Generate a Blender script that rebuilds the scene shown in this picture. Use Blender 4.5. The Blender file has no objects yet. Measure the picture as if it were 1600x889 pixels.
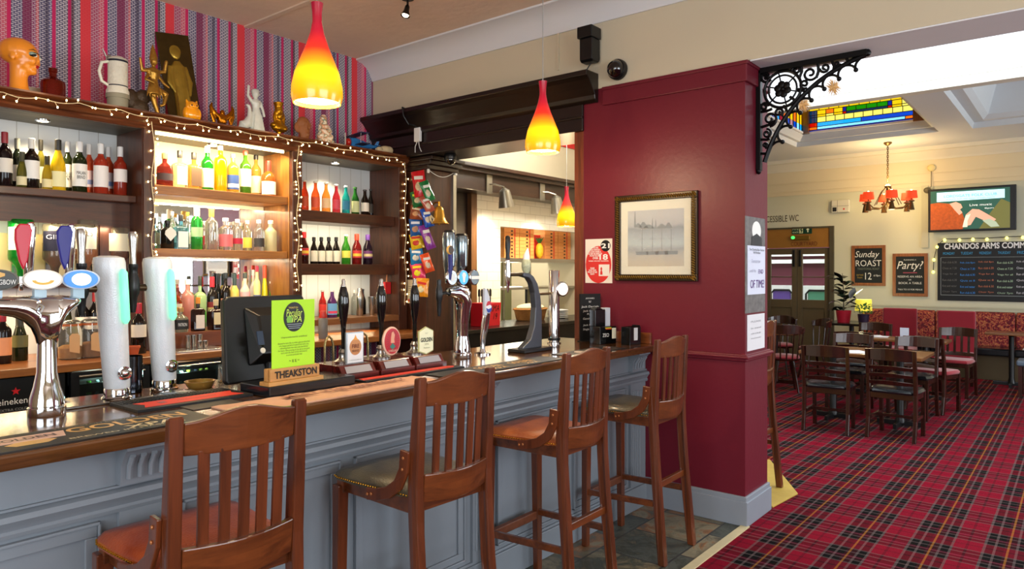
import bpy, math, random
from mathutils import Vector, Matrix
R = random.Random(7)
PI = math.pi
C = bpy.context.scene.collection
scn = bpy.context.scene
# ------------------------------------------------------------------ camera
FX = 1103.0; HZ = 425.0; CH = 1.6
cam = bpy.data.objects.new('camera', bpy.data.cameras.new('camera')); C.objects.link(cam)
cam.location = (0, 0, CH)
cam.rotation_euler = (PI/2, 0, math.atan2(-.7765, .6299))
cam.data.sensor_width = 36; cam.data.lens = FX/1600*36
cam.data.shift_y = -(444.5-HZ)/1600
cam.data.clip_start = .05
scn.camera = cam
# ------------------------------------------------------------------ exposure and world
scn.view_settings.view_transform = 'Standard'; scn.view_settings.look = 'None'
scn.view_settings.gamma = 1; scn.view_settings.use_curve_mapping = False
scn.view_settings.exposure = 0.0
w = bpy.data.worlds.new('world'); scn.world = w; w.use_nodes = True
w.node_tree.nodes['Background'].inputs[0].default_value = (.80, .90, 1, 1)
w.node_tree.nodes['Background'].inputs[1].default_value = 1.6
def area(name, loc, rot, sx, sy, power, col=(1,1,1), spread=180):
    l = bpy.data.lights.new(name, 'AREA'); l.shape = 'RECTANGLE'; l.size = sx; l.size_y = sy
    l.energy = power; l.color = col; l.spread = math.radians(spread)
    o = bpy.data.objects.new(name, l); C.objects.link(o); o.location = loc; o.rotation_euler = rot; return o
def point(name, loc, power, col, rad=.03):
    l = bpy.data.lights.new(name, 'POINT'); l.energy = power; l.color = col; l.shadow_soft_size = rad
    o = bpy.data.objects.new(name, l); C.objects.link(o); o.location = loc; return o
def spot(name, loc, target, power, col, ang=80, rad=.03, blend=.6):
    l = bpy.data.lights.new(name, 'SPOT'); l.energy = power; l.color = col; l.shadow_soft_size = rad
    l.spot_size = math.radians(ang); l.spot_blend = blend
    o = bpy.data.objects.new(name, l); C.objects.link(o); o.location = loc
    o.rotation_euler = (Vector(target)-Vector(loc)).to_track_quat('-Z', 'Y').to_euler(); return o
DAY = (.90, .955, 1.0); WARM = (1, .72, .40); WARM2 = (1, .80, .50)
# daylight through the street windows behind the photographer (windows built below)
area('daylight_street', (.9, -4.42, 1.9), (math.radians(93), 0, 0), 4.6, 2.2, 210, DAY)
area('daylight_side', (-3.42, -.6, 1.95), (math.radians(93), 0, -PI/2), 4.2, 2.0, 150, DAY)
area('daylight_dining', (8.9, -4.42, 1.8), (math.radians(94), 0, 0), 5.0, 2.0, 190, DAY)  # fill lamp added to brighten the dining room, at assumed unseen windows
# daylight down the rooflights of the dining room
area('daylight_rooflight', (6.95, .9, 4.55), (0, 0, 0), 3.0, 4.6, 170, DAY)
# ------------------------------------------------------------------ picture measurements -> places on real planes
def ray(u):
    r = (u-800)/FX
    return .6301*r+.7765, .6299-.7766*r
def onY(u, Y):
    dx, dy = ray(u); t = Y/dy; return dx*t, t
def onX(u, X):
    dx, dy = ray(u); t = X/dx; return dy*t, t
def zof(v, t): return CH+(HZ-v)*t/FX
def onZ(u, v, z):
    dx, dy = ray(u); t = (CH-z)*FX/(v-HZ); return dx*t, dy*t, t
# ------------------------------------------------------------------ materials
def S(h):
    h = h.lstrip('#'); c = [int(h[i:i+2], 16)/255 for i in (0, 2, 4)]
    return tuple([x/12.92 if x <= .04045 else ((x+.055)/1.055)**2.4 for x in c]+[1])
_m = {}
def mat(name, col, rough=.5, metal=0, var=.08, scale=8, bump=0, bscale=40, emit=None, es=0, trans=0, coat=0, spec=.5, alpha=1, sheen=0, ior=1.45):
    if name in _m: return _m[name]
    m = bpy.data.materials.new(name); m.use_nodes = True; nt = m.node_tree; b = nt.nodes['Principled BSDF']
    c = S(col) if isinstance(col, str) else col
    b.inputs['Roughness'].default_value = rough; b.inputs['Metallic'].default_value = metal
    b.inputs['Specular IOR Level'].default_value = spec
    b.inputs['Transmission Weight'].default_value = trans; b.inputs['Coat Weight'].default_value = coat
    b.inputs['Coat Roughness'].default_value = .08
    b.inputs['Alpha'].default_value = alpha; b.inputs['Sheen Weight'].default_value = sheen; b.inputs['IOR'].default_value = ior
    tc = nt.nodes.new('ShaderNodeTexCoord')
    if var:
        n = nt.nodes.new('ShaderNodeTexNoise'); n.inputs['Scale'].default_value = scale; n.inputs['Detail'].default_value = 3
        nt.links.new(tc.outputs['Object'], n.inputs['Vector'])
        mx = nt.nodes.new('ShaderNodeMix'); mx.data_type = 'RGBA'
        mx.inputs[6].default_value = tuple([x*(1-var) for x in c[:3]]+[1]); mx.inputs[7].default_value = tuple([min(1, x*(1+var)) for x in c[:3]]+[1])
        nt.links.new(n.outputs[0], mx.inputs[0]); nt.links.new(mx.outputs[2], b.inputs['Base Color'])
    else: b.inputs['Base Color'].default_value = c
    if bump:
        n2 = nt.nodes.new('ShaderNodeTexNoise'); n2.inputs['Scale'].default_value = bscale; n2.inputs['Detail'].default_value = 4
        nt.links.new(tc.outputs['Object'], n2.inputs['Vector'])
        bp = nt.nodes.new('ShaderNodeBump'); bp.inputs['Strength'].default_value = bump; bp.inputs['Distance'].default_value = .01
        nt.links.new(n2.outputs[0], bp.inputs['Height']); nt.links.new(bp.outputs[0], b.inputs['Normal'])
    if emit is not None:
        b.inputs['Emission Color'].default_value = S(emit) if isinstance(emit, str) else emit
        b.inputs['Emission Strength'].default_value = es
        if es > 0: m.cycles.emission_sampling = 'NONE'
    _m[name] = m; return m
def wood(name, dark, light, axis='X', rough=.35, coat=.2, sc=9, bump=.05):
    if name in _m: return _m[name]
    m = bpy.data.materials.new(name); m.use_nodes = True; nt = m.node_tree; b = nt.nodes['Principled BSDF']
    tc = nt.nodes.new('ShaderNodeTexCoord'); mp = nt.nodes.new('ShaderNodeMapping')
    s = {'X': (.09, 1, 1), 'Y': (1, .09, 1), 'Z': (1, 1, .09)}[axis]
    mp.inputs['Scale'].default_value = tuple(v*sc for v in s)
    nt.links.new(tc.outputs['Object'], mp.inputs[0])
    n = nt.nodes.new('ShaderNodeTexNoise'); n.inputs['Scale'].default_value = 3; n.inputs['Detail'].default_value = 8; n.inputs['Roughness'].default_value = .65
    n.inputs['Distortion'].default_value = .6
    nt.links.new(mp.outputs[0], n.inputs['Vector'])
    r = nt.nodes.new('ShaderNodeValToRGB'); r.color_ramp.elements[0].position = .3; r.color_ramp.elements[0].color = S(dark)
    r.color_ramp.elements[1].position = .7; r.color_ramp.elements[1].color = S(light)
    nt.links.new(n.outputs[0], r.inputs[0]); nt.links.new(r.outputs[0], b.inputs['Base Color'])
    b.inputs['Roughness'].default_value = rough; b.inputs['Coat Weight'].default_value = coat; b.inputs['Coat Roughness'].default_value = .12
    bp = nt.nodes.new('ShaderNodeBump'); bp.inputs['Strength'].default_value = bump; bp.inputs['Distance'].default_value = .01
    nt.links.new(n.outputs[0], bp.inputs['Height']); nt.links.new(bp.outputs[0], b.inputs['Normal'])
    _m[name] = m; return m
def M_(nt, op, a=None, b=None):
    n = nt.nodes.new('ShaderNodeMath'); n.operation = op
    for i, v in enumerate((a, b)):
        if v is None: continue
        if isinstance(v, (int, float)): n.inputs[i].default_value = v
        else: nt.links.new(v, n.inputs[i])
    return n.outputs[0]
def ramp(nt, src, stops, interp='CONSTANT'):
    r = nt.nodes.new('ShaderNodeValToRGB'); cr = r.color_ramp; cr.interpolation = interp
    cr.elements[0].position = stops[0][0]; cr.elements[0].color = S(stops[0][1])
    cr.elements[1].position = stops[1][0]; cr.elements[1].color = S(stops[1][1])
    for p, c in stops[2:]:
        e = cr.elements.new(p); e.color = S(c)
    nt.links.new(src, r.inputs[0]); return r.outputs[0]
def glassc(name, col, rough=.03, body=.35, alpha=None):
    """coloured bottle glass with its liquid"""
    if name in _m: return _m[name]
    m = bpy.data.materials.new(name); m.use_nodes = True; nt = m.node_tree; b = nt.nodes['Principled BSDF']
    b.inputs['Base Color'].default_value = S(col); b.inputs['Roughness'].default_value = rough
    b.inputs['Transmission Weight'].default_value = 1-body; b.inputs['IOR'].default_value = 1.2
    b.inputs['Coat Weight'].default_value = .4; b.inputs['Coat Roughness'].default_value = .05
    _m[name] = m; return m
def tintpane(name, col):
    if name in _m: return _m[name]
    m = bpy.data.materials.new(name); m.use_nodes = True; nt = m.node_tree
    t = nt.nodes.new('ShaderNodeBsdfTransparent'); t.inputs[0].default_value = S(col)
    g = nt.nodes.new('ShaderNodeBsdfGlossy'); g.inputs['Roughness'].default_value = .05
    x = nt.nodes.new('ShaderNodeMixShader'); x.inputs[0].default_value = .06
    nt.links.new(t.outputs[0], x.inputs[1]); nt.links.new(g.outputs[0], x.inputs[2])
    nt.links.new(x.outputs[0], nt.nodes['Material Output'].inputs[0]); _m[name] = m; return m
# ------------------------------------------------------------------ mesh builder
class MB:
    def __init__(s): s.v = []; s.f = []
    def add(s, vs, fs, M=None):
        o = len(s.v)
        s.v += [tuple(M @ Vector(p)) if M else tuple(p) for p in vs]
        s.f += [tuple(i+o for i in f) for f in fs]; return s
    def box(s, x0, x1, y0, y1, z0, z1, M=None):
        return s.add([(x0,y0,z0),(x1,y0,z0),(x1,y1,z0),(x0,y1,z0),(x0,y0,z1),(x1,y0,z1),(x1,y1,z1),(x0,y1,z1)],
              [(3,2,1,0),(4,5,6,7),(0,1,5,4),(1,2,6,5),(2,3,7,6),(3,0,4,7)], M)
    def lathe(s, prof, o=(0,0,0), seg=20, M=None):
        vs = []; fs = []; n = len(prof)
        for (r, z) in prof:
            for k in range(seg):
                a = 2*PI*k/seg; vs.append((o[0]+r*math.cos(a), o[1]+r*math.sin(a), o[2]+z))
        for i in range(n-1):
            for k in range(seg):
                a = i*seg+k; b = i*seg+(k+1) % seg
                fs.append((a, b, b+seg, a+seg))
        shut = prof[0] == prof[-1]
        if prof[0][0] > 1e-4 and not shut: fs.append(tuple(range(seg))[::-1])
        if prof[-1][0] > 1e-4 and not shut: fs.append(tuple((n-1)*seg+k for k in range(seg)))
        return s.add(vs, fs, M)
    def tube(s, pts, r, seg=8, closed=False, M=None, flat=None):
        P = [Vector(p) for p in pts]; n = len(P); vs = []; fs = []
        rs = r if isinstance(r, (list, tuple)) else [r]*n
        up = Vector((0, 0, 1)); prev = None
        for i in range(n):
            if closed: d = P[(i+1) % n]-P[i-1]
            else: d = P[min(i+1, n-1)]-P[max(i-1, 0)]
            if d.length < 1e-9: d = Vector((0, 0, 1))
            d.normalize()
            if prev is None:
                a = d.cross(up)
                if a.length < .1: a = d.cross(Vector((1, 0, 0)))
            else:
                a = prev-d*prev.dot(d)
                if a.length < 1e-6: a = d.cross(up)
            a.normalize(); prev = a; b = d.cross(a)
            for k in range(seg):
                q = 2*PI*k/seg; vs.append(P[i]+(a*math.cos(q)+b*math.sin(q))*rs[i])
        for i in range(n if closed else n-1):
            for k in range(seg):
                A = i*seg+k; B = i*seg+(k+1) % seg; D = ((i+1) % n)*seg
                fs.append((A, B, D+(k+1) % seg, D+k))
        if not closed:
            fs.append(tuple(range(seg))[::-1]); fs.append(tuple((n-1)*seg+k for k in range(seg)))
        return s.add(vs, fs, M)
    def prism(s, pts, plane, a, b, M=None):
        n = len(pts)
        g = {'XZ': lambda p, t: (p[0], t, p[1]), 'YZ': lambda p, t: (t, p[0], p[1]), 'XY': lambda p, t: (p[0], p[1], t)}[plane]
        vs = [g(p, a) for p in pts]+[g(p, b) for p in pts]
        fs = [tuple(range(n))[::-1], tuple(range(n, 2*n))]+[(i, (i+1) % n, n+(i+1) % n, n+i) for i in range(n)]
        return s.add(vs, fs, M)
    def ell(s, c, r, seg=14, rings=9, M=None):
        if isinstance(r, (int, float)): r = (r, r, r)
        vs = [(c[0], c[1], c[2]-r[2])]; fs = []
        for i in range(1, rings):
            t = -PI/2+PI*i/rings
            for k in range(seg):
                a = 2*PI*k/seg
                vs.append((c[0]+r[0]*math.cos(t)*math.cos(a), c[1]+r[1]*math.cos(t)*math.sin(a), c[2]+r[2]*math.sin(t)))
        vs.append((c[0], c[1], c[2]+r[2])); L = len(vs)-1
        for k in range(seg): fs.append((0, 1+(k+1) % seg, 1+k))
        for i in range(rings-2):
            for k in range(seg):
                a = 1+i*seg+k; b = 1+i*seg+(k+1) % seg; fs.append((a, b, b+seg, a+seg))
        o = 1+(rings-2)*seg
        for k in range(seg): fs.append((o+k, o+(k+1) % seg, L))
        return s.add(vs, fs, M)
    def limb(s, p, q, r1, r2=None, seg=10):
        r2 = r1 if r2 is None else r2
        s.tube([p, q], [r1, r2], seg); s.ell(p, r1, 10, 6); s.ell(q, r2, 10, 6); return s
    def bar(s, p, q, w, d, up=(0, 0, 1)):
        """square bar from p to q, w across, d deep"""
        p = Vector(p); q = Vector(q); z = (q-p); L = z.length; z.normalize()
        x = Vector(up).cross(z)
        if x.length < .01: x = Vector((1, 0, 0))
        x.normalize(); y = z.cross(x)
        M = Matrix((x, y, z)).transposed().to_4x4(); M.translation = p
        return s.box(-w/2, w/2, -d/2, d/2, 0, L, M)
    def build(s, name, m, parent=None, smooth=False, bevel=0, off=None, M=None):
        if off is not None: s.v = [(p[0]-off[0], p[1]-off[1], p[2]-off[2]) for p in s.v]
        me = bpy.data.meshes.new(name); me.from_pydata(s.v, [], s.f); me.update(); me.validate()
        if m: me.materials.append(m)
        if smooth:
            for p in me.polygons: p.use_smooth = True
            me.set_sharp_from_angle(angle=math.radians(38))
        o = bpy.data.objects.new(name, me); C.objects.link(o)
        if parent: o.parent = parent
        if bevel:
            b = o.modifiers.new('bevel', 'BEVEL'); b.width = bevel; b.segments = 2; b.limit_method = 'ANGLE'; b.angle_limit = math.radians(40)
            b.harden_normals = False
        return o
def setp(o, label, cat, group=None, kind=None):
    if label: o['label'] = label
    if cat: o['category'] = cat
    if group: o['group'] = group
    if kind: o['kind'] = kind
    return o
def thing(name, label, cat, loc=(0, 0, 0), rz=0, group=None):
    o = bpy.data.objects.new(name, None); C.objects.link(o); o.location = loc; o.rotation_euler = (0, 0, rz)
    o.empty_display_size = .05
    return setp(o, label, cat, group)
def struct(name, mb, m, label=None, **k):
    o = mb.build(name, m, **k); o['kind'] = 'structure'
    if label: o['label'] = label
    return o
def single(name, mb, m, label, cat, loc, group=None, **k):
    o = mb.build(name, m, off=loc, **k); o.location = loc; return setp(o, label, cat, group)
def organic(name, mb, m, parent, voxel, smooth=4, off=None):
    o = mb.build(name, None, off=off)
    r = o.modifiers.new('r', 'REMESH'); r.mode = 'VOXEL'; r.voxel_size = voxel
    sm = o.modifiers.new('s', 'SMOOTH'); sm.iterations = smooth; sm.factor = .5
    dg = bpy.context.evaluated_depsgraph_get(); me = bpy.data.meshes.new_from_object(o.evaluated_get(dg))
    o.modifiers.clear(); old = o.data; o.data = me; me.name = name; bpy.data.meshes.remove(old)
    me.materials.clear(); me.materials.append(m)
    for p in me.polygons: p.use_smooth = True
    if parent: o.parent = parent
    return o
AX = {'-X': (Vector((0,-1,0)), Vector((0,0,1))), '-Y': (Vector((1,0,0)), Vector((0,0,1))), 'Z': (Vector((1,0,0)), Vector((0,1,0)))}
def text(body, c, w, h, m, face='-X', parent=None, off=(0,0,0), depth=.001, name='lettering', axes=None, shear=0, align='CENTER', space=1.0, bold=0):
    """lettering centred on c, fitted in w x h (w None: keep proportion)"""
    cu = bpy.data.curves.new('t', 'FONT'); cu.body = body; cu.align_x = align; cu.shear = shear; cu.space_character = space; cu.resolution_u = 3; cu.space_line = .9; cu.offset = bold
    ob = bpy.data.objects.new('t', cu); C.objects.link(ob)
    dg = bpy.context.evaluated_depsgraph_get(); me = bpy.data.meshes.new_from_object(ob.evaluated_get(dg))
    bpy.data.objects.remove(ob); bpy.data.curves.remove(cu)
    xs = [v.co.x for v in me.vertices]; ys = [v.co.y for v in me.vertices]
    W = max(xs)-min(xs); H = max(ys)-min(ys); mx = (max(xs)+min(xs))/2; my = (max(ys)+min(ys))/2
    sy = h/H; sx = (w/W) if w else sy
    X, Y = axes if axes else AX[face]; N = X.cross(Y)
    c = Vector(c)-Vector(off)
    for v in me.vertices: v.co = c+X*((v.co.x-mx)*sx)+Y*((v.co.y-my)*sy)+N*depth
    me.name = name; me.materials.clear(); me.materials.append(m)
    o = bpy.data.objects.new(name, me); C.objects.link(o)
    if parent: o.parent = parent
    return o
def arc(cx, cy, r, a0, a1, n=10):
    return [(cx+r*math.cos(math.radians(a0+(a1-a0)*i/n)), cy+r*math.sin(math.radians(a0+(a1-a0)*i/n))) for i in range(n+1)]
# palette
white = mat('white_print', '#f2f0ea', .6, var=.02); black = mat('black_print', '#0c0c0d', .5, var=.05)
chrome = mat('chrome', '#d8dadd', .06, 1, var=.02); steel = mat('steel', '#b9b8b4', .25, 1, var=.06)
brass = mat('brass', '#c08a2c', .22, 1, var=.15); bplastic = mat('black_plastic', '#0d0e10', .35, var=.1)
grey_paint = mat('grey_bar_paint', '#7c848d', .42, var=.09, scale=3, bump=.08, bscale=25)
cream_wall = mat('cream_wall_paint', '#c9bda3', .75, var=.04, scale=1.5, bump=.03, bscale=60)
white_paint = mat('white_ceiling_paint', '#d9dadc', .7, var=.02, scale=2)
tan_ceiling = mat('tan_ceiling_paper', '#e6d0ba', .8, var=.06, scale=6, bump=.5, bscale=14)
red_wall = mat('crimson_wall_paint', '#681224', .42, var=.10, scale=1.8, bump=.10, bscale=30)
dwood = wood('dark_mahogany', '#0b0504', '#1a0d08', 'Y', .33, .15)
dwoodx = wood('dark_mahogany_board', '#120805', '#2a140b', 'X', .33, .15)
bwood = wood('back_bar_oak', '#2e150a', '#5c3018', 'X', .38, .15)
bwoodz = wood('back_bar_oak_upright', '#2e150a', '#5a2e17', 'Z', .38, .15)
lwood = wood('lit_shelf_pine', '#8a5224', '#b87a3a', 'X', .4, .1)  # middle bay shelves: golden glow of the strip light put into the wood colour
topwood = wood('bar_top_oak', '#2b170b', '#724722', 'X', .12, .55, 6, .02)
stoolw = wood('stool_beech', '#3e1c0b', '#703619', 'Z', .28, .4, 7)
stoolx = wood('stool_beech_rail', '#3e1c0b', '#7a3f1c', 'X', .28, .4, 7)
chairw = wood('dining_chair_wood', '#1e0a06', '#3c180d', 'Z', .25, .4, 7)
pinew = wood('pine_post', '#4a1e10', '#8a4222', 'Z', .4, .1)
tablew = wood('table_wood', '#5a3317', '#8c5a2c', 'Y', .3, .3)
gold = mat('aged_gold', '#a97f2e', .35, .8, var=.3, scale=30)
paper = mat('white_paper', '#ebe9ee', .7, var=.03)
# ================================================================== THE ROOM
RX = 4.376; RX2 = 4.776; BW = 5.25; FARX = 13.2; CZ = 3.58
YMIN = -4.5; XMIN = -3.5
# slate floor by the bar
def slate():
    m = bpy.data.materials.new('slate_tiles'); m.use_nodes = True; nt = m.node_tree; b = nt.nodes['Principled BSDF']
    tc = nt.nodes.new('ShaderNodeTexCoord'); br = nt.nodes.new('ShaderNodeTexBrick'); br.offset = .5
    mp = nt.nodes.new('ShaderNodeMapping'); mp.inputs['Location'].default_value = (.1, .22, 0); nt.links.new(tc.outputs['Object'], mp.inputs[0])
    nt.links.new(mp.outputs[0], br.inputs['Vector'])
    br.inputs['Scale'].default_value = 1; br.inputs['Brick Width'].default_value = .40; br.inputs['Row Height'].default_value = .40
    br.inputs['Mortar Size'].default_value = .006; br.inputs['Color1'].default_value = (0, 0, 0, 1); br.inputs['Color2'].default_value = (1, 1, 1, 1)
    br.inputs['Mortar'].default_value = (.5, .5, .5, 1)
    n = nt.nodes.new('ShaderNodeTexNoise'); n.inputs['Scale'].default_value = 6; n.inputs['Detail'].default_value = 12; n.inputs['Roughness'].default_value = .68; n.inputs['Distortion'].default_value = .8; nt.links.new(tc.outputs['Object'], n.inputs['Vector'])
    f = M_(nt, 'ADD', M_(nt, 'MULTIPLY', br.outputs['Color'], .55), M_(nt, 'MULTIPLY', M_(nt, 'SUBTRACT', n.outputs[0], .22), .95))
    col = ramp(nt, f, [(0, '#232824'), (.25, '#3c423c'), (.38, '#565a50'), (.48, '#3e4238'), (.56, '#6e6650'), (.66, '#8a8268'), (.74, '#8a5c34'), (.82, '#5c5a4c'), (.95, '#7c745c')], 'LINEAR')
    mx = nt.nodes.new('ShaderNodeMix'); mx.data_type = 'RGBA'; nt.links.new(br.outputs['Fac'], mx.inputs[0]); nt.links.new(col, mx.inputs[6]); mx.inputs[7].default_value = S('#3a3a38')
    nt.links.new(mx.outputs[2], b.inputs['Base Color']); b.inputs['Roughness'].default_value = .38
    bp = nt.nodes.new('ShaderNodeBump'); bp.inputs['Strength'].default_value = .35; bp.inputs['Distance'].default_value = .01; nt.links.new(n.outputs[0], bp.inputs['Height']); nt.links.new(bp.outputs[0], b.inputs['Normal'])
    return m
def tartan():
    m = bpy.data.materials.new('tartan_carpet'); m.use_nodes = True; nt = m.node_tree; b = nt.nodes['Principled BSDF']
    tc = nt.nodes.new('ShaderNodeTexCoord'); sp = nt.nodes.new('ShaderNodeSeparateXYZ'); nt.links.new(tc.outputs['Object'], sp.inputs[0])
    P = .352
    fy = M_(nt, 'FRACT', M_(nt, 'ADD', M_(nt, 'DIVIDE', sp.outputs[1], P), 50-1.04/P)); fx = M_(nt, 'FRACT', M_(nt, 'ADD', M_(nt, 'DIVIDE', sp.outputs[0], .40), 50.3))
    cr = '#a0082c'; mr = '#4c0a1a'; bk = '#080506'; gy = '#7c6a68'; ye = '#c88230'
    st = [(0, ye), (.03, mr), (.07, bk), (.17, gy), (.205, bk), (.31, gy), (.35, cr), (.54, '#700a22'), (.58, cr), (.74, gy), (.775, bk), (.88, gy), (.915, mr)]
    sx = [(0, '#b5506a'), (.025, mr), (.07, bk), (.17, gy), (.205, bk), (.31, gy), (.35, cr), (.54, '#700a22'), (.58, cr), (.74, gy), (.775, bk), (.88, gy), (.915, mr)]
    a = ramp(nt, fy, st); c = ramp(nt, fx, sx)
    mx = nt.nodes.new('ShaderNodeMix'); mx.data_type = 'RGBA'; mx.inputs[0].default_value = .46; nt.links.new(a, mx.inputs[6]); nt.links.new(c, mx.inputs[7])
    n = nt.nodes.new('ShaderNodeTexNoise'); n.inputs['Scale'].default_value = 160; nt.links.new(tc.outputs['Object'], n.inputs['Vector'])
    hs = nt.nodes.new('ShaderNodeHueSaturation'); hs.inputs['Saturation'].default_value = 1.0; nt.links.new(mx.outputs[2], hs.inputs['Color'])
    nt.links.new(M_(nt, 'ADD', M_(nt, 'MULTIPLY', n.outputs[0], .5), .30), hs.inputs['Value'])
    nt.links.new(hs.outputs[0], b.inputs['Base Color']); b.inputs['Roughness'].default_value = .95; b.inputs['Specular IOR Level'].default_value = .1
    bp = nt.nodes.new('ShaderNodeBump'); bp.inputs['Strength'].default_value = .3; bp.inputs['Distance'].default_value = .004; nt.links.new(n.outputs[0], bp.inputs['Height']); nt.links.new(bp.outputs[0], b.inputs['Normal'])
    return m
struct('floor', MB().box(XMIN, RX, 1.68, 5.3, -.1, 0), slate())
struct('floor', MB().box(XMIN, RX, YMIN, 1.63, -.1, 0).box(RX, FARX, YMIN, 8.2, -.1, 0), tartan())
struct('trim_1', MB().box(XMIN, RX-.002, 1.63, 1.68, -.1, .008), mat('threshold_strip', '#d8c89c', .35, .1, var=.1, scale=20), 'pale threshold strip between slate and carpet')
# striped woven wallpaper
def wallpaper():
    m = bpy.data.materials.new('striped_wallpaper'); m.use_nodes = True; nt = m.node_tree; b = nt.nodes['Principled BSDF']
    tc = nt.nodes.new('ShaderNodeTexCoord'); sp = nt.nodes.new('ShaderNodeSeparateXYZ'); nt.links.new(tc.outputs['Object'], sp.inputs[0])
    P = .566
    f = M_(nt, 'FRACT', M_(nt, 'ADD', M_(nt, 'DIVIDE', sp.outputs[0], P), 20-1.86/P))
    col = ramp(nt, f, [(0, '#d8323c'), (.11, '#a03058'), (.20, '#c24a60'), (.26, '#c8205a'), (.30, '#4a4668'), (.38, '#4c4a6e'), (.41, '#7a1c4c'), (.50, '#84305e'), (.54, '#c05058'), (.57, '#3c3860'), (.63, '#32284a'), (.67, '#50507a'), (.70, '#c01c5c'), (.74, '#4c4a66'), (.82, '#5a5466'), (.865, '#b81858'), (.90, '#4a2838'), (.93, '#5c6070')])
    wv = ramp(nt, f, [(0, '#303030'), (.11, '#b8b8b8'), (.26, '#000000'), (.30, '#e0e0e0'), (.41, '#606060'), (.50, '#c8c8c8'), (.57, '#e0e0e0'), (.63, '#909090'), (.67, '#e0e0e0'), (.70, '#101010'), (.74, '#f0f0f0'), (.865, '#000000'), (.90, '#808080'), (.93, '#f0f0f0')])
    zr = M_(nt, 'FRACT', M_(nt, 'DIVIDE', sp.outputs[2], .0125)); row = M_(nt, 'MODULO', M_(nt, 'FLOOR', M_(nt, 'DIVIDE', sp.outputs[2], .0125)), 2)
    dash = M_(nt, 'LESS_THAN', zr, .52)
    xr = M_(nt, 'FRACT', M_(nt, 'ADD', M_(nt, 'DIVIDE', sp.outputs[0], .03), M_(nt, 'MULTIPLY', row, .5)))
    k = M_(nt, 'MULTIPLY', M_(nt, 'MULTIPLY', dash, M_(nt, 'LESS_THAN', xr, .78)), M_(nt, 'MULTIPLY', wv, 1.0))
    mx = nt.nodes.new('ShaderNodeMix'); mx.data_type = 'RGBA'; nt.links.new(k, mx.inputs[0]); nt.links.new(col, mx.inputs[6]); mx.inputs[7].default_value = S('#ddd4d8')
    nt.links.new(mx.outputs[2], b.inputs['Base Color']); b.inputs['Roughness'].default_value = .8
    return m
struct('wall_back', MB().box(XMIN, RX2, BW, BW+.1, 0, CZ+.1), wallpaper(), 'wall behind the bar papered in woven red, purple and grey stripes')
# front room ceiling, cove
struct('trim_17', MB().box(3.05, 3.09, YMIN, BW, CZ-.012, CZ), mat('ceiling_seam', '#dcc8b4', .8), 'narrow seam batten across the tan ceiling')
struct('ceiling', MB().box(XMIN, RX+.1, YMIN, BW, CZ, CZ+.1), tan_ceiling)
cove = [(RX, 3.405), (RX-.012, 3.405), (RX-.02, 3.43), (RX-.06, 3.50), (RX-.12, 3.545), (RX-.185, 3.562), (RX-.2, 3.565), (RX-.2, CZ), (RX, CZ)]
cv = MB().prism(cove, 'XZ', YMIN, BW)
struct('trim_2', cv, white_paint, 'white plaster cove between the ceiling and the cream wall', smooth=True)
# dividing wall: red pier, opening to the kitchen, opening to the dining room
P0, P1 = 1.66, 2.87
struct('wall_pier', MB().box(RX, RX2, P0, P1, 0, 2.93), red_wall, 'crimson painted pier at the end of the bar')
up = MB().box(RX, RX2, YMIN, P0, 2.93, CZ+.1).box(RX, RX2, P0, P1, 2.93, CZ+.1).box(RX, RX2, P1, BW, 3.0, CZ+.1)
struct('wall_right', up, cream_wall, 'cream wall above the pier, beam and openings')
struct('wall_street_pier', MB().box(RX, RX2, YMIN, -2.2, 0, 2.93), red_wall)
struct('trim_18', MB().box(RX+.004, RX2-.004, YMIN, P0-.03, 2.922, 2.931), mat('soffit_paint', '#e2e4e8', .7, var=.02), 'pale grey soffit under the cream beam')
# moulding at the top of the pier
mt = MB().box(RX-.018, RX2+.018, P0-.018, 2.70, 2.80, 2.93).box(RX-.026, RX2+.026, P0-.026, 2.70, 2.905, 2.93)
struct('trim_3', mt, red_wall, 'crimson moulding round the top of the pier', bevel=.006)
# dado rail
dr = MB().box(RX-.02, RX2+.02, P0-.02, 2.30, 1.035, 1.082).box(RX-.034, RX2+.034, P0-.034, 2.30, 1.052, 1.072)
struct('trim_4', dr, red_wall, 'crimson dado rail round the pier', bevel=.008)
# skirting
sk_m = mat('grey_skirting_paint', '#8a919b', .45, var=.06, scale=5)
sk = MB().box(RX-.022, RX2+.022, P0-.022, 2.36, 0, .155).box(RX-.014, RX2+.014, P0-.014, 2.36, .15, .185)
struct('baseboard_pier', sk, sk_m, bevel=.005)
# pine post at the end of the pier and dark lining of the opening
struct('trim_5', MB().box(RX+.005, RX2, P1, P1+.085, 1.0, 2.64), pinew, 'reddish pine post beside the crimson pier', bevel=.004)
# big dark beam with crown moulding
bm = MB().box(RX-.02, RX2, P1-.005, BW-.001, 2.64, 3.0)
pts = [(RX-.02, 2.83), (RX-.045, 2.85), (RX-.05, 2.88), (RX-.085, 2.93), (RX-.125, 2.98), (RX-.15, 3.0), (RX-.16, 3.0), (RX-.16, 3.04), (RX, 3.04), (RX, 2.83)]
bm.prism(pts, 'XZ', P1-.13, BW-.002)
bm.box(RX-.03, RX, P1-.005, BW-.002, 2.73, 2.75)
beam = single('beam', bm, dwood, 'dark carved timber beam with crown moulding across the kitchen opening', 'beam', (RX, 4.0, 2.64), bevel=.006)
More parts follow.
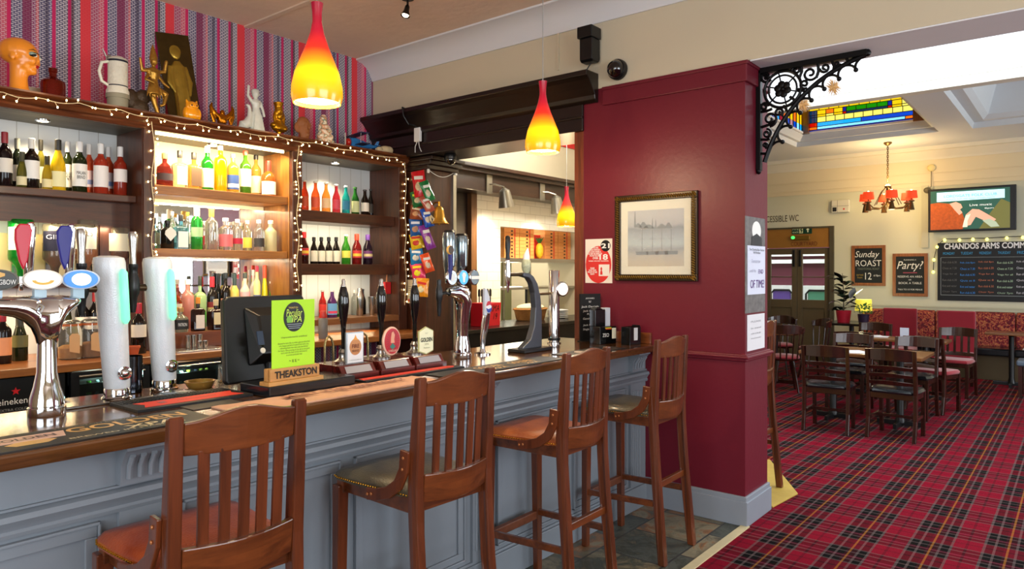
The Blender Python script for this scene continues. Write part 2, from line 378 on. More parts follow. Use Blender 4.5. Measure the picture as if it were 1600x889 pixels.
# block pillar by the shelves
BL0, BL1 = 4.55, BW
blk = MB().box(4.42, RX2, BL0+.02, BL1-.002, 0, 2.52)
plr = thing('wooden_pillar', 'dark oak panelled pillar carrying the bell and hanging snacks', 'pillar', (4.6, 4.9, 0))
blk.build('shaft', wood('pillar_oak', '#2c140a', '#532a17', 'Z', .4, .1), plr, off=(4.6, 4.9, 0), bevel=.005)
cp = MB().box(4.40, RX2+.02, BL0-.02, BL1-.002, 2.52, 2.56).box(4.40, RX2+.04, BL0-.05, BL1-.002, 2.56, 2.60).box(4.40, RX2+.06, BL0-.07, BL1-.002, 2.60, 2.636)
cp.build('capital', dwoodx, plr, off=(4.6, 4.9, 0), bevel=.008)
MB().box(RX2-.03, RX2+.01, BL0, BL0+.03, .0, 2.50).build('edge_strip', steel, plr, off=(4.6, 4.9, 0))

# kitchen passage beyond the beam
PX = 8.0
KY = 5.25
hx0 = onY(780, KY)[0]; hx1 = 7.9; hz0 = 1.02; hz1 = 2.125; tx0 = onY(739, KY)[0]
struct('wall_passage', MB().box(RX2, tx0, KY, KY+.1, 0, 2.6), dwoodx, 'dark boarded wall beside the white tiles')
struct('wall_kitchen', MB().box(RX2, PX+.1, KY, KY+.1, 2.6, 3.7), cream_wall)
def tiles():
    m = bpy.data.materials.new('white_tiles'); m.use_nodes = True; nt = m.node_tree; b = nt.nodes['Principled BSDF']
    tc = nt.nodes.new('ShaderNodeTexCoord'); sp = nt.nodes.new('ShaderNodeSeparateXYZ'); nt.links.new(tc.outputs['Object'], sp.inputs[0])
    cb = nt.nodes.new('ShaderNodeCombineXYZ'); nt.links.new(sp.outputs[0], cb.inputs[0]); nt.links.new(sp.outputs[2], cb.inputs[1])
    br = nt.nodes.new('ShaderNodeTexBrick'); nt.links.new(cb.outputs[0], br.inputs['Vector']); br.inputs['Scale'].default_value = 1
    br.inputs['Brick Width'].default_value = .2; br.inputs['Row Height'].default_value = .1; br.inputs['Mortar Size'].default_value = .003
    br.inputs['Color1'].default_value = S('#ece6d8'); br.inputs['Color2'].default_value = S('#e6dfd0'); br.inputs['Mortar'].default_value = S('#c8c0b0')
    nt.links.new(br.outputs['Color'], b.inputs['Base Color']); b.inputs['Roughness'].default_value = .15
    bp = nt.nodes.new('ShaderNodeBump'); bp.inputs['Strength'].default_value = .4; bp.inputs['Distance'].default_value = .003; bp.invert = True; nt.links.new(br.outputs['Fac'], bp.inputs['Height']); nt.links.new(bp.outputs[0], b.inputs['Normal'])
    return m
tw = MB().box(tx0, hx0, KY-.02, KY+.1, 0, 2.6).box(hx0, PX, KY-.02, KY+.1, hz1, 2.6).box(hx0, PX, KY-.02, KY+.1, 0, hz0)
struct('wall_tiled', tw, tiles(), 'white tiled wall round the kitchen hatch')
struct('wall_kitchen_back', MB().box(4.9, 8.6, 6.9, 7.0, 0, 2.6).box(8.5, 8.6, KY+.1, 6.9, 0, 2.6).box(4.8, 4.9, KY+.1, 7.0, 0, 2.6), mat('kitchen_green', '#a9a87c', .6))
struct('ceiling', MB().box(RX2, PX+.1, 2.97, KY, CZ, CZ+.1).box(4.9, 8.6, KY+.1, 7, 2.6, 2.7), white_paint)
struct('wall_red_band', MB().box(7.30, 7.98, KY-.03, KY, 3.22, 3.45), mat('red_band', '#c21c22', .5), 'short red band high on the cream wall')
struct('wall_divider', MB().box(RX2, PX, 2.87, 2.97, 0, 3.7).box(PX, PX+.1, 2.87, KY, 0, 3.7), cream_wall)
struct('wall_dining_left', MB().box(PX, FARX, 6.4, 6.5, 0, 3.8).box(PX, PX+.1, KY, 6.4, 0, 3.8), cream_wall)
point('passage_light', (6.3, 4.1, 3.2), 95, (1, .94, .82), .15)  # added lamp without a fitting, brightens the cream wall of the passage
# canopy over the hatch
cn = MB().box(RX2, PX-.001, 4.97, KY-.001, 2.46, 2.66).box(RX2, PX-.001, 4.90, KY-.001, 2.64, 2.69).box(RX2, PX-.001, 4.85, KY-.001, 2.68, 2.72)
single('canopy', cn, wood('canopy_board', '#24130a', '#3c2214', 'X', .35, .2), 'dark timber canopy above the white tiled hatch', 'canopy', (6.4, 5.1, 2.46), bevel=.006)
# lintel strip of dark wood at the left of the tiles
struct('trim_6', MB().box(tx0-.09, tx0, KY-.06, KY, 0, 2.46), wood('hatch_post', '#5a3a1e', '#7c5430', 'Z', .4, .1))
# ---------------------------------------------------------------- dining room shell
DZ = 3.62
A = (5.3, 8.55, -3.2, 3.4); Bc = (9.05, 11.77, 1.63, 3.62); Cc = (9.05, 11.8, -2.2, 1.225)
def ceil_with_holes(x0, x1, y0, y1, holes, z0, z1):
    xs = sorted(set([x0, x1]+[h[0] for h in holes]+[h[1] for h in holes])); ys = sorted(set([y0, y1]+[h[2] for h in holes]+[h[3] for h in holes]))
    m = MB()
    for i in range(len(xs)-1):
        for j in range(len(ys)-1):
            cx = (xs[i]+xs[i+1])/2; cy = (ys[j]+ys[j+1])/2
            if any(h[0] < cx < h[1] and h[2] < cy < h[3] for h in holes): continue
            m.box(xs[i], xs[i+1], ys[j], ys[j+1], z0, z1)
    return m
grey_ceil = mat('dining_ceiling_paint', '#d4d8dc', .7, var=.02, scale=2)
struct('ceiling', ceil_with_holes(RX2, FARX, YMIN, 6.5, [A, Bc, Cc], DZ, DZ+.08), grey_ceil)
# rooflight upstand
def ring(h, z0, z1, t=.06, m=None):
    m = m or MB(); h = (h[0]+.004, h[1]-.004, h[2]+.004, h[3]-.004)
    m.box(h[0]-t, h[0], h[2]-t, h[3]+t, z0, z1).box(h[1], h[1]+t, h[2]-t, h[3]+t, z0, z1)
    return m.box(h[0], h[1], h[2]-t, h[2], z0, z1).box(h[0], h[1], h[3], h[3]+t, z0, z1)
bright = mat('rooflight_white_paint', '#eef1f4', .7, var=.01)
struct('trim_7', ring(A, DZ, 4.75), bright, 'bright white upstand of the large rooflight')
a2 = (A[0], A[1], A[2], A[3])
struct('trim_8', MB().box(A[1]+.0, A[1]+.16, A[2], A[3], DZ-.10, DZ-.001), mat('cream_edge', '#dcd8ca', .7, var=.02), 'cream beam edge under the rooflight')
# rooflight glazing bars
gb = MB()
for i in range(6): gb.box(A[0], A[1], A[2]+i*1.32-.025, A[2]+i*1.32+.025, 4.70, 4.76)
struct('window_1', gb, bright)
# white coffer with deep sloping sides
ins = lambda h, d: (h[0]+d, h[1]-d, h[2]+d, h[3]-d)
def coffer(h, steps, mat_, name, label):
    m = MB(); prev = (h, DZ)
    for d, z in steps:
        a, za = prev; b_ = ins(h, d); zb = z
        va = [(a[0], a[2], za), (a[1], a[2], za), (a[1], a[3], za), (a[0], a[3], za)]; vb = [(b_[0], b_[2], zb), (b_[1], b_[2], zb), (b_[1], b_[3], zb), (b_[0], b_[3], zb)]
        m.add(va+vb, [(i, (i+1) % 4, 4+(i+1) % 4, 4+i) for i in range(4)]); prev = (b_, z)
    return struct(name, m, mat_, label), prev
cofm = mat('coffer_paint', '#d6dcdf', .7, var=.02)
_, pv = coffer(Cc, [(.02, 3.70), (.14, 3.70), (.20, 3.76), (.30, 4.12), (.42, 4.2)], cofm, 'trim_9', 'white stepped coffer in the dining room ceiling')
h = pv[0]
struct('ceiling', MB().box(h[0], h[1], h[2], h[3], 4.2, 4.24), mat('coffer_top', '#a3a6a2', .7, var=.02, emit='#c4d0d4', es=.0))
_, pv = coffer(Bc, [(.02, 3.69), (.08, 3.69), (.10, 3.72), (.15, 3.78)], cofm, 'trim_10', 'white stepped moulding under the stained glass lantern')
L_ = pv[0]; LZ = 3.78
# stained glass lantern: panes are thin coloured glass with leading, daylight outside
lan = thing('lantern', 'stained glass lantern of yellow, blue and green panes in the ceiling', 'skylight', (L_[0], L_[2], LZ))
lo = (L_[0], L_[2], LZ)
G = {'y': '#ffe046', 'Y': '#fff2a0', 'o': '#ffa84a', 'g': '#1db830', 'b': '#0a84d8', 'c': '#36ccf4', 't': '#1a6f8c', 'r': '#e02a18', 'n': '#1c5fb8', 'w': '#bfeeff', 'v': '#c04a70', 'p': '#d8b0b8'}
def pane(x, y, z0, dx, dy, w_, h_, key, bag):
    bag.setdefault(key, []); t = .006
    if dx: bag[key].append(MB().box(x, x+w_, y, y+t, z0, z0+h_))
    else: bag[key].append(MB().box(x, x+t, y, y+w_, z0, z0+h_))
bag = {}; lead = MB()
# far side, read from left (high Y) to right
y1 = L_[3]-.10; y0 = 1.93; W = y1-y0; X_ = L_[1]-.02
rowsF = [(.02, .03, [(0, 1, 'n')]), (.05, .045, [(0, .08, 'o'), (.08, .93, 'w'), (.93, 1, 'o')]), (.095, .065, [(0, .08, 'r'), (.08, .52, 'c'), (.52, 1, 'b')]),
         (.16, .085, [(0, .08, 't')]+[(.08+i*.092, .08+(i+1)*.092, 'Y') for i in range(10)]),
         (.245, .035, [(0, .08, 't'), (.08, .17, 'y'), (.17, .25, 'Y'), (.25, .34, 'y'), (.34, .375, 'r'), (.375, .77, 't'), (.77, .81, 'r'), (.81, .9, 'y'), (.9, 1, 'Y')]),
         (.28, .07, [(0, .08, 't'), (.08, .17, 'y'), (.17, .25, 'o'), (.25, .34, 'y'), (.34, .375, 'n'), (.375, .47, 'g'), (.47, .57, 'g'), (.57, .67, 'g'), (.67, .77, 'g'), (.77, .81, 'n'), (.81, .9, 'y'), (.9, 1, 'Y')]),
         (.35, .55, [(i*.1, i*.1+.1, 'y') for i in range(10)])]
for z0, hh, cols in rowsF:
    for a, b_, k in cols:
        pane(X_, y1-b_*W, LZ+z0, 0, 1, (b_-a)*W, hh, k, bag)
        lead.box(X_-.006, X_+.008, y1-b_*W-.004, y1-b_*W+.004, LZ+z0, LZ+z0+hh)
    lead.box(X_-.006, X_+.008, y0, y1, LZ+z0-.004, LZ+z0+.004)
# left side
x0 = L_[0]; x1 = L_[1]-.10; Yl = L_[3]-.02
for z0, hh, ks in [(.03, .10, 'cwnpbnvcbwnpbnv'), (.13, .12, 'yyoyyoyyoyyoyyo'), (.25, .65, 'yyoyyoyyoyyoyyo')]:
    n_ = len(ks)
    for i, k in enumerate(ks):
        pane(x1-(i+1)*(x1-x0)/n_, Yl, LZ+z0, 1, 0, (x1-x0)/n_, hh, {'n': 'b'}.get(k, k), bag); lead.box(x1-(i+1)*(x1-x0)/n_-.004, x1-(i+1)*(x1-x0)/n_+.004, Yl-.006, Yl+.008, LZ+z0, LZ+z0+hh)
for k, ps in bag.items():
    for m_ in ps: m_.build('glass_pane', tintpane('stained_'+k, G[k]), lan, off=lo)
lead.build('leading', mat('lead', '#2a2a2c', .6), lan, off=lo)
lw_ = wood('lantern_wood', '#4a2c18', '#8a5a2c', 'Z')
MB().box(L_[1]-.1, L_[1], L_[3]-.1, L_[3], LZ, LZ+1.0).build('corner_post', lw_, lan, off=lo)
MB().box(L_[1]-.03, L_[1]+.0, L_[2], 1.93, LZ, LZ+1.0).build('wooden_side_board', lw_, lan, off=lo)
MB().box(L_[0], L_[1], L_[3]-.03, L_[3], LZ, LZ+.03).box(L_[1]-.03, L_[1], 1.93, L_[3], LZ, LZ+.03).build('sill', bright, lan, off=lo)
MB().box(L_[0]-.1, L_[1]+.1, L_[2]-.05, L_[2], LZ, LZ+1.0).box(L_[0]-.05, L_[0], L_[2], L_[3], LZ, LZ+1.0).box(L_[0]-.1, L_[1]+.1, L_[2]-.1, L_[3]+.1, LZ+1.0, LZ+1.06).build('hood', mat('lantern_hood', '#c8b890', .7), lan, off=lo)
# walls of the dining room
fy0, fy1 = 3.485, 4.62
green_wall = mat('sage_wall_paint', '#d2d0b6', .65, var=.04, scale=1.2)
ochre_wall = mat('upper_wall_paint', '#ded0ae', .65, var=.04, scale=1.2)
DH = 2.38
fw = MB().box(FARX, FARX+.15, YMIN, fy0, 0, 3.06).box(FARX, FARX+.15, fy1, 6.5, 0, 3.06).box(FARX, FARX+.15, fy0, fy1, DH, 3.06)
struct('wall_far', fw, green_wall)
struct('wall_far_upper', MB().box(FARX-.03, FARX+.15, YMIN, 6.5, 3.06, 3.7), ochre_wall)
struct('trim_11', MB().box(FARX-.045, FARX-.03, YMIN, 6.5, 3.20, 3.212).box(FARX-.015, FARX, YMIN, 6.5, 2.99, 3.06), ochre_wall, 'picture rail mouldings on the far wall')
cx = [(FARX, 3.42), (FARX-.04, 3.42), (FARX-.06, 3.45), (FARX-.16, 3.55), (FARX-.20, 3.56), (FARX-.20, DZ), (FARX, DZ)]
struct('trim_12', MB().prism(cx, 'XZ', YMIN, 6.5), mat('cream_cornice', '#e2dcc8', .65, var=.02), 'cream cornice along the far wall')
struct('trim_13', MB().box(FARX-.022, FARX, YMIN, fy0-.1, .985, 1.045).box(FARX-.035, FARX, YMIN, fy0-.1, 1.03, 1.045), mat('sage_rail', '#c4c2a6', .5), 'sage chair rail on the far wall')
struct('baseboard_far', MB().box(FARX-.02, FARX, YMIN, fy0-.1, 0, .16), sk_m)
# shell walls behind the camera, with street windows
wins = [(-1.1, .75), (1.0, 2.85)]
shell = mat('front_wall_paint', '#c8b896', .7)
ws = MB().box(XMIN, RX+.4, YMIN-.1, YMIN, 0, .75).box(XMIN, RX+.4, YMIN-.1, YMIN, 3.1, 3.7)
xs = [XMIN, -1.3, 3.3, RX+.4]
ws.box(XMIN, -1.3, YMIN-.1, YMIN, .75, 3.1).box(3.3, RX+.4, YMIN-.1, YMIN, .75, 3.1)
ws.box(RX+.4, 6.4, YMIN-.1, YMIN, 0, 3.8).box(11.4, FARX+.15, YMIN-.1, YMIN, 0, 3.8).box(6.4, 11.4, YMIN-.1, YMIN, 0, .8).box(6.4, 11.4, YMIN-.1, YMIN, 2.8, 3.8)
struct('wall_street', ws, shell)
wf = MB()
for x in (-1.3, -.15, 1.0, 2.15, 3.3): wf.box(x-.04, x+.04, YMIN-.08, YMIN, .75, 3.1)
wf.box(-1.3, 3.3, YMIN-.08, YMIN, 2.2, 2.28)
struct('window_2', wf, white_paint)
wf = MB()
for x in (6.4, 7.65, 8.9, 10.15, 11.4): wf.box(x-.04, x+.04, YMIN-.08, YMIN, .8, 2.8)
struct('window_4', wf, white_paint)  # unseen dining windows, added together with the fill lamp
wl = MB().box(XMIN-.1, XMIN, YMIN, BW, 0, .8).box(XMIN-.1, XMIN, YMIN, BW, 3.0, 3.7).box(XMIN-.1, XMIN, YMIN, -2.8, .8, 3.0).box(XMIN-.1, XMIN, 1.6, BW, .8, 3.0)
struct('wall_left', wl, shell)
wf = MB()
for y in (-2.8, -1.7, -.6, .5, 1.6): wf.box(XMIN-.08, XMIN, y-.04, y+.04, .8, 3.0)
wf.box(XMIN-.08, XMIN, -2.8, 1.6, 2.15, 2.23)
struct('window_3', wf, white_paint)
# ---------------------------------------------------------------- far double door
brown_door = mat('olive_brown_door_paint', '#5f5138', .45, var=.08)
struct('trim_14', MB().box(FARX-.05, FARX+.1, fy0-.07, fy0, 0, DH).box(FARX-.05, FARX+.1, fy1, fy1+.07, 0, DH).box(FARX-.05, FARX+.1, fy0-.07, fy1+.07, DH, DH+.03), mat('door_frame_paint', '#4c4533', .5))
struct('trim_15', MB().box(FARX-.03, FARX+.1, fy0, fy1, 2.04, DH), mat('door_head_wood', '#9a6a2c', .4, var=.1), 'ochre door head panel with exit sign')
for i, (a, b_) in enumerate(((fy0+.005, (fy0+fy1)/2-.003), ((fy0+fy1)/2+.003, fy1-.005))):
    d = thing('door_%d' % (i+1), None, None, (FARX+.03, (a+b_)/2, 0)); d['kind'] = 'structure'
    o_ = (FARX+.03, (a+b_)/2, 0); s_ = .09
    m = MB().box(FARX, FARX+.05, a, a+s_, .01, 2.03).box(FARX, FARX+.05, b_-s_, b_, .01, 2.03).box(FARX, FARX+.05, a+s_, b_-s_, 1.92, 2.03).box(FARX, FARX+.05, a+s_, b_-s_, .95, 1.1).box(FARX, FARX+.05, a+s_, b_-s_, .01, .2)
    m.box(FARX+.02, FARX+.04, a+s_, b_-s_, .2, .95).box(FARX+.005, FARX+.045, a+s_, b_-s_, 1.50, 1.52)
    m.build('leaf', brown_door, d, off=o_, bevel=.004)
    MB().box(FARX+.024, FARX+.03, a+s_, b_-s_, 1.1, 1.92).build('glass', tintpane('door_glass', '#f2f4f2'), d, off=o_)
    hy = b_-.05 if i == 0 else a+.05
    MB().box(FARX-.02, FARX-.002, hy-.02, hy+.02, 1.70, 2.0).build('closer', bplastic, d, off=o_, bevel=.004)
# courtyard outside the door
maroon = mat('maroon_boards', '#5a2030', .6, var=.15, scale=4)
ext = MB().box(15.2, 15.3, 1.5, 7.5, 0, 3.2)
struct('wall_courtyard', ext, maroon)
struct('trim_16', MB().box(15.12, 15.2, 1.5, 7.5, 1.78, 1.86).box(15.12, 15.2, 1.5, 7.5, 1.93, 1.97).box(15.0, 15.2, 1.5, 7.5, .7, 1.32), mat('courtyard_white', '#f2f0ea', .6, emit='#f2f4f0', es=.0))
struct('floor', MB().box(FARX+.15, 15.3, 1.5, 7.5, -.1, 0), mat('courtyard_paving', '#8a8a84', .8))
area('daylight_courtyard', (14.3, 4.2, 3.6), (0, math.radians(-25), 0), 1.5, 4, 160, DAY)
for y, z, txt in ((4.20, .0, None),):
    pass
# ================================================================== BAR COUNTER
TZ = 1.107; CY0 = 2.25; CY1 = 3.10; PY = 2.36
co = (1.5, 2.4, 0)
bf = thing('bar_counter', 'grey painted panelled bar counter front with fluted corbels', 'bar counter', co)
MB().box(-1.6, RX-.002, PY, 2.90, 0, TZ-.045).build('carcass', grey_paint, bf, off=co)
pil = [(-.70, -.56), (.94, 1.08), (2.58, 2.72), (4.14, 4.28)]
rail = MB()
rail.prism([(PY, .925), (PY-.028, .915), (PY-.034, .90), (PY-.022, .885), (PY-.014, .87), (PY-.02, .862), (PY-.016, .85), (PY, .848)], 'YZ', -1.6, RX-.003)
rail.box(-1.6, RX-.003, PY-.012, PY, .925, .932)
rail.build('moulded_rail', grey_paint, bf, off=co, smooth=True)
MB().box(-1.6, RX-.003, PY-.02, PY, 0, .15).box(-1.6, RX-.003, PY-.012, PY, .15, .165).build('plinth', grey_paint, bf, off=co, bevel=.004)
for a, b in pil:
    m = MB().box(a, b, PY-.018, PY, .165, .85)
    for k in range(4):
        x = a+.024+k*.031
        m.tube([(x, PY-.019, .22), (x, PY-.019, .80)], .008, 8)
    m.build('pilaster', grey_paint, bf, off=co, smooth=True)
    m = MB().prism([(PY, .935), (PY-.035, .935), (PY-.04, 1.0), (PY-.075, 1.045), (PY-.085, 1.05), (PY-.085, 1.062), (PY, 1.062)], 'YZ', a-.004, b+.004)
    for k in range(4):
        x = a+.020+k*.033
        m.tube([(x, PY-.040, .955), (x, PY-.045, .995), (x, PY-.068, 1.03)], .009, 8)
    m.build('corbel', grey_paint, bf, off=co, smooth=True)
for a, b in [(-1.5, -.78), (-.5, .16), (.24, .88), (1.15, 1.78), (1.87, 2.52), (2.78, 3.40), (3.48, 4.08)]:
    m = MB()
    for x0, x1, z0, z1 in ((a, b, .79, .825), (a, b, .20, .235), (a, a+.035, .235, .79), (b-.035, b, .235, .79)):
        m.box(x0, x1, PY-.012, PY, z0, z1)
    for x0, x1, z0, z1 in ((a-.008, b+.008, .825, .835), (a-.008, b+.008, .19, .20), (a-.008, a, .19, .835), (b, b+.008, .19, .835)):
        m.box(x0, x1, PY-.02, PY, z0, z1)
    m.build('panel_frame', grey_paint, bf, off=co, bevel=.003)
ct = MB().prism([(-1.6, CY0), (RX-.001, CY0), (RX-.001, CY1), (1.04, CY1), (1.02, 2.935), (-1.6, 2.935)], 'XY', TZ-.045, TZ)
single('countertop', ct, topwood, 'polished dark oak bar top with worn golden edge', 'countertop', (1.5, 2.6, TZ-.045), bevel=.008)
m = MB().box(RX-.022, RX-.001, CY0+.06, P1-.02, TZ, TZ+.075)
single('upstand', m, wood('upstand_wood', '#5c2c14', '#8a4a22', 'Y', .3, .3), 'low varnished wooden upstand where the bar meets the crimson pier', 'upstand', (RX-.01, 2.5, TZ), bevel=.003)
# ================================================================== BAR STOOLS
def stool_proto():
    """origin on the floor under the seat centre; back towards -Y"""
    t = thing('bar_stool', 'x', 'bar stool')
    leg = []
    bx, fx, by, fy = .178, .205, -.235, .232
    def post(s):
        # back leg and post: one bent board, swept out at the foot
        side = [(-.205, 1.225), (-.200, 1.232), (-.176, 1.228), (-.150, 1.0), (-.140, .84), (-.142, .74), (-.155, .50), (-.205, 0), (-.250, 0), (-.205, .50), (-.190, .72), (-.188, .84), (-.196, 1.0)]
        side = [(y-.045, z) for y, z in side]
        m = MB().prism(side, 'YZ', -.019, .019)
        m.v = [(x+s*(bx-.0+(.012 if z < .5 else 0)), y, z) for x, y, z in m.v]
        return m
    for s in (-1, 1): post(s).build('back_post', stoolw, t, bevel=.006)
    for s in (-1, 1):
        m = MB(); top = .775
        vs = []
        for z, w_ in ((0, .019), (top, .024)):
            for dx, dy in ((-1, -1), (1, -1), (1, 1), (-1, 1)): vs.append((s*(fx-.008+(.012 if z == 0 else 0))+dx*w_, fy-.022+dy*w_*.9, z))
        m.add(vs, [(3, 2, 1, 0), (4, 5, 6, 7), (0, 1, 5, 4), (1, 2, 6, 5), (2, 3, 7, 6), (3, 0, 4, 7)])
        m.build('front_leg', stoolw, t, bevel=.004)
    # curved crest rail (bows backwards, top rises in the middle)
    def bowed(x0, x1, zt, zb, y0, bow, th, n=12, crest=0):
        m = MB(); vs = []
        for i in range(n+1):
            k = i/n; x = x0+(x1-x0)*k; c = math.sin(PI*k); y = y0-bow*c
            zz = zt(k); zl = zb(k)
            lean = -.012
            vs += [(x, y, zl), (x, y+th, zl), (x, y+th+lean, zz), (x, y+lean, zz)]
        fs = [(0, 1, 2, 3)[::-1], tuple(n*4+j for j in range(4))]
        for i in range(n):
            a = i*4; b = a+4
            for j in range(4): fs.append((a+j, a+(j+1) % 4, b+(j+1) % 4, b+j))
        m.add(vs, fs); return m
    ib = bx-.019
    bowed(-ib, ib, lambda k: 1.212+.028*math.sin(PI*k)**2, lambda k: 1.125-.004*math.sin(PI*k), -.238, .028, .022).build('crest_rail', stoolx, t, bevel=.004)
    bowed(-ib, ib, lambda k: .885-.004*math.sin(PI*k), lambda k: .785-.010*math.sin(PI*k), -.226, .028, .022).build('lower_rail', stoolx, t, bevel=.004)
    for k in range(5):
        q = (k+1)/6; x = -ib+2*ib*q; c = .028*math.sin(PI*q)
        MB().bar((x, -.218-c, .875), (x*1.02, -.232-c, 1.135), .030, .011, (0, 1, 0)).build('back_slat', stoolw, t, bevel=.002)
    # seat frame
    MB().box(-.205, .205, .185, .225, .745, .80).box(-.19, -.160, -.19, .20, .745, .80).box(.160, .19, -.19, .20, .745, .80).box(-.17, .17, -.205, -.175, .745, .80).build('seat_frame', stoolx, t, bevel=.004)
    # upholstered pad, rounded front corners
    out = [(-.185, -.195), (.185, -.195), (.212, .10), (.215, .20), (.205, .232), (.17, .245), (-.17, .245), (-.205, .232), (-.215, .20), (-.212, .10)]
    m = MB(); n = len(out); vs = []
    for sc, z in ((1, .795), (1.0, .815), (.93, .832), (.7, .842), (.3, .846)):
        vs += [(x*sc, (y-.02)*sc+.02, z) for x, y in out]
    fs = [tuple(range(n))[::-1]]+[(i*n+j, i*n+(j+1) % n, (i+1)*n+(j+1) % n, (i+1)*n+j) for i in range(4) for j in range(n)]+[tuple(4*n+j for j in range(n))]
    m.add(vs, fs); seat = m.build('seat_pad', None, t, smooth=True)
    # brass nail heads round the pad
    m = MB()
    for i in range(n):
        a = Vector((*out[i], 0)); b = Vector((*out[(i+1) % n], 0)); k = max(1, int((b-a).length/.0125))
        if i == 0: continue
        for j in range(k):
            p = a.lerp(b, j/k)*1.008; m.ell((p.x, p.y, .806), .0042, 6, 4)
    m.build('nail_trim', brass, seat, smooth=True)
    # side brackets with rivets
    for s in (-1, 1):
        path = [(-.185, .97), (-.178, .90), (-.150, .845), (-.10, .808), (-.04, .79), (.01, .785)]
        w_ = .022; L = []; Rr = []
        for i, (y, z) in enumerate(path):
            a = path[max(i-1, 0)]; b = path[min(i+1, len(path)-1)]; d = Vector((b[0]-a[0], b[1]-a[1])); d.normalize(); nx, ny = -d.y, d.x
            L.append((y+nx*w_, z+ny*w_)); Rr.append((y-nx*w_, z-ny*w_))
        br = MB().prism(L+Rr[::-1], 'YZ', -.007, .007); br.v = [(x+s*(.204+.018*max(0, min(1, (y+.18)/.19))), y, z) for x, y, z in br.v]
        o = br.build('side_bracket', stoolw, t, bevel=.003)
        for y, z in ((-.181, .945), (-.177, .905), (-.02, .79), (.0, .786)): MB().ell((s*(.213+.018*max(0, min(1, (y+.18)/.19))), y, z), (.004, .006, .006), 8, 5).build('rivet', mat('rivet_wood', '#a8683c', .3, .3), o, smooth=True)
    # stretchers
    for s in (-1, 1): MB().bar((s*.200, fy-.02, .315), (s*.186, -.215, .325), .022, .032).build('side_stretcher', stoolx, t, bevel=.003)
    MB().bar((-.20, fy-.02, .300), (.20, fy-.02, .300), .03, .042).build('footrest', mat('worn_footrest', '#6b3a22', .5, var=.45, scale=30), t, bevel=.004)
    MB().bar((-.182, -.222, .42), (.182, -.222, .42), .022, .036).build('back_stretcher', stoolx, t, bevel=.003)
    return t, seat
def leather(name, a, b):
    m = mat(name, a, .38, var=.0, bump=.25, bscale=120, coat=.25); nt = m.node_tree; bs = nt.nodes['Principled BSDF']
    n = nt.nodes.new('ShaderNodeTexNoise'); n.inputs['Scale'].default_value = 7; n.inputs['Detail'].default_value = 6
    tc = nt.nodes.new('ShaderNodeTexCoord'); nt.links.new(tc.outputs['Object'], n.inputs['Vector'])
    nt.links.new(ramp(nt, n.outputs[0], [(.32, a), (.68, b)], 'LINEAR'), bs.inputs['Base Color']); return m
tanl = leather('tan_leather', '#8a3a16', '#b8642c'); oliv = leather('olive_leather', '#3a3630', '#5c5440'); redl = leather('russet_leather', '#7c2c12', '#a84c20')
def copy_tree(o, parent=None):
    c = o.copy(); C.objects.link(c); c.parent = parent
    for ch in list(o.children): copy_tree(ch, c)
    return c
def find(o, n):
    for ch in o.children_recursive:
        if ch.name.split('.')[0] == n: return ch
st0, seat0 = stool_proto()
def swap(o, n, mt_):
    s = find(o, n); s.data = s.data.copy(); s.data.materials.clear(); s.data.materials.append(mt_)
STO = [(1.045, 2.030, -2.5, redl, 'wooden bar stool with russet leather seat, nearest the camera'),
       (1.905, 2.035, -2.0, oliv, 'wooden bar stool with olive leather seat, second from the camera'),
       (2.835, 2.075, 1.0, tanl, 'wooden bar stool with orange tan leather seat, third from the camera'),
       (3.69, 2.060, 1.0, oliv, 'wooden bar stool with dark olive seat standing next to the crimson pier'),
       (5.10, 2.02, 0, oliv, 'wooden bar stool half hidden behind the crimson pier')]
stools = [st0]+[copy_tree(st0) for _ in STO[1:]]
for o, (x, y, a, lm, lab) in zip(stools, STO):
    o.location = (x, y, 0); o.rotation_euler = (0, 0, math.radians(a)); o['label'] = lab; o['category'] = 'bar stool'; o['group'] = 'bar stools'
    swap(o, 'seat_pad', lm)
# ================================================================== BACK BAR SHELVING UNIT
FY = 4.82; BY = 5.215; uo = (2.6, 5.0, 0)
def fx_(u, Y=FY): return onY(u, Y)[0]
pA0, pA1 = 2.078, fx_(240); pB0, pB1 = fx_(455), fx_(470); pC0, pC1 = fx_(621), 4.40
WT = 1.08; WTY = 4.45
bb = thing('back_bar_shelving', 'tall dark oak back bar with three bays of shelves', 'shelving', uo)
XL = -1.2
def part(name, m, mt_, **k): return m.build(name, mt_, bb, off=uo, **k)
# cornice
zc0 = 2.545; zc1 = 2.655
cpz = [(FY, zc0), (FY-.01, zc0), (FY-.02, zc0+.02), (FY-.012, zc0+.035), (FY-.04, zc0+.055), (FY-.05, zc0+.075), (FY-.03, zc0+.082), (FY-.06, zc0+.10), (FY-.06, zc1), (BY+.03, zc1), (BY+.03, zc0+.04), (FY, zc0+.04)]
part('cornice', MB().prism(cpz, 'YZ', XL, pC1), wood('cornice_oak', '#3a180a', '#6e3a1c', 'X', .3, .3), smooth=True)
part('soffit', MB().box(XL, pC1-.02, FY+.02, BY, zc0-.0, zc0+.04), wood('soffit_grey', '#4a463c', '#6a665a', 'X', .5, 0))
for a, b in ((pA0, pA1), (pB0, pB1), (pC0, pC1)):
    part('upright', MB().box(a, b, FY-.02, BY, WT, zc0), bwoodz, bevel=.004)
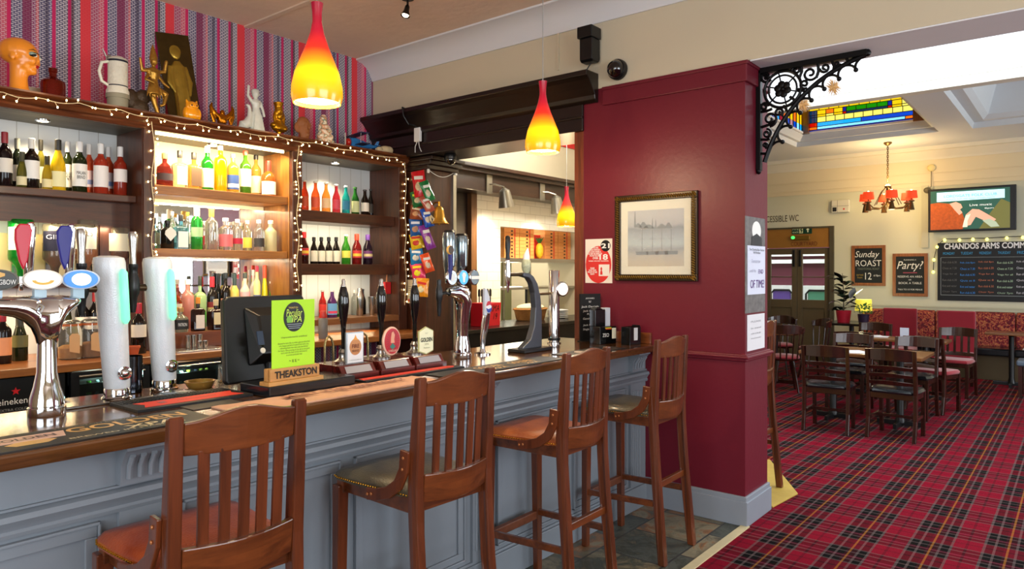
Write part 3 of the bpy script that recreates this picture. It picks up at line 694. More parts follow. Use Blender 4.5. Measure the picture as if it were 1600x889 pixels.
# back panels
def tg(name, col):
    m = bpy.data.materials.new(name); m.use_nodes = True; nt = m.node_tree; b = nt.nodes['Principled BSDF']
    tc = nt.nodes.new('ShaderNodeTexCoord'); sp = nt.nodes.new('ShaderNodeSeparateXYZ'); nt.links.new(tc.outputs['Object'], sp.inputs[0])
    f = M_(nt, 'FRACT', M_(nt, 'DIVIDE', M_(nt, 'ADD', sp.outputs[0], 20), .118)); g = M_(nt, 'LESS_THAN', f, .03)
    mx = nt.nodes.new('ShaderNodeMix'); mx.data_type = 'RGBA'; nt.links.new(g, mx.inputs[0]); mx.inputs[6].default_value = S(col); mx.inputs[7].default_value = S('#8c8e88')
    nt.links.new(mx.outputs[2], b.inputs['Base Color']); b.inputs['Roughness'].default_value = .5; return m
tgm = tg('pale_boarding', '#c8cdd0')
part('back_panel', MB().box(XL, pA0, BY-.01, BY+.02, WT, zc0), tgm)
part('back_panel', MB().box(pB1, pC0, BY-.01, BY+.02, WT, zc0), tgm)
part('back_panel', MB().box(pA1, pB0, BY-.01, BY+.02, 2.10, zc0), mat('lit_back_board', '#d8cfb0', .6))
MIR = mat('mirror', '#e8e8e8', .02, 1, var=0)
part('mirror', MB().box(pA1, pB0, BY-.02, BY+.01, WT+.11, 2.10), MIR)
# side linings
part('side_lining', MB().box(pA0-.004, pA0, FY+.0, BY, WT, zc0), bwoodz)
part('side_lining', MB().box(pB0-.004, pB0, FY+.02, BY, WT, zc0), wood('lit_lining', '#6a3c18', '#a06c30', 'Z', .35, .2))  # lighter copy of the upright oak, strip glow painted into its colour
# shelves : bay 1
def shelf(a, b, zt, th, y0, m_, y1=BY-.02): return part('shelf', MB().box(a, b, y0, y1, zt-th, zt), m_, bevel=.004)
zA = 2.105; shelf(XL, pA0-.005, zA, .045, 4.90, bwood)
part('fascia', MB().box(XL, pA0-.005, 5.00, 5.03, zA-.20, zA-.045), bwood)
part('panel_frame', MB().box(pA0-.19, pA0-.005, 5.00, 5.03, 1.56, zA-.20).box(pA0-.22, pA0-.19, 5.02, 5.05, 1.56, zA-.20), bwoodz)
part('optic_board', MB().box(XL, pA0-.19, 5.15, 5.18, 1.53, 1.84), mat('cream_optic_board', '#e2cf9a', .5))
part('shelf', MB().box(XL, pA0-.005, 5.10, BY-.02, 1.50, 1.53), bwood)
# bay 2
z21, z22 = 2.19, 1.76
sm2 = lwood
shelf(pA1, pB0-.005, z21, .062, 4.86, sm2); shelf(pA1, pB0-.005, z22, .055, 4.86, sm2)
# bay 3
z31, z32, z33 = 2.10, 1.666, 1.215
shelf(pB1, pC0, z31, .09, 4.86, bwood); shelf(pB1, pC0, z32, .09, 4.86, bwood); shelf(pB1, pC0, z33, .05, 4.80, wood('lower_shelf', '#6a4326', '#8a5c36', 'X', .35, .2))
# step and worktop
ZS = 1.19
part('step', MB().box(pA1, pB0-.005, 4.74, BY-.021, WT, ZS), wood('step_oak', '#5a2a14', '#7c421f', 'X', .35, .2), bevel=.004)
part('worktop', MB().box(XL, pC1, WTY, BY, WT-.045, WT), wood('worktop_oak', '#6a3414', '#a86a30', 'X', .3, .3), bevel=.005)
# downlights and strips in the soffit
def downlight(x, y, z, lab, power):
    t = thing('downlight', lab, 'downlight', (x, y, z), 0, 'downlights in the back bar soffit')
    MB().lathe([(.040, -.004), (.042, 0), (.042, .006), (.030, .006)], seg=20).build('bezel', chrome, t, smooth=True)
    MB().lathe([(.0, -.006), (.030, -.005), (.032, .0)], seg=20).build('lens', mat('lamp_lens', '#fff2d0', .3, emit='#ffe6b0', es=14), t, smooth=True)
    spot('downlight_beam', (x, y, z-.02), (x, y+.06, 1.3), power, WARM2, 120, .03, .8)
for u, v, pw, lab in ((67, 188, 34, 'small round downlight above the wine bottles'), (332, 225, 26, 'small round downlight above the whisky shelf'), (524, 254, 34, 'small round downlight above the coloured mixer bottles')):
    x, t = onY(u, 5.02); downlight(x, 5.02, zc0-.006, lab, pw)
m = MB().box(pA1+.02, pB0-.06, FY+.005, FY+.02, zc0-.022, zc0-.003)
led = mat('led_strip', '#fff0c0', .3, emit='#ffe9a8', es=9)
single('led_strip', m, led, 'glowing strip light under the cornice of the middle bay', 'strip light', (2.6, FY+.01, zc0-.02))
area('led_light', ((pA1+pB0)/2, FY+.05, zc0-.035), (math.radians(20), 0, 0), pB0-pA1-.1, .02, 19, WARM2)
area('led_light_under_shelf', ((pA1+pB0)/2, 4.93, z21-.07), (math.radians(25), 0, 0), pB0-pA1-.15, .02, 8, WARM2)
area('led_light_under_shelf', ((pA1+pB0)/2, 4.93, z22-.062), (math.radians(25), 0, 0), pB0-pA1-.15, .02, 6, WARM2)
area('optic_light', (1.2, 4.96, 1.88), (math.radians(35), 0, 0), 1.5, .04, 6, WARM2)  # added lamp with no fitting, brightens the cream optic board
area('led_light_counter', (.9, 4.9, 1.49), (math.radians(0), 0, 0), 1.6, .05, 14, WARM)
area('led_light_counter', (3.75, 4.92, z33-.06), (math.radians(0), 0, 0), .7, .04, 3, WARM)
area('shelf_light', (3.75, 4.90, z31-.10), (math.radians(35), 0, 0), .8, .03, 4, WARM2)
area('shelf_light', (3.75, 4.90, z32-.10), (math.radians(35), 0, 0), .8, .03, 4, WARM2)
# ================================================================== BOTTLES
PROF = {
 'wine': [(0, 0), (.96, 0), (1, .012), (1, .60), (.93, .66), (.55, .73), (.36, .78), (.35, .97), (.40, .975), (.40, 1)],
 'burg': [(0, 0), (.96, 0), (1, .012), (1, .46), (.94, .54), (.66, .66), (.40, .78), (.34, .84), (.34, .97), (.39, .975), (.39, 1)],
 'spirit': [(0, 0), (.95, 0), (1, .015), (1, .62), (.94, .68), (.60, .74), (.36, .79), (.34, .96), (.40, .965), (.40, 1)],
 'tall': [(0, 0), (.95, 0), (1, .015), (1, .66), (.86, .73), (.45, .78), (.38, .82), (.38, 1)],
 'beer': [(0, 0), (.95, 0), (1, .02), (1, .50), (.90, .60), (.50, .74), (.38, .82), (.36, .97), (.44, .975), (.44, 1)],
 'squat': [(0, 0), (.93, 0), (1, .03), (1, .50), (.92, .60), (.50, .68), (.30, .73), (.27, .95), (.33, .96), (.33, 1)],
 'cone': [(0, 0), (.95, 0), (1, .02), (.92, .25), (.62, .60), (.38, .78), (.36, 1)],
 'champ': [(0, 0), (.95, 0), (1, .015), (1, .42), (.92, .52), (.55, .72), (.38, .82), (.40, .96), (.44, .97), (.44, 1)],
}
CAPF = {'wine': .80, 'burg': .80, 'spirit': .90, 'tall': .90, 'beer': .955, 'squat': .84, 'cone': .78, 'champ': .74}
def patch(m, r, z0, z1, a0, a1, n=10):
    vs = []
    for i in range(n+1):
        a = math.radians(a0+(a1-a0)*i/n)
        vs += [(r*math.cos(a), r*math.sin(a), z0), (r*math.cos(a), r*math.sin(a), z1)]
    return m.add(vs, [(2*i, 2*i+2, 2*i+3, 2*i+1) for i in range(n)])
def cm(col, rough=.4, metal=0): return mat('c_'+col.strip('#')+('m' if metal else ''), col, rough, metal, var=.04)
def bottle_at(x, y, zb, r, H, kind, glass, cap, lab, label, group=None, name='bottle', cat='bottle', band=None, lz=(.16, .48), txt=None, body=.35, seg=18, ltx='#333333', capf=None):
    t = thing(name, label, cat, (x, y, zb), 0, group)
    lum = sum(S(glass)[:3])/3
    if body == .35 and lum > .45: body = .12
    gm = glassc('glass_'+glass.strip('#')+'_%d' % int(body*100), glass, .03, body)
    if kind == 'square' or kind == 'flask':
        d = .62 if kind == 'flask' else .85; m = MB(); hb = .66
        sh = [(-1, -1), (1, -1), (1, 1), (-1, 1)]; lv = [(.0, .93), (.012, 1), (hb-.05, 1), (hb, .80), (hb+.04, .34)]
        vs = []; n = 8
        for z, s_ in lv:
            c = .78 if s_ > .5 else .6
            for (px, py) in ((-1, -c), (-c, -1), (c, -1), (1, -c), (1, c), (c, 1), (-c, 1), (-1, c)): vs.append((px*r*s_, py*r*s_*(d if s_ > .5 else 1), z*H))
        fs = [tuple(range(n))[::-1]]+[(i*n+j, i*n+(j+1) % n, (i+1)*n+(j+1) % n, (i+1)*n+j) for i in range(len(lv)-1) for j in range(n)]+[tuple((len(lv)-1)*n+j for j in range(n))]
        m.add(vs, fs); m.lathe([(.32*r, (hb+.02)*H), (.30*r, 1*H)], seg=12)
        m.build('glass_body', gm, t, smooth=True)
        cf = capf or .82
        MB().lathe([(.37*r, cf*H), (.38*r, H*1.0), (.34*r, H*1.012), (0, H*1.012)], seg=14).build('cap', cm(cap), t, smooth=True)
        if lab:
            MB().box(-r*.78, r*.78, -r*d-.0015, -r*d+.001, lz[0]*H, lz[1]*H).build('label', cm(lab, .6), t)
            if txt: text(txt, (0, -r*d-.002, (lz[0]+lz[1])/2*H), r*1.3, (lz[1]-lz[0])*H*.35, cm(ltx), '-Y', t)
        return t
    pr = [(a*r, z*H) for a, z in PROF[kind]]
    MB().lathe(pr, seg=seg).build('glass_body', gm, t, smooth=True)
    cf = capf or CAPF[kind]
    rr = [a for a, z in PROF[kind] if z >= cf-.08]; rn = max(.34, max(rr[-3:]))*r
    rb = rn*(1.25 if kind == 'champ' else 1)
    MB().lathe([(rb+.0012, cf*H), (rn+.0018, (cf+.03)*H), (rn+.0018, H), (rn*.9, H+.003), (0, H+.003)], seg=14).build('cap', cm(cap, .35), t, smooth=True)
    if lab:
        aim = math.degrees(math.atan2(-y, -x)); mid = -90+(aim+90)*.45
        patch(MB(), r*1.012, lz[0]*H, lz[1]*H, mid-78, mid+78).build('label', cm(lab, .6), t, smooth=True)
        if band: patch(MB(), r*1.02, (lz[0]+.05)*H, (lz[0]+.14)*H, mid-70, mid+70).build('label_band', cm(band, .6), t, smooth=True)
        if txt:
            a = math.radians(mid); nrm = Vector((math.cos(a), math.sin(a), 0)); X = Vector((-nrm.y, nrm.x, 0))
            text(txt, nrm*(r*1.03)+Vector((0, 0, (lz[0]+lz[1])/2*H)), r*1.15, (lz[1]-lz[0])*H*.34, cm(ltx), None, t, axes=(X, Vector((0, 0, 1))))
    return t
def row(zb, group, items, cat='bottle'):
    for it in items:
        (u, vt, wp, Y, kind, glass, cap, lab, label) = it[:9]; kw = it[9] if len(it) > 9 else {}
        x, t = onY(u, Y); H = zof(vt, t)-zb; r = wp/2*t/FX
        bottle_at(x, Y, zb, r, H, kind, glass, cap, lab, label, group, **kw)
F_, B_ = 4.985, 5.10
W = {'name': 'wine_bottle', 'cat': 'wine bottle'}
def wk(**k): d = dict(W); d.update(k); return d
row(zA, 'wine bottles on the top left shelf', [
 (7.5, 207, 21, F_, 'wine', '#1a0f10', '#8c1c28', '#e6e0d4', 'dark red wine bottle with crimson capsule on the top left shelf', wk(body=.8, lz=(.26, .52))),
 (27, 217, 17, B_, 'wine', '#151a12', '#77776e', '#e8e4d8', 'dark wine bottle with dull silver capsule behind two others', wk(body=.8)),
 (35, 238, 16, F_, 'champ', '#5d5a20', '#4a4a38', '#e9dcae', 'small dark gold quarter bottle in front of the silver capped bottle', wk(body=.5, lz=(.08, .32))),
 (49.5, 217, 21.5, F_, 'wine', '#1a1210', '#dedcd4', '#f4f2ec', 'dark red wine bottle with white capsule and big white label', wk(body=.8, lz=(.20, .56), capf=.80)),
 (64, 219, 13, B_, 'wine', '#6a6424', '#16140f', '#e6dfc0', 'slim olive glass wine bottle with black capsule', wk(body=.4)),
 (74, 244, 14.5, F_, 'champ', '#a68c1e', '#3a3622', '#efe2a8', 'small yellow quarter bottle of sparkling wine in front of the olive glass bottle', wk(body=.4, lz=(.08, .32))),
 (91, 219, 21, F_, 'burg', '#d6b21c', '#17130d', '#f6eeb4', 'golden white wine bottle with black capsule and cream label', wk(body=.5, lz=(.08, .38))),
 (106, 222, 15.5, B_, 'wine', '#222a12', '#d9dade', '#f1efe8', 'dark green wine bottle with white capsule standing half behind its twin', wk(body=.75, txt='ALAN', lz=(.12, .56))),
 (124.5, 222, 21, F_, 'wine', '#222a12', '#d9dade', '#f6f4ee', 'dark green wine bottle with white capsule and two lines of bold black lettering', wk(body=.75, lz=(.12, .56), txt='MALAN\nBRINO', ltx='#111111')),
 (139.5, 226, 15.5, B_, 'wine', '#d9603c', '#d6d8dc', '#dcc8d4', 'rosé bottle with a pink and blue label behind the front bottles', wk(body=.5, band='#7c8cc0')),
 (157.5, 225, 21, F_, 'wine', '#c4432c', '#dadcdf', '#f2ece8', 'rosé wine bottle with a wide white label, front of the rosé group', wk(body=.5, lz=(.14, .56))),
 (169.5, 230, 15, B_, 'wine', '#d2552e', '#d4d6da', '#d8d2dc', 'rosé bottle with blue striped label standing behind', wk(body=.5, band='#7088c4')),
 (188, 230, 19, F_, 'wine', '#a83420', '#d8dade', '#f0eae6', 'deep pink wine bottle with white capsule next to the oak upright', wk(body=.55, lz=(.28, .54))),
])
row(z21, 'spirit bottles on the upper middle shelf', [
 (257.5, 240, 24, F_, 'squat', '#7c2a24', '#8c7a50', '#40363c', 'squat dark red decanter bottle with a round stopper', dict(lz=(.2, .4))),
 (281, 236, 20, F_, 'square', '#e8e0b8', '#1c1a18', '#f8f6ea', 'square clear whisky bottle with black cork and white label', dict(lz=(.10, .58))),
 (303, 239, 20, F_, 'square', '#b88a40', '#241e18', '#6a5440', 'square amber bottle with dark ornate label', dict(lz=(.10, .58))),
 (324, 229, 18.5, F_, 'wine', '#1e7a24', '#f4f0e6', '#eee8c4', 'green glass bottle with white cap and cream label', dict(capf=.86, lz=(.08, .50))),
 (344.5, 228, 19, F_, 'tall', '#e0a80c', '#f2ead0', None, 'tall golden liqueur bottle with a clear cap', dict()),
 (364, 241, 18, F_, 'spirit', '#c69a3c', '#4a5264', '#2c4a86', 'amber spirit bottle with blue label', dict(lz=(.10, .46), band='#e8e4d8')),
 (383.5, 236, 17, F_, 'spirit', '#4a7c22', '#b23a24', '#f2ecc8', 'green whiskey bottle with red cap and pale label', dict(lz=(.18, .58))),
 (400, 243, 15.5, B_, 'spirit', '#caa04a', '#16130f', '#eadfb4', 'slim amber bottle with black cap beside the red waxed one', dict(lz=(.1, .5))),
 (419.5, 252, 22, F_, 'squat', '#c06a2c', '#c8281c', '#fbf8ee', 'squat bourbon bottle with dripping red wax top', dict(lz=(.06, .42), capf=.70)),
])
row(z22, 'gin and vodka bottles on the lit middle shelf', [
 (261.5, 345, 20, F_, 'spirit', '#1c1e1c', '#1a1a1a', None, 'black ribbed gin bottle with white diamond label', dict(body=.9)),
 (269, 331, 12, B_, 'spirit', '#dfe6dc', '#cfd0c8', '#eef0ea', 'clear slim bottle behind the blue gin bottle', dict()),
 (282.5, 336, 19.5, F_, 'square', '#7cc4d4', '#2a2c30', '#f0f6f4', 'pale blue square gin bottle with white label', dict(lz=(.06, .52))),
 (293, 332, 13, B_, 'spirit', '#d8e4e4', '#c09a3c', '#e8ece8', 'clear bottle with gold cap behind the blue gin bottle', dict()),
 (307.5, 323, 17.5, F_, 'tall', '#3cb84a', '#f2efe4', '#b8e0a8', 'tall clear bottle of bright green spirit with white cap', dict(lz=(.30, .52), capf=.78)),
 (319, 346, 13, B_, 'spirit', '#e8e0dc', '#d8d4cc', '#d0464a', 'clear bottle with red label partly hidden behind', dict(lz=(.2, .5))),
 (330.5, 326, 19, F_, 'spirit', '#e8e6d8', '#c8a04c', None, 'tall clear vodka bottle with gold cap', dict(capf=.80)),
 (352.5, 341, 21, F_, 'spirit', '#eee6e2', '#f2eeea', '#e87a80', 'clear bottle with pinkish red lettering on it', dict(lz=(.12, .50))),
 (371, 343, 15.5, F_, 'spirit', '#f0eceb', '#f0eeea', '#c83048', 'clear bottle with dark red round fruit motifs', dict(lz=(.22, .40))),
 (386.5, 345, 14, B_, 'spirit', '#f2f0dc', '#f0eee4', '#f0dc5c', 'clear vodka bottle with yellow citrus label', dict(lz=(.12, .45))),
 (404.5, 344, 16, F_, 'spirit', '#e4e6e4', '#f2f2f0', '#3c3c3e', 'clear bottle with black splashes on it', dict(lz=(.14, .42))),
 (423, 345, 18.5, F_, 'spirit', '#e8e8b8', '#f4f2e4', None, 'frosted pale yellow bottle at the right end of the gin shelf', dict(body=.6)),
])
# white diamond label of the black bottle
bx_, bt_ = onY(261.5, F_)
mm = MB().prism([(-.04, .10), (0, .055), (.04, .10), (.036, .125), (0, .155), (-.036, .125)], 'XZ', -.052, -.050)
for o in bpy.data.objects:
    if o.get('label') == 'black ribbed gin bottle with white diamond label': mm.build('diamond_label', cm('#f4f2ea'), o)
S3 = dict(lz=(.16, .48))
row(z31, 'coloured mixer bottles on the upper right shelf', [
 (476, 282, 12.5, F_, 'beer', '#d8401c', '#e8dcc8', '#c8502c', 'orange red alcopop bottle nearest the fairy light upright', S3),
 (493, 284, 13.5, F_, 'beer', '#e0602a', '#e8e0cc', '#e8603c', 'bright orange alcopop bottle, second on its shelf', S3),
 (509.5, 286, 13.5, F_, 'beer', '#f09a3c', '#f0e8d4', '#f6cf9a', 'pale orange alcopop bottle with peach label', S3),
 (525.5, 289, 12.5, F_, 'beer', '#d83a48', '#e8dcd8', '#d85060', 'raspberry pink alcopop bottle', S3),
 (540.5, 291, 12.5, F_, 'beer', '#20a8a8', '#dce8e4', '#2c7ea0', 'turquoise blue alcopop bottle', S3),
 (555, 293, 12.5, F_, 'beer', '#1c5c20', '#2c6c28', '#d8dca0', 'dark green cider bottle with cream oval label', dict(body=.6, lz=(.1, .5))),
 (570, 297, 13, F_, 'beer', '#1c100a', '#3a3230', '#ece4d4', 'dark brown bottle with a round cream label', dict(body=.85, lz=(.16, .50))),
 (579, 296, 9, B_, 'beer', '#140e0c', '#2c2826', '#3a3430', 'plain dark bottle tucked behind at the shelf end', dict(body=.85)),
])
row(z32, 'ale bottles on the lower right shelf', [
 (475, 363, 14.5, F_, 'beer', '#3a1410', '#a81c20', '#c02a30', 'dark ale bottle with red cap and red label', dict(body=.7, capf=.82, lz=(.28, .50), band='#e8b83c')),
]+[(490.5+11.6*i, 371, 11.5, F_, 'beer', '#15100d', '#131010', '#e9e4cf', l, dict(body=.9, lz=(.10, .50), capf=.86)) for i, l in enumerate((
 'black stout bottle with cream label, leftmost of the four alike', 'black stout bottle with cream label, second of the four alike', 'black stout bottle with cream label, third of the four alike', 'black stout bottle with cream label, rightmost of the four alike'))]+[
 (540.5, 367, 14, F_, 'beer', '#3c9a28', '#dfe8d8', '#e2dc5c', 'green fruit cider bottle with yellow label', dict(lz=(.22, .46))),
 (557.5, 366, 15, F_, 'beer', '#8c1c1c', '#d03c28', '#c83438', 'red fruit cider bottle with gold neck band', dict(lz=(.22, .46), band='#e8c040', capf=.80)),
 (574.5, 367, 15, F_, 'beer', '#1c1020', '#5c3a8c', '#6c3c70', 'dark purple fruit cider bottle with purple cap', dict(body=.8, lz=(.22, .46), band='#d8c890', capf=.82)),
])
row(z33, 'soft drink bottles on the bottom right shelf', [
 (504, 454, 12, B_, 'beer', '#c02c28', '#9a9c9a', '#d83c34', 'red soft drink bottle almost hidden by the green card', S3),
 (519, 454, 15.5, F_, 'beer', '#5c2a6c', '#a8a4ac', '#6aa4d8', 'purple fruit drink bottle with light blue label', dict(lz=(.10, .52), band='#e04468')),
 (533, 454, 13.5, F_, 'beer', '#24a03c', '#9ab09a', '#a8dc9c', 'bright green soda bottle with a swirl label', dict(lz=(.12, .46))),
 (553.5, 454, 9, B_, 'tall', '#c8ccc8', '#d8d8d4', None, 'slim clear bottle behind the first hand pull', {}),
 (567, 452, 9.5, B_, 'beer', '#141212', '#1c1a1a', None, 'thin black bottle between the cocktail shakers', dict(body=.9)),
])
# step, middle bay: two ranks
Fs, Bs, Ms = 4.80, 5.11, 4.96
row(ZS, 'liqueur bottles on the step of the middle bay', [
 (277, 449, 14, Ms, 'tall', '#b8481c', '#7c2a18', '#f0e4c4', 'orange rum bottle with dark red cap and white label', dict(lz=(.40, .62), band='#f0a01c')),
 (293, 437, 20, Bs, 'spirit', '#e09a90', '#e8e0dc', None, 'large pale pink gin bottle', dict(body=.5, txt=None)),
 (312.5, 432, 16, Bs, 'square', '#a8c890', '#1c241c', '#3cae2c', 'frosted green melon liqueur bottle with pourer', dict(body=.6, lz=(.10, .30))),
 (331.5, 433, 16, Bs, 'wine', '#1a1614', '#b82430', '#6c1c1c', 'dark bottle with red capsule behind the square amaretto', dict(body=.85, band='#a89a60', lz=(.25, .50))),
 (341, 428, 11, 5.17, 'wine', '#121412', '#16181a', None, 'black necked dark bottle at the mirror', dict(body=.9)),
 (352.5, 427, 15, Bs, 'spirit', '#17120f', '#1b2228', '#e8a080', 'black rum bottle with an orange and white label', dict(body=.85, lz=(.28, .52))),
 (366.5, 428, 14, Bs, 'spirit', '#f0d870', '#2c3c3c', '#f6eecc', 'yellow bottle with a chequered neck', dict(body=.6, lz=(.1, .4), capf=.72)),
 (383, 427, 15, Bs, 'spirit', '#f0d4c4', '#3c4440', '#e8a0a8', 'creamy pink liqueur bottle with a pink label', dict(body=.7, lz=(.50, .64))),
 (396, 422, 11, 5.17, 'spirit', '#eee8e4', '#d8d4d0', '#c04434', 'white bottle with small red emblem', dict(body=.7, lz=(.36, .46))),
 (401.5, 416, 11, Bs, 'tall', '#f0e8a0', '#a81c38', '#4060a0', 'cream bottle with red cap and blue label', dict(body=.7, lz=(.34, .50))),
 (413.5, 415, 13.5, Bs, 'cone', '#e8e01c', '#e0482c', None, 'bright yellow limoncello bottle with orange red top', dict(body=.6)),
 (423.5, 440, 9, Bs, 'beer', '#5cb850', '#e4ece0', '#e4f0dc', 'little green bottle beside the limoncello', dict()),
 (282.5, 481, 22, Fs, 'squat', '#b8b89c', '#b0894c', '#1c1e20', 'squat clear tequila bottle with black label', dict(lz=(.12, .52), txt='PATRON', ltx='#f0f0f0')),
 (309.5, 465, 17.5, Fs, 'square', '#2a140c', '#e8901c', '#e8ddd0', 'dark brown orange liqueur bottle with orange cap', dict(body=.7, lz=(.08, .48))),
 (337.5, 468, 20, Fs, 'square', '#2c120c', '#c8b890', '#e2d4a8', 'square amaretto bottle with cream label and square cap', dict(body=.7, lz=(.18, .58), capf=.80)),
 (368.5, 470, 12.5, Fs, 'tall', '#c8dce4', '#20242a', '#1c3448', 'slim bottle with blue black and white pattern', dict(body=.6, lz=(.05, .60), band='#dce8f0')),
])
# bay 1 worktop
Fw, Bw = 4.80, 5.0
row(WT, 'bottles on the back counter by the jars', [
 (4, 486, 24, 4.78, 'wine', '#1a1010', '#a01c2c', '#e8a070', 'dark bottle with dark red capsule and orange label', wk(body=.8, lz=(.16, .50))),
 (31, 492, 22, 4.86, 'champ', '#1c2414', '#181c14', '#6a6a40', 'dark green bottle with olive round label', wk(body=.85, lz=(.30, .56))),
 (86, 480, 18, 4.90, 'wine', '#181010', '#1c1414', '#e0d8c4', 'dark wine bottle behind the large chrome beer font', wk(body=.85, lz=(.2, .45))),
 (106, 470, 18, 5.06, 'champ', '#26280e', '#1a1a10', '#55552c', 'dark olive bottle behind the left glass jar', wk(body=.8)),
 (128.5, 452, 20, 5.08, 'wine', '#151010', '#a8202c', '#dcd8d4', 'red capped wine bottle behind the left glass jar', wk(body=.85, lz=(.30, .56))),
 (149, 452, 20, 5.08, 'wine', '#151010', '#b0242c', '#dcd8d4', 'red capped wine bottle behind the right glass jar', wk(body=.85, lz=(.30, .56))),
 (216.5, 474, 22, 4.70, 'wine', '#18100e', '#b01c30', '#ddd4c4', 'red capped wine bottle between the two frosted fonts', wk(body=.85, lz=(.33, .58))),
])
# glass jars with swing lids
for i, (u, fill, lab) in enumerate(((110, '#b8803c', 'clip top glass jar with brown contents and paper tag, left of the pair'), (143, '#9a6028', 'clip top glass jar with brown contents and paper tag, right of the pair'))):
    Y = 4.72; x, t = onY(u, Y); r = 17*t/FX; H = .235
    j = thing('glass_jar', lab, 'jar', (x, Y, WT), 0, 'clip top jars on the back counter')
    MB().lathe([(0, .002), (.9*r, .002), (r, .02), (r, .165), (.86*r, .19), (.86*r, .20)], seg=20).build('glass', glassc('jar_glass', '#e8ece8', .02, .08), j, smooth=True)
    MB().lathe([(0, .006), (.86*r, .006), (.93*r, .02), (.93*r, .065+.02*i), (.5*r, .085+.01*i), (0, .08)], seg=16).build('contents', mat('jar_fill_%d' % i, fill, .8, var=.3, scale=60, bump=.5), j, smooth=True)
    MB().lathe([(.90*r, .198), (.92*r, .204), (.90*r, .21)], seg=20).build('rubber_seal', mat('seal', '#b8602c', .5), j, smooth=True)
    MB().lathe([(.84*r, .21), (.86*r, .222), (.6*r, .232), (0, .235)], seg=20).build('lid', glassc('jar_glass', '#e8ece8', .02, .08), j, smooth=True)
    MB().tube([(-.02, -r*1.0, .21), (-.02, -r*1.05, .16), (.02, -r*1.05, .16), (.02, -r*1.0, .21)], .0015, 6).build('clip', steel, j)
    MB().prism([(-.028, .05), (.026, .035), (.028, .14), (.014, .155), (-.014, .155), (-.028, .14)], 'XZ', -r*1.06-.002, -r*1.06).build('paper_tag', cm('#d2a878', .8), j)
# terracotta bowls
x, t = onY(209, 4.58)
single('terracotta_pot', MB().lathe([(.022, 0), (.034, .05), (.038, .05), (.038, .062), (.030, .062), (.022, .01), (0, .01)], (x, 4.58, WT), 18), mat('terracotta', '#b4522c', .7), 'small terracotta pot beside the red capped bottle', 'pot', (x, 4.58, WT), smooth=True)
# optics: upside-down bottles on the optic board
for u, vt, vb, wp, glass, cap, lab, ltx, txt, label, kind in (
    (33, 343, 432, 35, '#189a34', '#2c6c30', '#f0f2ea', '#c81c24', '', 'upturned green spirit bottle on an optic', 'r'),
    (86, 351, 428, 34, '#6a2c1c', '#8a7a50', '#26243c', '#d8d8e8', 'GIN', 'upturned dark bottle with black label on an optic', 'r'),
    (134.5, 344, 428, 33, '#c8702c', '#c8b890', '#f0ead4', '#2a2418', "BELL'S", 'upturned whisky bottle with cream label on an optic', 'r'),
    (185, 356, 424, 35, '#8c2c18', '#d0c8a8', '#efe6c6', '#5a3a20', '', 'upturned round brandy bottle with oval label on an optic', 'o')):
    Y = 5.03; x, t = onY(u, Y); zt = zof(vt, t); zb = zof(vb, t); r = wp/2*t/FX; H = zt-zb
    o = thing('optic_bottle', label, 'optic bottle', (x, Y, zb), 0, 'optics on the left bay')
    if kind == 'r': pr = [(.0, 0), (.3*r, 0), (.32*r, .10*H), (.45*r, .18*H), (.97*r, .30*H), (r, .36*H), (r, .97*H), (.93*r, H), (0, H)]
    else: pr = [(.0, 0), (.3*r, 0), (.32*r, .12*H), (.55*r, .24*H), (.92*r, .34*H), (r, .48*H), (.94*r, .66*H), (.86*r, .78*H), (.88*r, .97*H), (.8*r, H), (0, H)]
    fill = {'#6a2c1c': .62, '#c8702c': .50, '#8c2c18': .50}.get(glass)
    MB().lathe(pr, seg=20).build('glass_body', glassc('optic_'+glass.strip('#') if not fill else 'clear_optic', glass if not fill else '#e6dcc0', .03, .35 if not fill else .1), o, smooth=True)
    if fill:
        pf = [(a*.93, z) for a, z in pr if z <= fill*H]+[(r*.9, fill*H), (0, fill*H)]
        MB().lathe(pf, seg=20).build('spirit', glassc('liq_'+glass.strip('#'), glass, .03, .6), o, smooth=True)
    mid = -90-22
    patch(MB(), r*1.015, .46*H, .86*H, mid-60, mid+60).build('label', cm(lab, .6), o, smooth=True)
    a = math.radians(mid); nrm = Vector((math.cos(a), math.sin(a), 0)); X = Vector((-nrm.y, nrm.x, 0))
    if txt: text(txt, nrm*(r*1.03)+Vector((0, 0, .74*H)), r*1.2, .09*H, cm(ltx), None, o, axes=(X, Vector((0, 0, 1))))
    # optic measure and bracket arm
    MB().lathe([(.011, -.085), (.013, -.08), (.013, -.045), (.020, -.04), (.020, 0), (.012, .004)], seg=14).build('measure', chrome, o, smooth=True)
    MB().box(-.006, .006, 0, 5.148-Y, -.03, -.015).box(-.02, .02, 5.13-Y, 5.148-Y, -.06, .10).box(-.004, .004, .0, .02, H, H+.012).build('bracket', steel, o)
    MB().tube([(-r*.3, 0, H+.002), (0, 0, H+.018), (r*.3, 0, H+.002)], .003, 6).build('top_clip', brass, o)
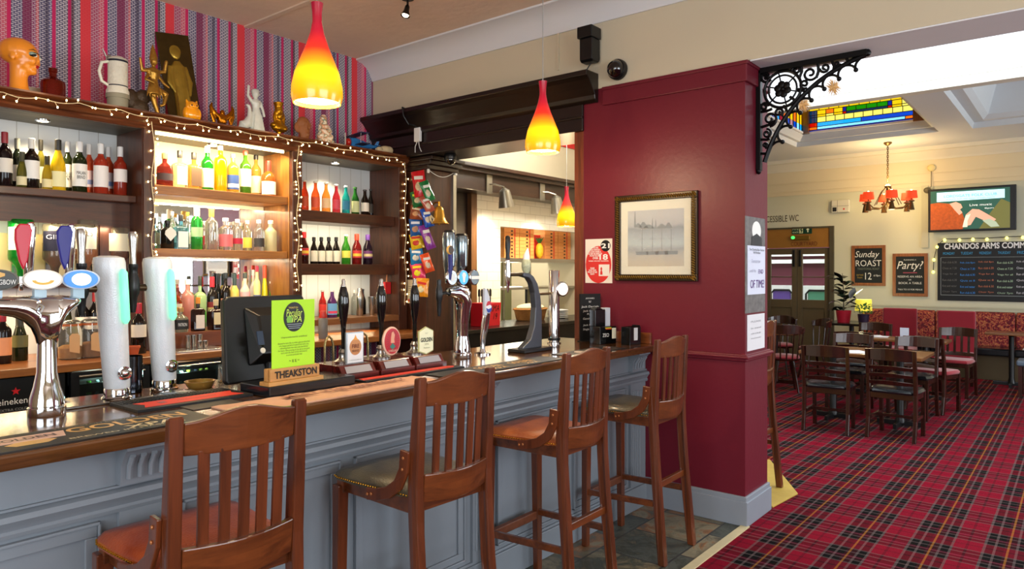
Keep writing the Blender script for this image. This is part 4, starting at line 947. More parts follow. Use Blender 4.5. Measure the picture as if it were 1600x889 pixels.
# shakers, glasses, jigger cups
def cup(name, label, x, y, z, r0, r1, h, m_, cat, group=None):
    return single(name, MB().lathe([(r0*.9, 0), (r0, .004), (r1, h), (r1*.94, h), (r0*.92, .008), (0, .008)], (x, y, z), 18), m_, label, cat, (x, y, z), group, smooth=True)
x, t = onY(562, 4.98)
sh = thing('cocktail_shaker', 'tall steel cocktail shaker on the bottom right shelf', 'cocktail shaker', (x, 4.98, z33))
MB().lathe([(.026, 0), (.028, .004), (.038, .15), (.038, .16)], seg=20).build('body', steel, sh, smooth=True)
MB().lathe([(.039, .155), (.037, .18), (.024, .205), (.022, .235), (.020, .243), (0, .245)], seg=20).build('lid', steel, sh, smooth=True)
x, t = onY(581, 4.95); cup('shaker_tin', 'wide steel mixing tin beside the cocktail shaker', x, 4.95, z33, .022, .036, .165, steel, 'mixing tin')
x, t = onY(592, 4.93)
sp_ = MB()
pts = [(x+.018*math.cos(a*.7), 4.93+.018*math.sin(a*.7), z33+.004+a*.0024) for a in range(64)]
sp_.tube(pts, .0035, 6); sp_.tube([(x, 4.93, z33+.15), (x+.03, 4.93, z33+.19), (x+.01, 4.93, z33+.215), (x-.02, 4.93, z33+.19)], .003, 6)
single('strainer_spring', sp_, steel, 'coiled steel strainer standing on the shelf by the side wall', 'strainer', (x, 4.93, z33), smooth=True)
x0 = 4.26
rb = thing('red_caddy', 'red wall box holding a wooden stick', 'wall box', (x0, 4.93, 1.40))
MB().box(-.035, .035, -.03, .03, 0, .11).build('box', cm('#b81c24'), rb, bevel=.004)
MB().tube([(0, 0, .06), (.012, 0, .19)], .006, 8).build('stick', cm('#b8703c'), rb)
for i, (u, h_) in enumerate(((294, .085), (303, .085), (312.5, .085), (312.5, .05), (321, .05))):
    Y = (4.64, 4.64, 4.65, 4.56, 4.56)[i]
    x, t = onY(u, Y); cup('measure_cup', ('steel spirit measure, leftmost on the tray', 'steel spirit measure, second from the left on the tray', 'steel spirit measure at the back right of the tray', 'short steel measure at the front of the tray', 'short steel measure at the right of the tray')[i], x, Y, WT+.012, .014, .018, h_, steel, 'spirit measure', 'spirit measures on the tray')
x, t = onY(305, 4.59)
single('bar_tray', MB().prism([(x-.16, 4.50), (x+.16, 4.50), (x+.17, 4.52), (x+.17, 4.69), (x+.16, 4.70), (x-.16, 4.70), (x-.17, 4.69), (x-.17, 4.52)], 'XY', WT, WT+.010), steel, 'flat steel tray holding the spirit measures', 'tray', (x, 4.6, WT), bevel=.002)
# chocolate sachets / oddments under shelf in bay 3, can dispenser
x, t = onY(505, 4.62)
cd = thing('soft_drink_can', 'grey can shaped dispenser behind the green card', 'can', (x, 4.62, WT))
MB().lathe([(.034, 0), (.036, .006), (.036, .15), (.030, .162), (.0, .162)], seg=20).build('can', cm('#6c6a68', .35), cd, smooth=True)
MB().lathe([(.030, .162), (.032, .17), (.022, .215), (0, .22)], seg=18).build('cap', cm('#b83028', .35), cd, smooth=True)
# ------------------------------------------------------------------ fridges under the back counter
def fridge(x0, x1, label, sign=None):
    o = ((x0+x1)/2, 4.7, .02)
    f = thing('bar_fridge', label, 'fridge', o)
    m = MB().box(x0, x1, 4.64, 5.2, .02, 1.03).box(x0, x1, WTY+.055, 4.64, .02, .08).box(x0, x0+.02, WTY+.055, 4.64, .02, 1.03).box(x1-.02, x1, WTY+.055, 4.64, .02, 1.03).box(x0, x1, WTY+.055, 4.64, .90, .95)
    m.build('cabinet', bplastic, f, off=o)
    d = MB().box(x0+.005, x1-.005, WTY+.02, WTY+.05, .985, 1.025).box(x0+.005, x1-.005, WTY+.02, WTY+.05, .05, .11).box(x0+.005, x0+.05, WTY+.02, WTY+.05, .11, .985).box(x1-.05, x1-.005, WTY+.02, WTY+.05, .11, .985)
    dd = d.build('door_frame', bplastic, f, off=o)
    MB().box(x0+.05, x1-.05, WTY+.03, WTY+.036, .11, .985).build('door_glass', tintpane('fridge_glass', '#b8c4c4'), dd, off=o)
    MB().tube([(x0+.04, WTY+.005, 1.004), (x1-.04, WTY+.005, 1.004)], .006, 8).build('door_handle', steel, dd, off=o)
    MB().box(x0+.02, x1-.02, WTY+.06, 4.63, .66, .665).build('wire_shelf', steel, f, off=o)
    return f, o
WTY_ = WTY
f1, o1 = fridge(1.53, 1.975, 'black glass door fridge with green bottles behind the first frosted font')
f2, o2 = fridge(1.99, 2.46, 'black glass door fridge with green topped bottles behind the second font')
f3, o3 = fridge(2.475, 3.10, 'black glass door fridge behind the till screen')
o = (.4, 4.7, .02); hk = thing('keg_cooler', 'black cooler front lettered with a red star', 'cooler', o)
MB().box(-.5, 1.51, WTY+.03, 5.2, .02, 1.03).build('cabinet', bplastic, hk, off=o, bevel=.004)
xh, th = onY(22, WTY+.02); zh = zof(627, th)
text('Heineken', (xh-.02, WTY+.028, zh), .17, .034, white, '-Y', hk, off=o)
text('EXTRA COLD', (xh, WTY+.028, zh-.045), .13, .014, mat('dim_print', '#9a9a9a'), '-Y', hk, off=o)
star = [(xh+.01+(.022 if k % 2 == 0 else .009)*math.sin(PI*k/5), zh+.052+(.022 if k % 2 == 0 else .009)*math.cos(PI*k/5)) for k in range(10)]
MB().prism(star, 'XZ', WTY+.024, WTY+.029).build('red_star', cm('#d01c24'), hk, off=o)
def fr_row(specs, z, group):
    for i, (u, wp, glass, cap, kind, label) in enumerate(specs):
        Y = 4.565; x, t = onY(u, Y); r = wp/2*t/FX
        bottle_at(x, Y, z, min(r, .036), .29, kind, glass, cap, None, label, group, body=.7, seg=14)
fr_row([(117, 10, '#3c8c3c', '#4ca84c', 'champ', 'green topped bottle in the fridge, left of the first font'), (139, 13, '#2c9028', '#46b83c', 'champ', 'bright green bottle in the fridge beside the first font'), (152, 12, '#3c8c9c', '#9ac8d0', 'wine', 'teal bottle in the fridge touching the first font outline')], .665, 'bottles inside the first fridge')
fr_row([(283, 13, '#8cc8c0', '#c8e8e0', 'wine', 'pale teal bottle in the second fridge, leftmost'), (294.5, 11, '#9ab828', '#b8d040', 'champ', 'lime green capped bottle in the second fridge'), (306, 13, '#a8b82c', '#20283c', 'champ', 'lime bottle with navy top in the second fridge'), (314, 10, '#88a030', '#a8c048', 'champ', 'green gold foiled bottle in the second fridge'), (323, 10, '#90a838', '#a8b850', 'champ', 'gold green foiled bottle beside the fridge handle')], .665, 'bottles inside the second fridge')
point('fridge_light', (1.75, 4.52, .975), 5, (.8, 1, .85), .05); point('fridge_light', (2.22, 4.52, .975), 8, (.8, 1, .9), .05)
# ================================================================== ON THE BAR
def onbar(u, v, dz=0): return onZ(u, v, TZ+dz)
# ---- runners and mats
rub = mat('black_rubber', '#131416', .55, var=.15, bump=.2, bscale=120); runm = mat('black_runner', '#1b1b18', .5, var=.08)
def runner(name, x0, x1, y0, y1, m_, label, cat, h=.004, wav=0, bevel=0, rz=0):
    o = ((x0+x1)/2, (y0+y1)/2, TZ); t = thing(name, label, cat, o, rz)
    m = MB(); n = 30; vs = []
    for i in range(n+1):
        x = x0+(x1-x0)*i/n; e = wav*math.sin(i*1.3)*.5+wav*math.sin(i*.7+1)*.7; zz = abs(wav)*(.5+.5*math.sin(i*1.9))*.6
        vs += [(x, y0-e*.2, TZ+.0005), (x, y1+e, TZ+.0005), (x, y1+e, TZ+h+zz), (x, y0-e*.2, TZ+h+zz)]
    fs = [(0, 1, 2, 3), tuple(n*4+j for j in (3, 2, 1, 0))]
    for i in range(n):
        a = i*4; b = a+4
        for j in range(4): fs.append((a+j, b+j, b+(j+1) % 4, a+(j+1) % 4))
    m.add(vs, fs); m.build('mat_body', m_, t, off=o); return t, o
cream_p = cm('#e8c088'); goldp = cm('#e0b060')
def zt(body, x, y, w_, h_, m_, t, o, dz=.0045, axes=None): return text(body, (x, y, TZ+dz), w_, h_, m_, 'Z', t, o, .0003, axes=axes, bold=.02)
t, o = runner('bar_runner', -.6, 1.22, 2.275, 2.50, runm, 'long black bar runner with gold lettering at the near left front of the bar', 'bar runner')
zt('GOLDEN', 1.0, 2.425, .36, .075, goldp, t, o); zt('XPA', 1.04, 2.345, .16, .045, cm('#f0e0b0'), t, o)
zt('BREWED IN MASHAM', .96, 2.31, .34, .018, cm('#c8b890'), t, o); zt('THEAKSTON BREWERY', .93, 2.482, .26, .012, cm('#8c8468'), t, o)
MB().prism([(.60, 2.37), (.80, 2.37), (.82, 2.45), (.60, 2.45), (.58, 2.41)], 'XY', TZ+.004, TZ+.0050).build('badge', cm('#e0b8a4'), t, off=o)
MB().prism([(.66, 2.32), (.74, 2.32), (.77, 2.35), (.74, 2.375), (.68, 2.375), (.64, 2.35)], 'XY', TZ+.004, TZ+.0047).build('badge_crest', goldp, t, off=o)
zt('GOLDEN', .70, 2.41, .17, .035, cm('#4a2c1c'), t, o, .0053)
t, o = runner('bar_mat', 1.09, 1.53, 2.565, 2.80, rub, 'black ribbed rubber drip mat with a red stripe, left of the green card', 'bar mat', .010)
MB().prism([(1.13, 2.60), (1.51, 2.60), (1.49, 2.66), (1.51, 2.70), (1.13, 2.70), (1.15, 2.65)], 'XY', TZ+.0095, TZ+.0112).build('red_stripe', cm('#e0402c', .6), t, off=o)
MB().box(1.20, 1.225, 2.635, 2.665, TZ+.0112, TZ+.0118).build('print_mark', cm('#7c1c14'), t, off=o); MB().box(1.27, 1.42, 2.646, 2.654, TZ+.0112, TZ+.0118).build('print_line', cm('#a83020'), t, off=o)
m = MB()
for i in range(30): m.box(1.10+i*.0142, 1.106+i*.0142, 2.715, 2.79, TZ+.010, TZ+.013)
m.build('rib', rub, t, off=o)
t, o = runner('bar_towel', 1.30, 2.28, 2.268, 2.455, cm('#e0ae8e', .9), 'faded peach bar towel runner with brown lettering', 'bar towel', .004, .004)
zt('MEET THE BREWERY', 1.86, 2.38, .62, .055, cm('#8a4c3c'), t, o, .012)
t, o = runner('beer_mat', 1.235, 1.43, 2.46, 2.56, cm('#4a443c', .6), 'flat grey brown leaflet lying left of the peach towel', 'leaflet', .003)
t, o = runner('bar_mat', 2.02, 2.66, 2.47, 2.555, rub, 'black rubber mat with a red stripe in front of the hand pumps', 'bar mat', .009)
MB().prism([(2.03, 2.50), (2.60, 2.495), (2.64, 2.525), (2.60, 2.55), (2.04, 2.545)], 'XY', TZ+.0085, TZ+.0105).build('red_stripe', cm('#e0402c', .6), t, off=o)
t, o = runner('bar_runner', 2.36, 3.30, 2.285, 2.455, runm, 'black bar runner with gold crests behind the second and third stools', 'bar runner')
for x in (2.75, 3.02): zt('GOLDEN', x, 2.39, .2, .055, goldp, t, o); zt('XPA', x+.02, 2.325, .12, .03, goldp, t, o)
t, o = runner('bar_runner', 3.42, 4.0, 2.30, 2.47, runm, 'black bar runner near the crimson pier', 'bar runner')
MB().prism([(3.62+.05*a, 2.385+.05*b) for a, b in [(math.cos(q*PI/8), math.sin(q*PI/8)) for q in range(16)]], 'XY', TZ+.004, TZ+.0055).build('badge', cm('#c8b0a0'), t, off=o)
# ---- big chrome T font, left
fx0, fy0_ = .881, 2.783; fo = (fx0, fy0_, TZ)
ft = thing('beer_font', 'large polished chrome T shaped beer font with oval badges', 'beer font', fo)
MB().lathe([(.056, 0), (.058, .004), (.058, .028), (.052, .032), (.055, .036), (.052, .06), (.040, .10), (.031, .15), (.029, .24), (.029, .30), (.030, .345), (0, .36)], seg=32).build('column', chrome, ft, smooth=True)
secs = [(.104, .388, .396, .010), (.098, .378, .404, .024), (.084, .366, .408, .034), (.066, .350, .410, .040), (.052, .330, .411, .042), (.042, .305, .412, .042), (.034, .275, .412, .042), (.027, .24, .412, .036), (0, .22, .412, .036), (-.027, .24, .412, .036), (-.034, .27, .412, .042), (-.046, .30, .412, .042), (-.068, .325, .412, .041), (-.10, .342, .412, .040), (-.16, .354, .411, .038), (-.24, .356, .408, .034), (-.36, .356, .402, .028), (-.42, .368, .390, .012)]
n_ = 20; vs = []; fs = []
for x_, zb_, zt_, ry_ in secs:
    for k in range(n_):
        q = 2*PI*k/n_; vs.append((x_, ry_*math.cos(q), (zb_+zt_)/2+(zt_-zb_)/2*math.sin(q)))
for i in range(len(secs)-1):
    for k in range(n_): fs.append((i*n_+k, (i+1)*n_+k, (i+1)*n_+(k+1) % n_, i*n_+(k+1) % n_))
fs += [tuple(range(n_)), tuple((len(secs)-1)*n_+k for k in range(n_))[::-1]]
MB().add(vs, fs).build('crossbar', chrome, ft, smooth=True)
def oval(cx, cz, rx, rz_, y, parent, rim, face, name='badge', t_=.012, rot=0, off=(0, 0, 0)):
    M = Matrix.Translation((cx, y, cz)) @ Matrix.Rotation(rot, 4, 'Z') @ Matrix.Rotation(PI/2, 4, 'X') @ Matrix.Diagonal((rx, rz_, 1, 1))
    b = MB().lathe([(0, -t_), (1, -t_), (1.05, -t_/2), (1.05, 0), (.94, .003), (0, .003)], seg=32, M=M).build(name, rim, parent, smooth=True)
    M2 = Matrix.Translation((cx, y, cz)) @ Matrix.Rotation(rot, 4, 'Z') @ Matrix.Translation((0, -.004, 0)) @ Matrix.Rotation(PI/2, 4, 'X') @ Matrix.Diagonal((rx*.93, rz_*.93, 1, 1))
    MB().lathe([(0, 0), (1, 0), (.98, .0012), (0, .0016)], seg=32, M=M2).build('badge_face', face, b)
    return b
lit = lambda n, c, s=1.1: mat('lit_'+n, c, .3, emit=c, es=s, var=0)
BY_ = -.02
for dx, fc, rimc in ((-.150, cm('#22241c', .3), cm('#6a6c66', .3)), (-.022, lit('whitegold', '#f6ecdc', .9), cm('#e8e4dc', .3)), (.096, lit('blue', '#2a78d0', .7), cm('#c8dcf0', .3))):
    b = oval(dx, .467, .056, .033, BY_-.01, ft, rimc, fc, rot=-.25)
    MB().box(dx-.018, dx+.018, -.012, .012, .40, .44).build('badge_mount', cm('#a8c4d4', .2), ft)
    if dx == -.150:
        text('STRONGBOW', (dx, BY_-.018, .460), .095, .016, white, None, b, axes=(Vector((math.cos(-.25), math.sin(-.25), 0)), Vector((0, 0, 1))), depth=.002)
        MB().prism([(dx-.04, .484), (dx, .494), (dx+.03, .484), (dx, .474)], 'XZ', BY_-.020, BY_-.018).build('arrow_mark', goldp, b)
    elif dx == -.022:
        M = Matrix.Translation((dx, BY_-.0165, .467)) @ Matrix.Rotation(-.25, 4, 'Z')
        MB().prism([(x, z) for x, z in [(.032*math.cos(a), .016*math.sin(a)-.002) for a in [PI+q*PI/8 for q in range(9)]]]+[(.02*math.cos(a), .008*math.sin(a)-.002) for a in [2*PI-q*PI/8 for q in range(9)]], 'XZ', -.001, .0005, M=M).build('gold_swoosh', cm('#e8b850'), b)
    else:
        M = Matrix.Translation((dx, BY_-.0165, .467)) @ Matrix.Rotation(-.25, 4, 'Z') @ Matrix.Rotation(PI/2, 4, 'X') @ Matrix.Diagonal((.030, .022, 1, 1))
        MB().lathe([(0, 0), (1, 0), (.97, .001), (0, .0012)], seg=24, M=M).build('white_centre', lit('whitec', '#ffffff', .9), b)
for dx, colr, nm in ((-.062, cm('#c01c34', .25), 'tall pump lever with red lens'), (.062, cm('#24247c', .25), 'tall pump lever with blue lens')):
    lv = MB(); lv.tube([(dx+.012, .02, .45), (dx+.014, .015, .55), (dx+.016, .0, .645), (dx+.012, -.004, .66)], [.014, .015, .015, .010], 14)
    l = lv.build('tap_lever', chrome, ft, smooth=True)
    M = Matrix.Translation((dx-.012, -.01, 0))
    MB().prism([(.0, .50), (.012, .53), (.022, .60), (.026, .635), (.016, .655), (-.012, .655), (-.024, .635), (-.024, .60), (-.012, .53)], 'XZ', -.010, .006, M=M).build('lens_grip', colr, l, bevel=.004)
# ---- frosted fonts with green light
frost = mat('frosted_metal', '#dde4ea', .30, .12, var=.06, scale=40, bump=.15, bscale=200)
gl = mat('green_light_bar', '#78f0b4', .3, emit='#74f0b0', es=1.05, var=0)
for x, y, lab in ((1.159, 2.909, 'frosted grey cylinder beer font with glowing green bar, left of two'), (1.371, 2.976, 'frosted grey cylinder beer font with glowing green bar, right of two')):
    f = thing('frosted_font', lab, 'beer font', (x, y, TZ), 0, 'frosted cylinder beer fonts')
    lean = -.030
    sh_ = Matrix(((1, 0, lean/.5, -lean*.1), (0, 1, 0, 0), (0, 0, 1, 0), (0, 0, 0, 1)))
    MB().lathe([(.052, 0), (.054, .004), (.054, .012), (.046, .016), (.046, .042), (.044, .046), (0, .046)], seg=30).build('base_ring', chrome, f, smooth=True)
    MB().lathe([(.044, .046), (.0455, .05), (.0565, .50), (.0565, .53), (.052, .548), (.03, .555), (0, .556)], seg=36, M=sh_).build('cylinder', frost, f, smooth=True)
    d = Vector((-.0, -1, 0)).normalized(); q = Vector((.022, -.052, 0))
    m = MB(); pts = []
    for z in (.30, .30, .50, .50): pass
    def lb(z): return (q.x+lean*(z/.5-.1)+.004*(z/.5), q.y-.006, z)
    m.tube([lb(.295), lb(.31), lb(.40), lb(.49), lb(.505)], [.006, .015, .0155, .015, .006], 14)
    m.build('green_light_bar', gl, f, smooth=True)
    M = Matrix.Translation((.01+lean*.1, -.050, .105)) @ Matrix.Rotation(PI/2, 4, 'X')
    MB().lathe([(.026, 0), (.026, .004), (.020, .005), (.018, .003), (0, .003)], seg=24, M=M).lathe([(.016, .002), (.014, .008), (.008, .0115), (0, .012)], seg=20, M=M).build('dial', chrome, f, smooth=True)
    # tap on the far left side, its nozzle black, lever silver
    tx = -.125
    MB().tube([(-.05, 0, .43), (tx, 0, .43)], [.016, .012], 12).build('spigot', mat('dark_bronze', '#5a4c38', .3, .8), f, smooth=True)
    MB().lathe([(.010, .33), (.014, .36), (.016, .39), (.024, .41), (.026, .43), (.024, .46), (.018, .485), (.016, .505), (.019, .51), (.018, .525), (0, .527)], (tx, 0, 0), 16).build('nozzle', bplastic, f, smooth=True)
    MB().lathe([(.013, .525), (.012, .56), (.018, .62), (.019, .645), (.014, .655), (0, .657)], (tx, 0, 0), 14).build('lever', steel, f, smooth=True)
# black ice bucket / tall steel cup between and drip items
x, y, _ = onbar(214, 622); cup('steel_sleeve', 'dark reflective metal cylinder between the two frosted fonts', 1.262, 3.03, TZ, .042, .042, .15, mat('dark_chrome', '#4c5058', .12, 1), 'cylinder')
dt = thing('drip_tray', 'shiny black and steel drip tray under the frosted fonts', 'drip tray', (1.2, 2.87, TZ))
# (kept clear of the fonts' bases)
MB().box(-.30, -.10, -.05, .05, 0, .010).box(-.02, .10, -.05, -.02, 0, .010).build('tray', mat('tray_metal', '#8c8a84', .15, .9), dt, bevel=.003)
x, y, _ = onbar(318, 618)
cup('ashtray', 'shallow golden dish at the foot of the right frosted font', 1.50, 2.93, TZ, .05, .062, .03, mat('amber_dish', '#a8823c', .15, .5), 'dish')
x, y, _ = onbar(250, 618)
m = MB().lathe([(.07, 0), (.075, .004), (.062, .012), (.04, .014), (0, .014)], (1.36, 2.84, TZ), 28)
single('glass_ashtray', m, glassc('blue_glass', '#9ab4c8', .04, .3), 'flat bluish glass dish in front of the right frosted font', 'dish', (1.36, 2.84, TZ), smooth=True)
for i, dx in enumerate((0, .055, .11)):
    cup('tumbler', ('upturned glass tumbler left of the till', 'upturned glass tumbler in the middle, under the till screen', 'upturned glass tumbler closest to the till foot')[i], 1.66+dx*1.1, 3.03, TZ, .024, .021, .075, glassc('tumbler_glass', '#dfe8ea', .02, .08), 'tumbler', 'upturned tumblers')
# ---- till screen seen from behind
to = (1.77, 2.84, TZ); tl = thing('till_screen', 'black touch screen till seen from behind', 'till', to, math.radians(4))
tilt = Matrix.Rotation(math.radians(-14), 4, 'X')
Mt = Matrix.Translation((0, 0, .22)) @ tilt
MB().prism([(-.235, -.205), (.20, -.205), (.215, -.19), (.215, .155), (.20, .17), (-.19, .17), (-.205, .155), (-.248, -.19)], 'XZ', -.012, .022, M=Mt).build('screen_back', bplastic, tl, bevel=.008)
MB().box(-.20, .20, .023, .025, -.155, .15, M=Mt).build('screen', mat('screen_glass', '#0a0d12', .08), tl)
m = MB(); hv = [(-.135, -.14, -.012), (.12, -.14, -.012), (.10, .12, -.012), (-.12, .12, -.012)]; hb_ = [(-.10, -.10, -.075), (.09, -.10, -.075), (.07, .07, -.060), (-.08, .07, -.060)]
vs = [(x, y, z) for x, z, y in hv]+[(x, y, z) for x, z, y in hb_]
m.add(vs, [(0, 1, 2, 3)[::-1], (4, 5, 6, 7), (0, 1, 5, 4), (1, 2, 6, 5), (2, 3, 7, 6), (3, 0, 4, 7)], M=Mt).build('rear_housing', bplastic, tl, bevel=.008)
MB().box(-.115, -.085, -.078, -.074, -.06, .0, M=Mt).build('blue_port_cover', cm('#2c3c58', .3), tl)
MB().lathe([(.012, 0), (.012, .004), (0, .004)], seg=16, M=Mt @ Matrix.Translation((-.10, -.078, -.085)) @ Matrix.Rotation(PI/2, 4, 'X')).build('sticker', white, tl)
MB().box(-.05, .05, -.06, .06, 0, .10).box(-.09, .09, -.08, .09, 0, .02).build('stand', bplastic, tl, bevel=.006)
# ---- black box with wooden card holder and green card
bo = (1.745, 2.56, TZ)
single('black_base_box', MB().box(1.545, 1.965, 2.475, 2.69, TZ, TZ+.042), mat('black_lacquer', '#14161a', .22, coat=.3), 'flat black box under the wooden card holder', 'box', bo, bevel=.005)
ho = (1.680, 2.515, TZ+.042); hd = thing('card_holder', 'pale wooden block holder with black capital letters under the green card', 'card holder', ho, math.radians(3))
oak = wood('light_oak', '#b07a3c', '#d8a45e', 'X', .45, .1)
MB().box(-.135, .130, -.03, .035, 0, .016).build('foot', oak, hd, bevel=.002)
MB().box(-.122, .118, -.018, -.006, .016, .066).box(-.122, .118, .0, .024, .016, .066).box(-.122, .118, -.006, .0, .016, .022).build('block', oak, hd, bevel=.002)
text('THEAKSTON', (0, -.019, .041), .205, .030, cm('#1c140c'), '-Y', hd, depth=.0015, bold=.03)
go = (1.680, 2.512, TZ+.042+.023); gc = thing('green_card', 'lime green drinks card in the wooden holder', 'card', go, math.radians(3))
MB().box(-.105, .103, -.0015, .0015, 0, .315).build('card', mat('lime_card', '#b6ee2c', .55, var=.02), gc)
M = Matrix.Translation((.0, -.002, .245)) @ Matrix.Rotation(PI/2, 4, 'X') @ Matrix.Diagonal((.051, .060, 1, 1))
MB().lathe([(0, 0), (1, 0), (1, .001), (0, .001)], seg=36, M=M).build('badge', cm('#12160c'), gc)
Lg = cm('#d4f060')
text('THEAKSTON', (-.006, -.0035, .283), .045, .007, cm('#e8c860'), '-Y', gc); text('Peculiar', (0, -.0035, .262), .078, .030, Lg, '-Y', gc, shear=.2); text('IPA', (.012, -.0035, .235), .048, .024, Lg, '-Y', gc, shear=.2)
MB().prism([(-.034, .222), (-.012, .222), (-.008, .236), (-.014, .25), (-.032, .25), (-.038, .236)], 'XZ', -.0038, -.003).build('hop_mark', cm('#7cb83c'), gc)
for i in range(3): MB().box(-.034+i*.004, .036-i*.004, -.0038, -.003, .214-i*.008, .216-i*.008).build('badge_rule', cm('#a8b4c0'), gc)
text('Unprecedented & undefined', (0, -.0025, .163), .125, .009, cm('#5c7420'), '-Y', gc)
text('Brewed to taste like no other pale ale of its kind,\nrich, hoppy and full of tropical fruit with a dry,\nrefreshing finish that stays with the drinker\nfor hours. Now pouring on this bar as our guest\nand it won the heart of this old brewery\nin a most particular way', (0, -.0025, .115), .155, .058, cm('#6a8424'), '-Y', gc)
text('~ x x ~', (0, -.0025, .066), .05, .012, cm('#4c6018'), '-Y', gc)
# ---- hand pumps
mah = wood('mahogany_box', '#3c0f0c', '#6a1e16', 'X', .25, .4)
def handpump(x, y, name_, kind, hx=0):
    o = (x, y, TZ); t = thing('hand_pump', name_, 'hand pump', o, 0, 'hand pumps on the bar')
    MB().box(-.108, .108, -.055, .18, 0, .028).build('plinth', mah, t, bevel=.003)
    MB().prism([(-.046, .028), (.17, .028), (.17, .066), (-.020, .066)], 'YZ', -.098, .098).build('sloped_box', mah, t, bevel=.003)
    MB().add([(-.075, -.0475, .032), (.075, -.0475, .032), (.072, -.027, .061), (-.072, -.027, .061)], [(0, 1, 2, 3)]).build('name_strip', mat('strip_metal', '#b4b4bc', .3, .5), t)
    MB().lathe([(.045, .066), (.046, .074), (.026, .085), (.020, .10), (.024, .115), (.016, .13), (0, .13)], (0, .075, 0), 20).build('pump_collar', steel, t, smooth=True)
    h = MB().lathe([(.010, .12), (.011, .22), (.013, .245), (.018, .27), (.0255, .33), (.0265, .36), (.024, .385), (.015, .42), (.012, .425)], (hx, .075, 0), 20).build('pump_handle', mat('black_ebonite', '#0a0b0c', .08, coat=.6), t, smooth=True)
    MB().lathe([(.0135, .425), (.013, .43), (.009, .44), (.010, .452), (.006, .46), (0, .461)], (hx, .075, 0), 16).build('ferrule', chrome, h, smooth=True)
    MB().bar((0, .06, .10), (0, -.0, .14), .012, .006, (1, 0, 0)).build('clip_bracket', steel, t)
    if kind == 'fire':
        c = MB().box(-.050, .050, -.012, .0, .068, .215).build('pump_clip', mat('clip_silver', '#aab4bc', .25, .4), t, bevel=.002)
        MB().box(-.044, .044, -.0135, -.012, .074, .209).build('clip_face', cm('#eef2f2'), c)
        M = Matrix.Translation((0, -.0138, .146)) @ Matrix.Rotation(PI/2, 4, 'X') @ Matrix.Diagonal((.034, .038, 1, 1))
        MB().lathe([(0, 0), (1, 0), (1, .0006), (0, .0006)], seg=28, M=M).build('roundel', cm('#c88a54'), c)
        MB().prism([(-.016, .178), (-.006, .188), (0, .202), (.007, .187), (.016, .178)], 'XZ', -.0146, -.0138).build('flame_mark', cm('#e8a040'), c)
        text('FIRE', (0, -.0145, .150), .042, .018, cm('#7a3c1c'), '-Y', c, bold=.03); text('BRAND', (0, -.0145, .128), .038, .011, cm('#5a2c14'), '-Y', c)
        text('A WARMING AMBER ALE', (0, -.0137, .086), .07, .004, cm('#777777'), '-Y', c)
    elif kind == 'red':
        c = oval(0, .155, .054, .067, -.004, t, cm('#e0b8a0', .3), cm('#b81828', .35), 'pump_clip')
        for a in range(0, 360, 20):
            pass
        m = MB()
        for a in range(0, 360, 15):
            s_, k_ = math.sin(math.radians(a)), math.cos(math.radians(a)); m.bar((.022*s_, -.0093, .155+.028*k_), (.040*s_, -.0093, .155+.051*k_), .0018, .001, (0, 1, 0))
        m.build('sun_rays', cm('#7c101c'), c)
        MB().prism([(-.018, .128), (0, .114), (.018, .128), (0, .146)], 'XZ', -.0105, -.009).build('emblem_diamond', cm('#3c7c6c'), c)
        MB().prism([(-.012, .146), (.012, .146), (.010, .165), (.014, .185), (.004, .202), (-.006, .196), (-.010, .172)], 'XZ', -.0105, -.009).build('emblem_figure', cm('#e0a080'), c)
        text('CUMBERLAND', (0, -.0098, .108), .055, .010, cm('#f0d0b0'), '-Y', c)
    else:
        hexa = [(-.052, .085), (0, .068), (.052, .085), (.052, .19), (0, .212), (-.052, .19)]
        c = MB().prism(hexa, 'XZ', -.012, -.002).build('pump_clip', cm('#b8b880', .3), t, bevel=.002)
        MB().prism([(x*.92, .14+(z-.14)*.92) for x, z in hexa], 'XZ', -.0135, -.012).build('clip_face', cm('#f0f0c8'), c)
        text('GOLDEN', (0, -.0142, .145), .082, .022, cm('#2c2c1c'), '-Y', c, bold=.03); text('XPA', (0, -.0142, .122), .03, .010, cm('#a8a880'), '-Y', c); text('Theakston', (0, -.0142, .104), .045, .007, cm('#7c7c5c'), '-Y', c); text('1827', (0, -.0142, .178), .02, .006, cm('#a8a880'), '-Y', c)
    return t
handpump(2.085, 2.64, 'mahogany hand pump with white square clip and orange roundel', 'fire')
handpump(2.315, 2.64, 'mahogany hand pump with red oval clip', 'red')
handpump(2.545, 2.645, 'mahogany hand pump with pale yellow hexagonal clip', 'hex')
# beer engine swan necks behind
for i, x in enumerate((1.99, 2.205, 2.43)):
    o = (x, 2.99, TZ)
    s = thing('swan_neck', ('curved brass spout right of the green card', 'curved brass spout between the first two hand pumps', 'curved brass spout behind the red oval clip')[i], 'spout', o, 0, 'curved spouts behind the pumps')
    MB().tube([(-.025, 0, 0), (-.025, 0, .12), (-.018, 0, .15), (0, 0, .165), (.018, 0, .15), (.026, 0, .12), (.028, 0, .03)], .006, 10).build('neck', mat('dull_brass', '#b0a070', .25, .9), s, smooth=True)
    MB().lathe([(.016, 0), (.016, .01), (.008, .015), (0, .015)], (-.025, 0, 0), 14).build('foot', steel, s, smooth=True)
x, y, _ = onbar(528, 566)
bt = MB()
for i in range(9): bt.lathe([(0, 0), (.018, 0), (.018, .012), (0, .012)], (2.09+.034*(i % 3)-.01*(i % 2), 2.96+.032*(i//3), TZ+.013*(i % 2)), 14)
single('bottle_caps_tray', MB().box(2.05, 2.17, 2.945, 3.07, TZ, TZ+.03), cm('#1c50b0', .3), 'blue box of sachets behind the bar near the green card', 'box', (2.11, 3.0, TZ), bevel=.006)
x_ = 2.50
